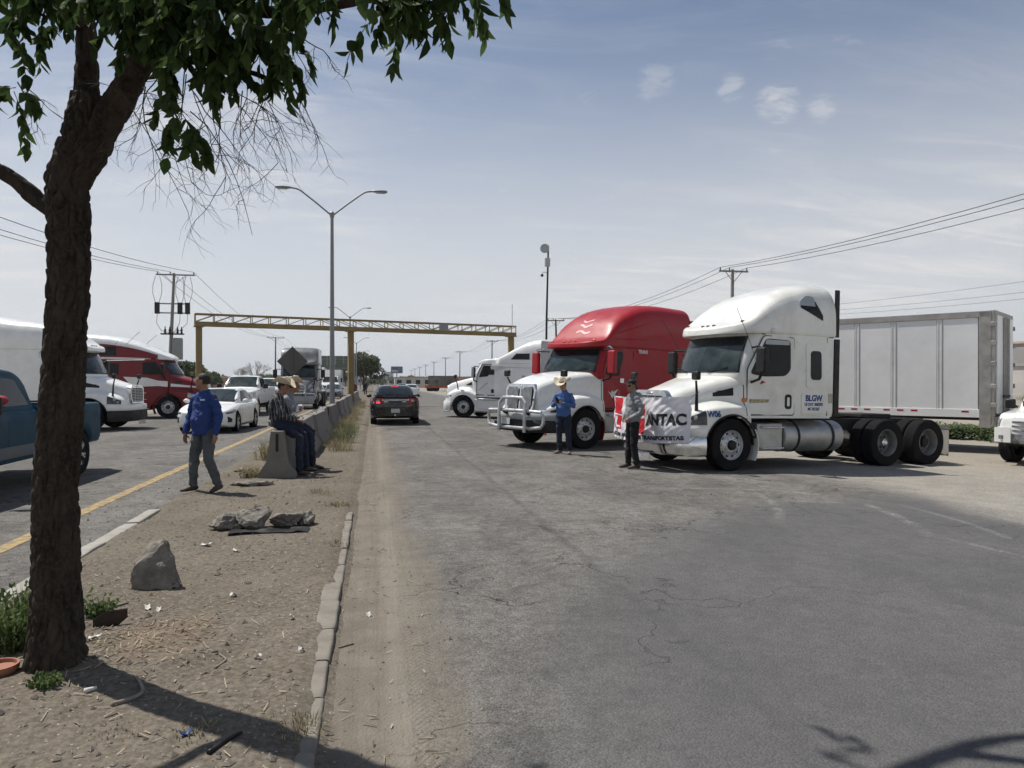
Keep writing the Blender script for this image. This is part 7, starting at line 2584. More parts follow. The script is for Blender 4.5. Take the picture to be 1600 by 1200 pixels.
# two men sitting on the first barrier
def sit(dx=0.0, arms='thighs'):
    J = dict(pelvis=(0.0, 0, 0.955), chest=(0.0, 0, 1.27), neck=(0.06, 0, 1.44), head=(0.13, 0, 1.565), sh_l=(0.02, 0.19, 1.335), sh_r=(0.02, -0.19, 1.335),
             el_l=(0.16, 0.27, 1.10), el_r=(0.14, -0.27, 1.10), wr_l=(0.36, 0.12, 1.00), wr_r=(0.36, -0.10, 1.00),
             hip_l=(0.04, 0.10, 0.945), hip_r=(0.04, -0.10, 0.945), kn_l=(0.44, 0.14, 0.74), kn_r=(0.42, -0.14, 0.70), an_l=(0.50, 0.13, 0.15), an_r=(0.42, -0.15, 0.12),
             hd_l=((0.8, -0.5, -0.2), (0, 0, -1)), hd_r=((0.8, 0.5, -0.2), (0, 0, -1)), hem=0.05, curl=0.5)
    if arms == 'crossed':
        J.update(neck=(0.06, 0, 1.45), head=(0.13, 0, 1.585), el_l=(0.16, 0.25, 1.12), el_r=(0.16, -0.25, 1.14), wr_l=(0.27, -0.06, 1.17), wr_r=(0.25, 0.08, 1.20),
                 hd_l=((0.1, -1, 0.1), (-1, 0, 0)), hd_r=((0.1, 1, 0.1), (-1, 0, 0)), an_l=(0.40, 0.13, 0.12), an_r=(0.48, -0.15, 0.12))
    return J


m2 = person('man in a black and white striped shirt and straw hat sitting on the barrier', {**sit(), 'look': (R(-8), R(12))}, plaid_m, denim, boot_m, hat='cowboy')
place(m2, -1.69, 13.42, R(-4), z=0.0, tilt=False)
m3 = person('man in a grey shirt with white sleeves sitting with crossed arms', {**sit(0, 'crossed'), 'look': (R(10), R(2))}, grey_shirt, denim, boot_m, sleeves=white_ink, hat='cowboy')
place(m3, -1.60, 14.22, R(2), z=0.0, tilt=False)

# man reading his phone before the red lorry
J = stand_pose(head=(0.05, 0, 1.625), look=(0, R(14)), el_l=(0.02, 0.27, 1.13), el_r=(0.02, -0.27, 1.13), wr_l=(0.27, 0.11, 1.20), wr_r=(0.27, -0.09, 1.22),
               hd_l=((0.5, -0.85, 0.25), (-0.6, -0.2, 0.8)), hd_r=((0.5, 0.7, 0.35), (-0.6, 0.2, 0.8)), thumb_l=-1, thumb_r=1, curl=0.6,
               kn_l=(0.02, 0.12, 0.49), an_l=(-0.02, 0.15, 0.085), toe_l=(0.95, 0.35, 0), toe_r=(0.95, -0.25, 0), hem=0.06)
m4 = person('man in a mid-blue shirt and straw hat looking at a phone beside the bull bar', J, blue_shirt2, denim, tan_boot, skin2_m, hat='cowboy', belly=1.05)
hx, hy = cam2w(1.22, 17.35)
place(m4, hx, hy, head_of(-0.50, -0.86), tilt=False)
ph = MB().box((0, 0, 0), (0.012, 0.075, 0.155)).build('phone', plastic, None, bevel=0.006)
MB().box((-0.0075, 0, 0), (0.002, 0.066, 0.145)).build('screen', tint, ph)
ph.matrix_world = m4.matrix_basis @ Matrix.Translation((0.345, 0.005, 1.27)) @ Matrix.Rotation(R(28), 4, 'Y')
tag(ph, 'dark mobile phone held up by the man in the mid-blue shirt', 'phone')

# man in the grey hooded top before the banner
J = stand_pose(look=(R(8), R(2)), el_l=(-0.06, 0.30, 1.13), el_r=(-0.06, -0.30, 1.13), wr_l=(0.14, 0.15, 0.99), wr_r=(0.14, -0.15, 0.99), belly=1.1,
               hd_l=((0.5, -0.8, -0.3), (-1, 0, 0)), hd_r=((0.5, 0.8, -0.3), (-1, 0, 0)), an_l=(-0.02, 0.14, 0.085), an_r=(0.05, -0.12, 0.085), hem=0.03)
m5 = person('man in a grey hooded top and black cap standing before the banner', J, grey_hood, blackcloth, boot_m, hat='cap', hood=True, belly=1.12)
hx, hy = cam2w(2.385, 14.55)
place(m5, hx, hy, head_of(-0.96, -0.26), tilt=False)

# two small figures by the far end of the barriers
J = stand_pose()
m6 = person('distant person in dark red by the foot of the middle gantry column', J, simple('dark_red_cloth', (0.14, 0.015, 0.02), 0.9), denim, boot_m)
p = W(553, 66)
place(m6, p.x, p.y, R(-90), z=0.01, tilt=False)
m7 = person('distant person in black walking beside the median tree', J, blackcloth, blackcloth, boot_m)
p = W(571, 95)
place(m7, p.x, p.y, R(-70), z=0.01, tilt=False)

# ------------------------------------------------------------------ banner tied across the white lorry's nose
ban_m, nt, b = nmat('banner_cloth')
t = NT(nt)
uvn = t.N.new('ShaderNodeAttribute')
uvn.attribute_name = 'sheet'
xy = t.sepxyz(uvn.outputs['Vector'])


def rectmask(x0, x1, y0, y1, sl=0.0):
    xx = t.math('ADD', xy[0], t.math('MULTIPLY', xy[1], sl))
    m_ = t.math('MULTIPLY', t.math('GREATER_THAN', xx, x0), t.math('LESS_THAN', xx, x1))
    m2_ = t.math('MULTIPLY', t.math('GREATER_THAN', xy[1], y0), t.math('LESS_THAN', xy[1], y1))
    return t.math('MULTIPLY', m_, m2_)


wcol = (0.70, 0.69, 0.74)
rcol = (0.52, 0.012, 0.022)
cc = t.mix(rectmask(0.0, 0.20, 0.58, 0.97, -0.03), wcol, rcol)
cc = t.mix(rectmask(0.02, 0.20, 0.22, 0.55, -0.03), cc, rcol)
cc = t.mix(rectmask(0.45, 0.59, 0.60, 0.86, 0.0), cc, rcol)
cc = t.mix(rectmask(0.45, 0.575, 0.19, 0.54, -0.03), cc, rcol)
cc = t.mix(rectmask(0.055, 0.10, 0.26, 0.52, -0.03), cc, wcol)
cc = t.mix(rectmask(0.055, 0.17, 0.26, 0.31, -0.03), cc, wcol)
nt.links.new(cc, b.inputs['Base Color'])
b.inputs['Roughness'].default_value = 0.8
tr = t.N.new('ShaderNodeBsdfTranslucent')
nt.links.new(cc, tr.inputs['Color'])
mx = t.N.new('ShaderNodeMixShader')
mx.inputs[0].default_value = 0.18
nt.links.new(b.outputs[0], mx.inputs[1])
nt.links.new(tr.outputs[0], mx.inputs[2])
nt.links.new(mx.outputs[0], t.N['Material Output'].inputs[0])

# plan of the sheet in the lorry's own axes, from its right corner round to its left mirror
bplan = pchip([(0.0, 1.26), (0.15, 1.37), (0.45, 1.425), (0.70, 1.40), (0.88, 1.27), (1.0, 1.03)])
byl = pchip([(0.0, -1.16), (0.5, 0.02), (0.88, 0.98), (1.0, 1.23)])


def bpt(s_, q, off=0.0):
    y = byl(s_)
    x = bplan(s_)
    z = 0.54 + 0.88 * q + 0.05 * math.sin(pi * s_) * (1 - q) * -1 - 0.05 * (1 - abs(2 * s_ - 1)) * q + 0.03 * s_
    wv_ = (0.034 * mn.noise(Vector((s_ * 9 + q * 4.0, q * 2.5 - s_ * 3, 0.3))) + 0.020 * mn.noise(Vector((s_ * 22 - q * 9, q * 5, 4)))
           + 0.020 * math.sin((s_ * 1.4 + q) * 9.0) * (0.3 + 0.7 * s_) * 0.6)
    return Vector((x + wv_ + off, y, z))


bn = MB().grid(lambda s_, q: bpt(s_, q), lin(0, 1, 90), lin(0, 1, 44)).build('banner', ban_m, None, 180, fix=False)
at = bn.data.attributes.new('sheet', 'FLOAT_VECTOR', 'POINT')
k_ = 0
for s_ in lin(0, 1, 90):
    for q in lin(0, 1, 44):
        at.data[k_].vector = (s_, q, 0)
        k_ += 1
bn.matrix_world = A.e.matrix_basis.copy()


def banner_text(body, size, s0, s1, q0, bold=0.0, th=0.0):
    me = text_mesh(body, size, black_ink, bold=bold, th=0.0)
    bm = bmesh.new()
    bm.from_mesh(me)
    bmesh.ops.triangulate(bm, faces=bm.faces)
    for _ in range(2):
        bmesh.ops.subdivide_edges(bm, edges=[e_ for e_ in bm.edges if e_.calc_length() > size * 0.25], cuts=1)
    bmesh.ops.triangulate(bm, faces=bm.faces)
    bm.to_mesh(me)
    bm.free()
    xs_ = [v.co.x for v in me.vertices]
    a, b_ = min(xs_), max(xs_)
    for v in me.vertices:
        s_ = s0 + (s1 - s0) * (v.co.x - a) / (b_ - a)
        v.co = bpt(s_, q0 + v.co.y / 0.88, 0.006)
    return inst('lettering', me, bn)


banner_text('ANTAC', 0.29, 0.60, 0.975, 0.50, 0.014)
banner_text('ASOCIACION', 0.10, 0.02, 0.20, 0.10, 0.006)
banner_text('NACIONAL DE TRANSPORTISTAS', 0.105, 0.225, 0.965, 0.105, 0.006)
for s_, q in ((0.0, 1.0), (1.0, 1.0), (1.0, 0.02), (0.0, 0.02)):
    p = bpt(s_, q)
    o_ = Vector((-0.16, 0.02 if s_ > 0.5 else -0.02, 0.10 if q > 0.5 else 0.12))
    MB().tube([p, p + o_ * 0.5, p + o_], 0.005, 5).build('tie_cord', wire_m, bn)
tag(bn, 'white and red protest banner with black lettering tied across the lorry grille', 'banner')
# ------------------------------------------------------------------ the near tree
bark_m, nt, b = nmat('furrowed_bark')
t = NT(nt)
n1 = t.noise(9, 6, 0.65, 0.4, t.mapv((1, 1, 0.4)))
cc = t.mix(t.ramp(n1, 0.3, 0.72), (0.018, 0.014, 0.011), (0.060, 0.047, 0.037))
cc = t.mix(t.math('MULTIPLY', t.ramp(t.noise(45, 4, 0.7), 0.4, 0.7), 0.5), cc, (0.075, 0.062, 0.05))
nt.links.new(cc, b.inputs['Base Color'])
b.inputs['Roughness'].default_value = 0.95
b.inputs['Specular IOR Level'].default_value = 0.2
nt.links.new(t.bump(t.noise(60, 5, 0.7, 0.3, t.mapv((1, 1, 0.35))), 0.7, 0.012), b.inputs['Normal'])
TB_ = Vector((-1.73, 4.46, 0.03))
tree_e = empty('shade_tree', TB_)


def loc(u, v, d):
    """point seen at (u, v) of the photograph at depth d, in the tree's own axes"""
    p = W(u, d, CAMZ + (597 - v) / 1150 * d)
    return p - TB_


def smooth_path(pts, n):
    fx = [pchip([(i, p[k]) for i, p in enumerate(pts)]) for k in range(3)]
    return [Vector((fx[0](q), fx[1](q), fx[2](q))) for q in lin(0, len(pts) - 1, n)]


def bark_tube(path, rad, nth, depth, seed=0.0):
    m = len(path)
    fr = pchip([(i * (m - 1) / (len(rad) - 1), r) for i, r in enumerate(rad)])
    L = 0
    rings = []
    ref = Vector((1, 0, 0))
    for i, p in enumerate(path):
        tn = (path[min(i + 1, m - 1)] - path[max(i - 1, 0)]).normalized()
        s_ = (ref - tn * ref.dot(tn)).normalized()
        ref = s_
        bb_ = tn.cross(s_)
        if i:
            L += (p - path[i - 1]).length
        r0 = fr(i)
        ring = []
        for k in range(nth):
            a = 2 * pi * k / nth
            cx_, cy_ = math.cos(a), math.sin(a)
            q = Vector((cx_ * r0 * 24 + 0.7 * mn.noise(Vector((cx_ * 2, cy_ * 2, L * 4 + seed))), cy_ * r0 * 24, L * 9.5 + seed))
            ds, _ = mn.voronoi(q)
            plate = min((ds[1] - ds[0]) * 3.2, 1.0)
            plate = plate * plate * (3 - 2 * plate)
            lump = mn.fractal(Vector((cx_ * 1.3, cy_ * 1.3, L * 1.6 + seed)), 1, 2, 3) * 0.03
            rr = r0 * (1 + lump) + depth * (plate - 0.5) + depth * 0.5 * mn.noise(q * 2.3)
            ring.append(p + s_ * cx_ * rr + bb_ * cy_ * rr)
        rings.append(ring)
    return MB().rings(rings)


tp = [Vector((0.0, 0, -0.12)), Vector((0.0, 0, 0.05)), Vector((0.005, 0, 0.35)), loc(86, 800, 4.07), loc(99, 590, 4.06), loc(108, 400, 4.04), loc(106, 295, 4.02), loc(138, 215, 4.0), loc(146, 150, 3.98)]
bark_tube(smooth_path(tp, 330), [0.22, 0.160, 0.124, 0.108, 0.102, 0.099, 0.104, 0.120, 0.095], 170, 0.015).build('trunk', bark_m, tree_e, 180, fix=False)
limbs = []


def limb(pts, rad, nth=22, n=60, seed=0.0, name='limb', dp=0.008):
    path = smooth_path(pts, n)
    limbs.append((path, rad))
    return bark_tube(path, rad, nth, dp, seed).build(name, bark_m, tree_e, 180, fix=False)


limb([loc(134, 215, 4.0), loc(136, 120, 3.97), loc(134, 20, 3.9), loc(128, -120, 3.7), loc(150, -420, 3.3), loc(240, -900, 2.9)], [0.085, 0.056, 0.046, 0.042, 0.036, 0.02], 60, 120, 3.0, dp=0.010)
limb([loc(140, 235, 4.0), loc(186, 160, 3.93), loc(228, 85, 3.75), loc(300, 20, 3.5), loc(420, -70, 3.2), loc(620, -260, 2.9), loc(900, -560, 2.6)], [0.085, 0.072, 0.062, 0.052, 0.045, 0.032, 0.015], 60, 140, 5.0, dp=0.010)
limb([loc(112, 345, 4.03), loc(64, 315, 4.02), loc(20, 280, 3.98), loc(-30, 250, 3.9), loc(-140, 180, 3.7), loc(-320, 60, 3.3)], [0.052, 0.046, 0.038, 0.034, 0.026, 0.012], 26, 80, 7.0)
limb([loc(128, 40, 3.9), loc(60, -40, 3.7), loc(-40, -160, 3.4), loc(-200, -360, 3.0)], [0.05, 0.04, 0.03, 0.012], 20, 50, 9.0)
limb([loc(330, 0, 3.45), loc(420, 20, 3.2), loc(520, 10, 3.0), loc(640, -10, 2.85), loc(760, -20, 2.7)], [0.035, 0.024, 0.018, 0.012, 0.005], 14, 50, 11.0, 'branch', 0.003)
limb([loc(228, 85, 3.75), loc(300, 95, 3.55), loc(380, 110, 3.35), loc(460, 140, 3.25)], [0.03, 0.02, 0.013, 0.005], 12, 40, 12.0, 'branch', 0.003)
# heavy limbs that reach over the road out of view; their shadows cross the asphalt
limb([loc(420, -70, 3.2), Vector((1.45, -0.42, 4.3)), Vector((2.15, 0.05, 4.55)), Vector((2.65, 0.16, 4.6)), Vector((3.45, 0.05, 4.7))], [0.06, 0.055, 0.045, 0.03, 0.012], 16, 50, 15.0)
limb([Vector((2.2, 0.07, 4.56)), Vector((2.55, -0.07, 4.75)), Vector((3.05, -0.37, 4.9)), Vector((3.75, -0.62, 5.0))], [0.04, 0.03, 0.022, 0.01], 14, 40, 17.0, 'branch')

leaf_m = leaf_mat('shade_tree_leaf', (0.020, 0.040, 0.012), (0.066, 0.105, 0.030), 0.36)
# one leaflet: a folded pointed oval, base at the origin, tip along -Z
lv = [(0, 0, 0), (0.019, 0.004, -0.018), (0.026, 0.007, -0.042), (0.0155, 0.005, -0.070), (0, -0.002, -0.098), (-0.0155, 0.005, -0.070), (-0.026, 0.007, -0.042),
      (-0.019, 0.004, -0.018), (0, -0.003, -0.02), (0, -0.004, -0.044), (0, -0.003, -0.07)]
lf = [(0, 8, 1), (1, 8, 9, 2), (2, 9, 10, 3), (3, 10, 4), (0, 7, 8), (7, 6, 9, 8), (6, 5, 10, 9), (5, 4, 10)]
LVS = [[(x * kw, y + cv * z * z * 30 + tw_ * x * z * 40, z) for x, y, z in lv] for kw, cv, tw_ in ((1.0, 0.0, 0.0), (0.85, 0.10, 0.10), (1.1, -0.09, -0.12), (0.72, 0.16, 0.2), (0.95, -0.16, 0.25))]
leaf_mes = [MB().add(q, lf).mesh('leaf', leaf_m, 180, False) for q in LVS]
rng = np.random.default_rng(21)
leaves = []                       # (matrix, shows largest)
stems = MB()


def spray(p, L, seen, droop=0.75, n=None, dirn=None):
    """a drooping stalk with leaflets in pairs"""
    d = dirn or Vector((rng.normal(), rng.normal(), -0.3)).normalized()
    n = n or int(rng.integers(7, 12))
    pts = [p]
    q = p.copy()
    for k in range(n):
        d = (d + Vector((0, 0, -droop / n * 2.2)) + Vector(rng.normal(size=3)) * 0.05).normalized()
        q = q + d * (L / n)
        pts.append(q.copy())
        for s_ in ((-1, 1) if k < n - 1 else (0,)):
            lat = d.cross(Vector((0, 0, 1)))
            if lat.length < 0.05:
                lat = Vector((1, 0, 0))
            lat.normalize()
            ax = (lat * s_ * rng.uniform(0.35, 0.9) + d * 0.55 + Vector((0, 0, -rng.uniform(0.5, 1.1))) + Vector(rng.normal(size=3)) * 0.18).normalized()
            z = -ax
            x = Vector(rng.normal(size=3))
            x = (x - z * x.dot(z)).normalized()
            M = Matrix((x, z.cross(x), z)).transposed().to_4x4()
            sc = rng.uniform(0.48, 0.90)
            M = Matrix.Translation(q) @ M @ Matrix.Scale(sc, 4)
            leaves.append((M, seen))
    stems.tube(pts, [0.0022] + [0.0016] * (len(pts) - 1), 4, False)
    return pts


# clumps of foliage hanging into view (column, row, depth, spread, count)
clumps = [(20, 20, 3.4, 50, 10), (75, 35, 3.5, 45, 9), (40, 75, 3.5, 40, 5), (85, 90, 3.6, 25, 4), (15, 110, 3.4, 22, 3), (15, 195, 3.2, 14, 2), (35, 200, 3.2, 12, 2),
          (190, 20, 3.4, 55, 16), (250, 30, 3.3, 60, 20), (230, 90, 3.4, 40, 12), (300, 60, 3.25, 55, 18), (270, 120, 3.3, 40, 9), (340, 40, 3.2, 50, 12), (330, 95, 3.2, 40, 10),
          (390, 95, 3.2, 38, 10), (430, 115, 3.15, 36, 10), (460, 140, 3.15, 26, 6), (405, 60, 3.1, 40, 8), (385, 145, 3.2, 22, 4), (345, 135, 3.2, 25, 5),
          (275, 205, 3.3, 15, 3), (285, 235, 3.3, 16, 4), (300, 255, 3.3, 14, 3), (450, 10, 3.0, 45, 10), (510, 20, 2.95, 40, 9), (495, 45, 2.95, 22, 4), (570, 10, 2.9, 40, 8), (640, 15, 2.8, 45, 11),
          (650, 50, 2.8, 25, 5), (600, 40, 2.85, 22, 4), (690, 10, 2.75, 35, 8), (640, 75, 2.8, 12, 2), (735, -5, 2.7, 25, 6), (150, 5, 3.5, 40, 6), (100, 0, 3.45, 45, 9), (215, 55, 3.35, 40, 10), (165, 40, 3.4, 30, 6), (55, 10, 3.4, 50, 10), (360, 10, 3.15, 45, 10)]
for (u, v, d, sp, n) in clumps:
    for _ in range(max(2, int(n * (0.95 if 110 < u < 350 else 0.7)))):
        dd = d + rng.normal() * 0.10
        p = loc(u - (0 if u < 400 else 14) + rng.normal() * sp * 0.5, v - 58 + rng.normal() * sp * 0.32, dd)
        spray(p, rng.uniform(0.15, 0.28), True)
nseen = len(leaves)
# the rest of the crown above and behind the camera
cnt = 0
while cnt < 700:
    p = Vector((rng.uniform(-2.2, 4.6), rng.uniform(-5.2, 0.5), rng.uniform(3.2, 6.2)))
    q = Vector(((p.x - 1.0) / 3.2, (p.y + 2.2) / 2.9, (p.z - 4.6) / 1.6))
    if q.length > 1 or q.length < 0.35:
        continue
    w_ = p + TB_
    if w_.y - 0.36 * w_.z > 3.75 - 0.187 * (w_.x + 0.45 * w_.z):
        continue
    dpt = w_.x * s + w_.y * c
    if dpt > 0.3 and (w_.z - CAMZ) / dpt < 0.66:
        continue
    if mn.noise(p * 1.1) < -0.12:
        continue
    spray(p, rng.uniform(0.2, 0.34), False, n=6)
    cnt += 1
stems.build('leaf_stalks', simple('leaf_stalk', (0.06, 0.065, 0.025), 0.8), tree_e, 0, fix=False)['kind'] = 'stuff'
vis = list(range(nseen))
rng.shuffle(vis)
# leaves that show against the sky at the lower edge of the crown come first
vis.sort(key=lambda i: leaves[i][0].translation.z)
single = set(vis[:300])
mass = MB()
for i, (M, seen) in enumerate(leaves):
    if i in single:
        o = bpy.data.objects.new('leaf', leaf_mes[i % 5])
        C.objects.link(o)
        o.parent = tree_e
        o.matrix_basis = M
    else:
        mass.add(LVS[i % 5], lf, M)
tag(mass.build('leaves', leaf_m, tree_e, 180, fix=False), kind='stuff')

# bare hanging twigs
tw = MB()


def twig(p, d, L, r, k):
    pts = [p]
    n = 7
    for i in range(n):
        d = (d + Vector((0, 0, -0.06)) + Vector(rng.normal(size=3)) * 0.17).normalized()
        p = p + d * L / n
        pts.append(p.copy())
    tw.tube(pts, [r * (1 - 0.6 * i / n) for i in range(n + 1)], 4, False)
    if k:
        for i in range(2, n + 1):
            if rng.uniform() < 0.62:
                sd = (d + Vector(rng.normal(size=3)) * 0.75).normalized()
                twig(pts[i], sd, L * rng.uniform(0.35, 0.6), r * 0.55, k - 1)


for (u, v, d, n, L) in ((240, 110, 3.75, 4, 0.75), (290, 120, 3.6, 5, 0.80), (340, 130, 3.5, 4, 0.75), (395, 120, 3.4, 4, 0.65), (425, 110, 3.3, 3, 0.5), (450, 60, 3.2, 3, 0.42), (210, 130, 3.8, 2, 0.6),
                        (20, 130, 3.5, 2, 0.35)):
    for _ in range(n):
        dr = Vector((rng.uniform(-0.3, 0.75), rng.normal() * 0.35, rng.uniform(-0.9, -0.1))).normalized()
        twig(loc(u + rng.normal() * 14, v + rng.normal() * 18, d + rng.normal() * 0.08), dr, L * rng.uniform(0.5, 0.9), 0.0036, 2)
tag(tw.build('bare_twigs', simple('twig_bark', (0.055, 0.045, 0.038), 0.9), tree_e, 180, fix=False), kind='stuff')
tag(tree_e, 'dark shade tree with furrowed trunk and drooping leaves on the median', 'tree')

# ------------------------------------------------------------------ broken concrete
def rock(name, p, size, seed, label, mat=stone, rz=0.0, shape=None, flat=0.0, cat='rock', group=None, sink=0.02):
    bm = bmesh.new()
    rs_ = np.random.default_rng(seed)
    if shape:
        for v in shape:
            bm.verts.new(v)
    else:
        for _ in range(16):
            v = Vector(rs_.normal(size=3)).normalized()
            bm.verts.new((v.x * size[0] / 2, v.y * size[1] / 2, max((v.z * 0.5 + 0.5) * size[2], 0)))
    bmesh.ops.convex_hull(bm, input=bm.verts)
    for v in [v for v in bm.verts if not v.link_faces]:
        bm.verts.remove(v)
    bmesh.ops.triangulate(bm, faces=bm.faces)
    bmesh.ops.subdivide_edges(bm, edges=bm.edges, cuts=3, use_grid_fill=True)
    bmesh.ops.subdivide_edges(bm, edges=bm.edges, cuts=1, use_grid_fill=True)
    k = max(size)
    for v in bm.verts:
        n = mn.fractal(Vector(v.co) * (5.0 / k) + Vector((seed, 0, 0)), 1, 2.1, 5)
        n2 = mn.noise(Vector(v.co) * (14 / k) + Vector((0, seed, 0)))
        v.co += Vector(v.normal) * (n * 0.06 + n2 * 0.022) * k
    bm.normal_update()
    me = bpy.data.meshes.new(name)
    bm.to_mesh(me)
    bm.free()
    me.shade_smooth()
    me.set_sharp_from_angle(angle=R(28))
    me.materials.append(mat)
    zmin = min(v.co.z for v in me.vertices)
    for v in me.vertices:
        v.co.z -= zmin
    o = bpy.data.objects.new(name, me)
    C.objects.link(o)
    o.location = (p[0], p[1], med_z(p[0], p[1]) - sink)
    o.rotation_euler = (0, 0, rz)
    tag(o, label, cat, group)
    return o


def MW(u, v):
    """point of the median seen at (u, v)"""
    d = 1150 * (CAMZ - 0.05) / (v - 597)
    return W(u, d)


pr = MW(243, 917)
rock('concrete_lump', pr, (0.32, 0.26, 0.38), 4, 'upright wedge of broken concrete standing alone on the median',
     shape=[(-0.155, -0.09, 0), (0.165, -0.07, 0), (0.15, 0.12, 0), (-0.14, 0.12, 0), (-0.155, -0.08, 0.15), (0.05, 0.02, 0.365), (-0.10, 0.10, 0.33), (0.10, 0.03, 0.34), (0.145, -0.03, 0.18), (-0.15, 0.08, 0.25)], rz=R(-12))
for i, (u, v, sz, rz) in enumerate(((357, 826, (0.46, 0.34, 0.20), 0.2), (400, 825, (0.50, 0.36, 0.27), 1.0), (445, 824, (0.42, 0.34, 0.21), 0.4), (478, 820, (0.36, 0.26, 0.17), 2.0))):
    rock('rubble_chunk', MW(u, v), sz, 30 + i, ['low slab-like chunk at the left end of the rubble heap by the median', 'tallest chunk in the middle of the rubble heap', 'rounded chunk beside the tallest one in the rubble heap',
                                                'small pointed chunk ending the rubble heap towards the kerb'][i], rz=rz, group='rubble heap on the median')
rock('rubble_chunk', MW(395, 757), (0.7, 0.4, 0.10), 41, 'flat crumbled concrete at the foot of the first barrier', rz=0.3)
rock('rubble_chunk', MW(380, 735), (0.4, 0.3, 0.09), 42, 'pale flat stone left of the first barrier', rz=1.2)
rock('rubble_chunk', MW(480, 715), (0.28, 0.22, 0.14), 43, 'pale stone by the boots of the seated men', rz=1.2)

# black plastic sheet under the rubble
pm_ = MW(420, 830)
tag(MB().grid(lambda x, y: (pm_.x + x, pm_.y + y, med_z(pm_.x + x, pm_.y + y) + 0.012 + 0.03 * max(0, mn.noise(Vector((x * 7, y * 7, 2))))), lin(-0.40, 0.42, 22), lin(-0.20, 0.1, 12)).build(
    'plastic_sheet', plastic, None, 180), 'crumpled black plastic sheet under the rubble heap', 'plastic sheet')

# ------------------------------------------------------------------ sticks, litter and other small things on the ground
dry_wood = simple('dry_wood', (0.22, 0.19, 0.155), 0.9, 0, 0.2, 12, bump=0.3, bs=60)
dark_wood = simple('dark_bark_piece', (0.05, 0.036, 0.027), 0.95, 0, 0.3, 12, bump=0.6, bs=50)
litter_w = simple('paper_litter', (0.62, 0.61, 0.57), 0.8, 0, 0.1, 20)


def gpt(u, v, h=0.0):
    p = MW(u, v)
    for _ in range(4):
        zc = med_z(p.x, p.y) if p.x < -0.26 else gz(p.x)
        p = W(u, 1150 * (CAMZ - zc) / (v - 597))
    return Vector((p.x, p.y, (med_z(p.x, p.y) if p.x < -0.26 else gz(p.x)) + h))


def stick(pts, r, mat, label, cat='stick', name='stick', taper=0.6):
    q = smooth_path([gpt(*p) + Vector((0, 0, r * 0.7)) for p in pts], 12)
    tag(MB().tube(q, [r * (1 - (1 - taper) * i / 11) for i in range(12)], 7).build(name, mat, None, 180), label, cat)


stick([(173, 1104), (200, 1096), (222, 1085), (219, 1070), (213, 1061)], 0.012, dry_wood, 'bent pale stick lying in the trunk shadow', name='stick')
stick([(325, 1180), (350, 1162), (377, 1147)], 0.012, plastic, 'black rubber strip lying on the dirt in front of the tree', 'rubber strip', 'rubber_strip')
stick([(336, 1045), (352, 1033), (343, 1024)], 0.007, dry_wood, 'small curled grey twig left of the kerb')
stick([(178, 949), (200, 943)], 0.010, dry_wood, 'short stick behind the trunk by the green weed')
stick([(527, 1014), (552, 1007)], 0.008, dry_wood, 'thin stick lying at the kerb on the road side')
stick([(132, 1083), (150, 1078)], 0.014, litter_w, 'pale stub of wood near the foot of the tree', 'stick', 'wood_stub')
pw_ = gpt(172, 978)
o = MB().rings([[(x, 0.012 * math.cos(a) * 1.0, 0.055 + z + 0.06 * math.sin(a) * h_) for a in lin(0, 2 * pi * 7 / 8, 8)] for x, z, h_ in ((-0.10, -0.02, 0.7), (-0.04, 0.0, 1.0), (0.04, 0.01, 0.9), (0.10, 0.035, 0.5))]).build('bark_piece', dark_wood, None, 40)
o.location = (pw_.x, pw_.y, pw_.z - 0.02)
o.rotation_euler = (0, 0, R(18))
tag(o, 'dark slab of bark leaning beside the tree foot', 'bark')
pt_ = gpt(2, 1050)
o = MB().lathe([(0.0, 0.0), (0.085, 0.0), (0.10, 0.02), (0.10, 0.045), (0.088, 0.045), (0.085, 0.025), (0, 0.02)], 24, axis='Z').build('clay_saucer', simple('terracotta', (0.30, 0.13, 0.08), 0.8), None, 40)
o.location = (pt_.x - 0.02, pt_.y, pt_.z - 0.004)
tag(o, 'round terracotta saucer on the ground left of the tree', 'saucer')
for i, (u, v, sx_, sy_, lab) in enumerate(((230, 952, 0.05, 0.035, 'white paper scrap behind the tree near the bark piece'), (248, 955, 0.045, 0.03, 'second pale scrap beside the white paper'),
                                           (364, 932, 0.05, 0.03, 'white wrapper in the middle of the dirt'), (456, 967, 0.03, 0.03, 'small white lid close to the kerb'),
                                           (321, 853, 0.09, 0.05, 'pale cardboard piece before the rubble heap'), (368, 862, 0.09, 0.025, 'thin pale strip before the rubble heap'),
                                           (457, 828, 0.12, 0.03, 'cream plank scrap in front of the rubble heap'), (575, 963, 0.04, 0.03, 'white crumpled wrapper on the road edge'),
                                           (470, 1018, 0.035, 0.025, 'white bottle cap near the kerb shadow'), (402, 1030, 0.05, 0.02, 'pale chip of wood in the dirt'),
                                           (145, 1000, 0.07, 0.05, 'pale stone chip right beside the tree foot'), (290, 1150, 0.05, 0.03, 'blue wrapper on the dirt in front of the tree'))):
    p = gpt(u, v)
    rs_ = np.random.default_rng(i)
    m_ = MB().slab(lambda a, b_, o_, i=i: (a * sx_ / 2 * (1 + 0.2 * math.sin(b_ * 3 + i)), b_ * sy_ / 2, 0.010 * math.sin(a * 2.2 + i) + 0.012 * abs(b_) + o_), lin(-1, 1, 6), lin(-1, 1, 5), 0.004)
    o = m_.build('litter', litter_w if 'blue' not in lab else blue_ink, None, 60)
    o.location = (p.x, p.y, p.z + 0.006)
    o.rotation_euler = (0, 0, float(rs_.uniform(0, 3)))
    tag(o, lab, 'litter', 'litter on the median')

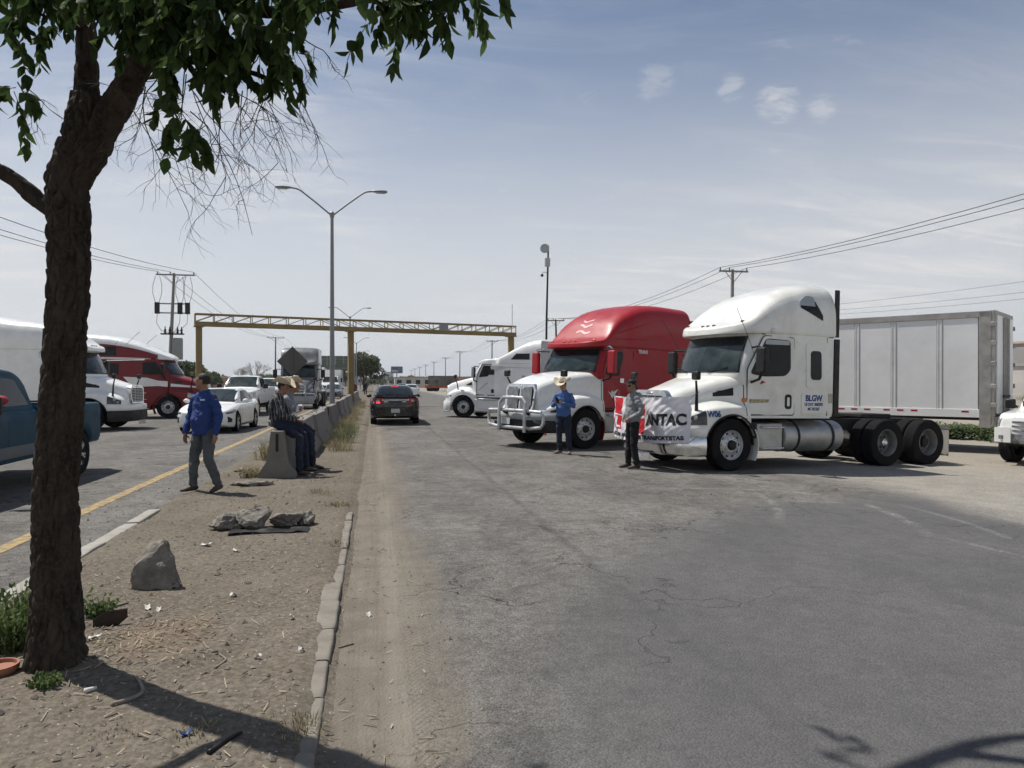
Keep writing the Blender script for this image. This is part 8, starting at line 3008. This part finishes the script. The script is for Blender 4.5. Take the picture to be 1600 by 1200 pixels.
# loose stones, chips and straw over the median and the road edge
rng = np.random.default_rng(8)
gm_ = MB()
ico = [(1, 0, 0), (-1, 0, 0), (0, 1, 0), (0, -1, 0), (0, 0, 1), (0, 0, -0.6)]
icf = [(0, 2, 4), (2, 1, 4), (1, 3, 4), (3, 0, 4), (2, 0, 5), (1, 2, 5), (3, 1, 5), (0, 3, 5)]
for k in range(6500):
    y = 2.2 + 15 * rng.uniform() ** 1.8
    x = rng.uniform(-2.72, 0.55) if k % 5 else rng.uniform(-3.6, -2.7)
    z = med_z(x, y) if -2.7 < x < -0.26 else 0.0
    if -0.40 < x < -0.24 and y < 9:
        continue
    s_ = rng.gamma(1.6, 0.0036) + 0.0025
    if x > -0.26:
        s_ *= 0.6
    s3 = rng.uniform(0.6, 1.4, 3) * s_
    a = rng.uniform(0, pi)
    vv = [(x + (p[0] * s3[0] * math.cos(a) - p[1] * s3[1] * math.sin(a)), y + (p[0] * s3[0] * math.sin(a) + p[1] * s3[1] * math.cos(a)), z + p[2] * s3[2] * 0.7 + s_ * 0.15) for p in ico]
    gm_.add(vv, icf)
peb_m, nt, b = nmat('loose_stones')
t = NT(nt)
gi = t.N.new('ShaderNodeNewGeometry')
nt.links.new(t.mix(gi.outputs['Random Per Island'], (0.09, 0.078, 0.062), (0.27, 0.245, 0.205)), b.inputs['Base Color'])
b.inputs['Roughness'].default_value = 0.9
tag(gm_.build('gravel', peb_m, None, 0, fix=False), 'loose stones strewn over the dirt median', 'gravel', kind='stuff')
st_ = MB()
for k in range(1500):
    y = 2.4 + 10 * rng.uniform() ** 1.6
    x = rng.uniform(-2.65, 0.35)
    if k % 3 == 0:
        x, y = -1.45 + rng.normal() * 0.3, 4.75 + rng.normal() * 0.35
    if -0.40 < x < -0.24 or not (-2.7 < x < 0.4):
        continue
    z = med_z(x, y) if x < -0.26 else 0.0
    a = rng.uniform(0, pi)
    L = rng.gamma(2.0, 0.016) + 0.012
    w_ = rng.uniform(0.0015, 0.004)
    dx_, dy_ = math.cos(a) * L / 2, math.sin(a) * L / 2
    nx, ny = -math.sin(a) * w_, math.cos(a) * w_
    zz_ = z + 0.006
    st_.add([(x - dx_ - nx, y - dy_ - ny, zz_), (x + dx_ - nx, y + dy_ - ny, zz_ + rng.uniform(0, 0.012)), (x + dx_ + nx, y + dy_ + ny, zz_ + rng.uniform(0, 0.012)), (x - dx_ + nx, y - dy_ + ny, zz_)], [(0, 1, 2, 3)])
straw_m, nt, b = nmat('straw_litter')
t = NT(nt)
gi = t.N.new('ShaderNodeNewGeometry')
nt.links.new(t.mix(gi.outputs['Random Per Island'], (0.07, 0.05, 0.035), (0.36, 0.31, 0.22)), b.inputs['Base Color'])
b.inputs['Roughness'].default_value = 0.9
tag(st_.build('straw', straw_m, None, 0, fix=False), 'bits of straw and bark scattered over the median', 'straw', kind='stuff')


# ------------------------------------------------------------------ weeds
def weed(p, h, r, n, mat, label, group=None, leafy=False, name='weed', cat='weed', z=None):
    mb = MB()
    for _ in range(n):
        a = rng.uniform(0, 2 * pi)
        r0 = r * rng.uniform() ** 0.7
        base = Vector((r0 * math.cos(a), r0 * math.sin(a), -0.01))
        lean = Vector((math.cos(a), math.sin(a), 0)) * rng.uniform(0.1, 0.6) + Vector((rng.normal() * 0.2, rng.normal() * 0.2, 0))
        L = h * rng.uniform(0.5, 1.1)
        wd = rng.uniform(0.0025, 0.005) * (1.0 + h)
        side_ = Vector((-math.sin(a + rng.normal()), math.cos(a), 0)).normalized() * wd
        p1 = base + lean * L * 0.3 + Vector((0, 0, L * 0.5))
        p2 = base + lean * L * 0.8 + Vector((0, 0, L * 0.92))
        mb.add([base - side_, base + side_, p1 + side_ * 0.8, p1 - side_ * 0.8, p2], [(0, 1, 2, 3), (3, 2, 4)])
        if leafy:
            for k in range(5):
                q = base.lerp(p1, 0.4 + 0.6 * rng.uniform()) if k < 2 else p1.lerp(p2, rng.uniform())
                d = Vector(rng.normal(size=3)).normalized()
                e2 = d.orthogonal().normalized() * 0.008 * (1 + h)
                l_ = d * rng.uniform(0.02, 0.05) * (0.6 + h)
                mb.add([q, q + l_ * 0.5 + e2, q + l_, q + l_ * 0.5 - e2], [(0, 1, 2, 3)])
    o = mb.build(name, mat, None, 0, fix=False)
    o.location = (p.x, p.y, (med_z(p.x, p.y) if -2.7 < p.x < -0.26 else ground_z(p.x, p.y)) if z is None else z)
    tag(o, label, cat, group)
    return o


p = gpt(20, 1010)
weed(p, 0.34, 0.20, 420, weed_green, 'tall bushy green weed left of the tree foot', leafy=True)
weed(gpt(155, 963), 0.14, 0.075, 90, weed_green, 'small green weed right behind the tree trunk', leafy=True)
weed(gpt(70, 1070), 0.07, 0.07, 50, weed_green, 'low green sprout in front of the tree foot', leafy=True)
weed(gpt(308, 1145), 0.05, 0.12, 60, dry_grass, 'tiny tuft with a green sprout in the open dirt')
weed(gpt(462, 1135), 0.05, 0.15, 110, dry_grass, 'short dry grass tuft beside the kerb in the shadow')
weed(gpt(185, 1140), 0.03, 0.14, 70, dry_grass, 'short dry tuft in the sunlit dirt below the trunk shadow')
weed(gpt(524, 850), 0.05, 0.12, 70, dry_grass, 'dry tuft beside the broken kerb end')
weed(gpt(528, 790), 0.09, 0.16, 110, dry_grass, 'straggly dry weed beyond the kerb end')
weed(gpt(500, 770), 0.10, 0.18, 80, dry_grass, 'flattened dry weed before the seated men')
weed(gpt(390, 745), 0.20, 0.16, 150, dry_grass, 'dry grass tuft left of the first barrier', leafy=True)
for i in range(34):
    y = 16.5 + i * 1.15 + rng.normal() * 0.4
    x = -1.0 + rng.normal() * 0.16 if i % 4 else -2.25 + rng.normal() * 0.15
    hh = rng.uniform(0.25, 0.5)
    weed(Vector((x, y, 0)), hh, 0.30, 110 if y < 28 else 70, [dry_grass, dry_grass, pale_green][int(rng.integers(0, 3)) if y < 24 else 0],
         'scrubby weed growing at the foot of the median barriers', 'weeds along the barriers', leafy=(i % 3 == 0))
# leafy bushes behind the box trailer and on the bank
for i in range(17):
    u = 1330 + i * 17
    d = 27.2 - 0.012 * (u - 1330) + rng.normal() * 0.4
    p = W(u, d)
    e = empty('roadside_bush', (p.x, p.y, ground_z(p.x, p.y) - 0.03))
    lumps = [(rng.normal() * 0.22, rng.normal() * 0.2, 0.18 + 0.2 * rng.uniform(), 0.34, 0.3, 0.24) for _ in range(6)]
    leaf_cloud(lumps, 800, 0.075).build('foliage', [weed_green, far_green, pale_green][i % 3], e, 0, fix=False)
    MB().tube([(0, 0, -0.05), (0.02, 0, 0.2), (0.1, 0, 0.4)], 0.012, 5).build('stem', bark_far, e)
    tag(e, 'low green bush in the row under the rear of the box trailer', 'bush', 'bushes behind the box trailer')
for i in range(60):
    p = W(rng.uniform(1470, 1680), rng.uniform(34, 72))
    weed(p, rng.uniform(0.15, 0.4), 0.5, 60, [dry_grass, pale_green][i % 2], 'dry grass tuft on the bank behind the box trailer', 'grass tufts on the bank')
for i in range(40):
    p = W(rng.uniform(640, 760), rng.uniform(75, 170))
    if p.x > 12.6:
        weed(p, rng.uniform(0.3, 0.7), 0.6, 50, dry_grass, 'dry roadside grass tuft beyond the far white lorry', 'grass tufts beside the right carriageway')

# ------------------------------------------------------------------ thin dusty air over the plain
hz = MB().box((0, 5200, 130), (15500, 11500, 268)).build('haze', None, None, 0)
hm = bpy.data.materials.new('dusty_air')
hm.use_nodes = True
hm.node_tree.nodes.clear()
ho = hm.node_tree.nodes.new('ShaderNodeOutputMaterial')
hv = hm.node_tree.nodes.new('ShaderNodeVolumePrincipled')
hv.inputs['Color'].default_value = (0.86, 0.92, 1.0, 1)
hv.inputs['Density'].default_value = 0.00016
hv.inputs['Anisotropy'].default_value = 0.2
hm.node_tree.links.new(hv.outputs[0], ho.inputs['Volume'])
hz.data.materials.append(hm)
tag(hz, kind='stuff')
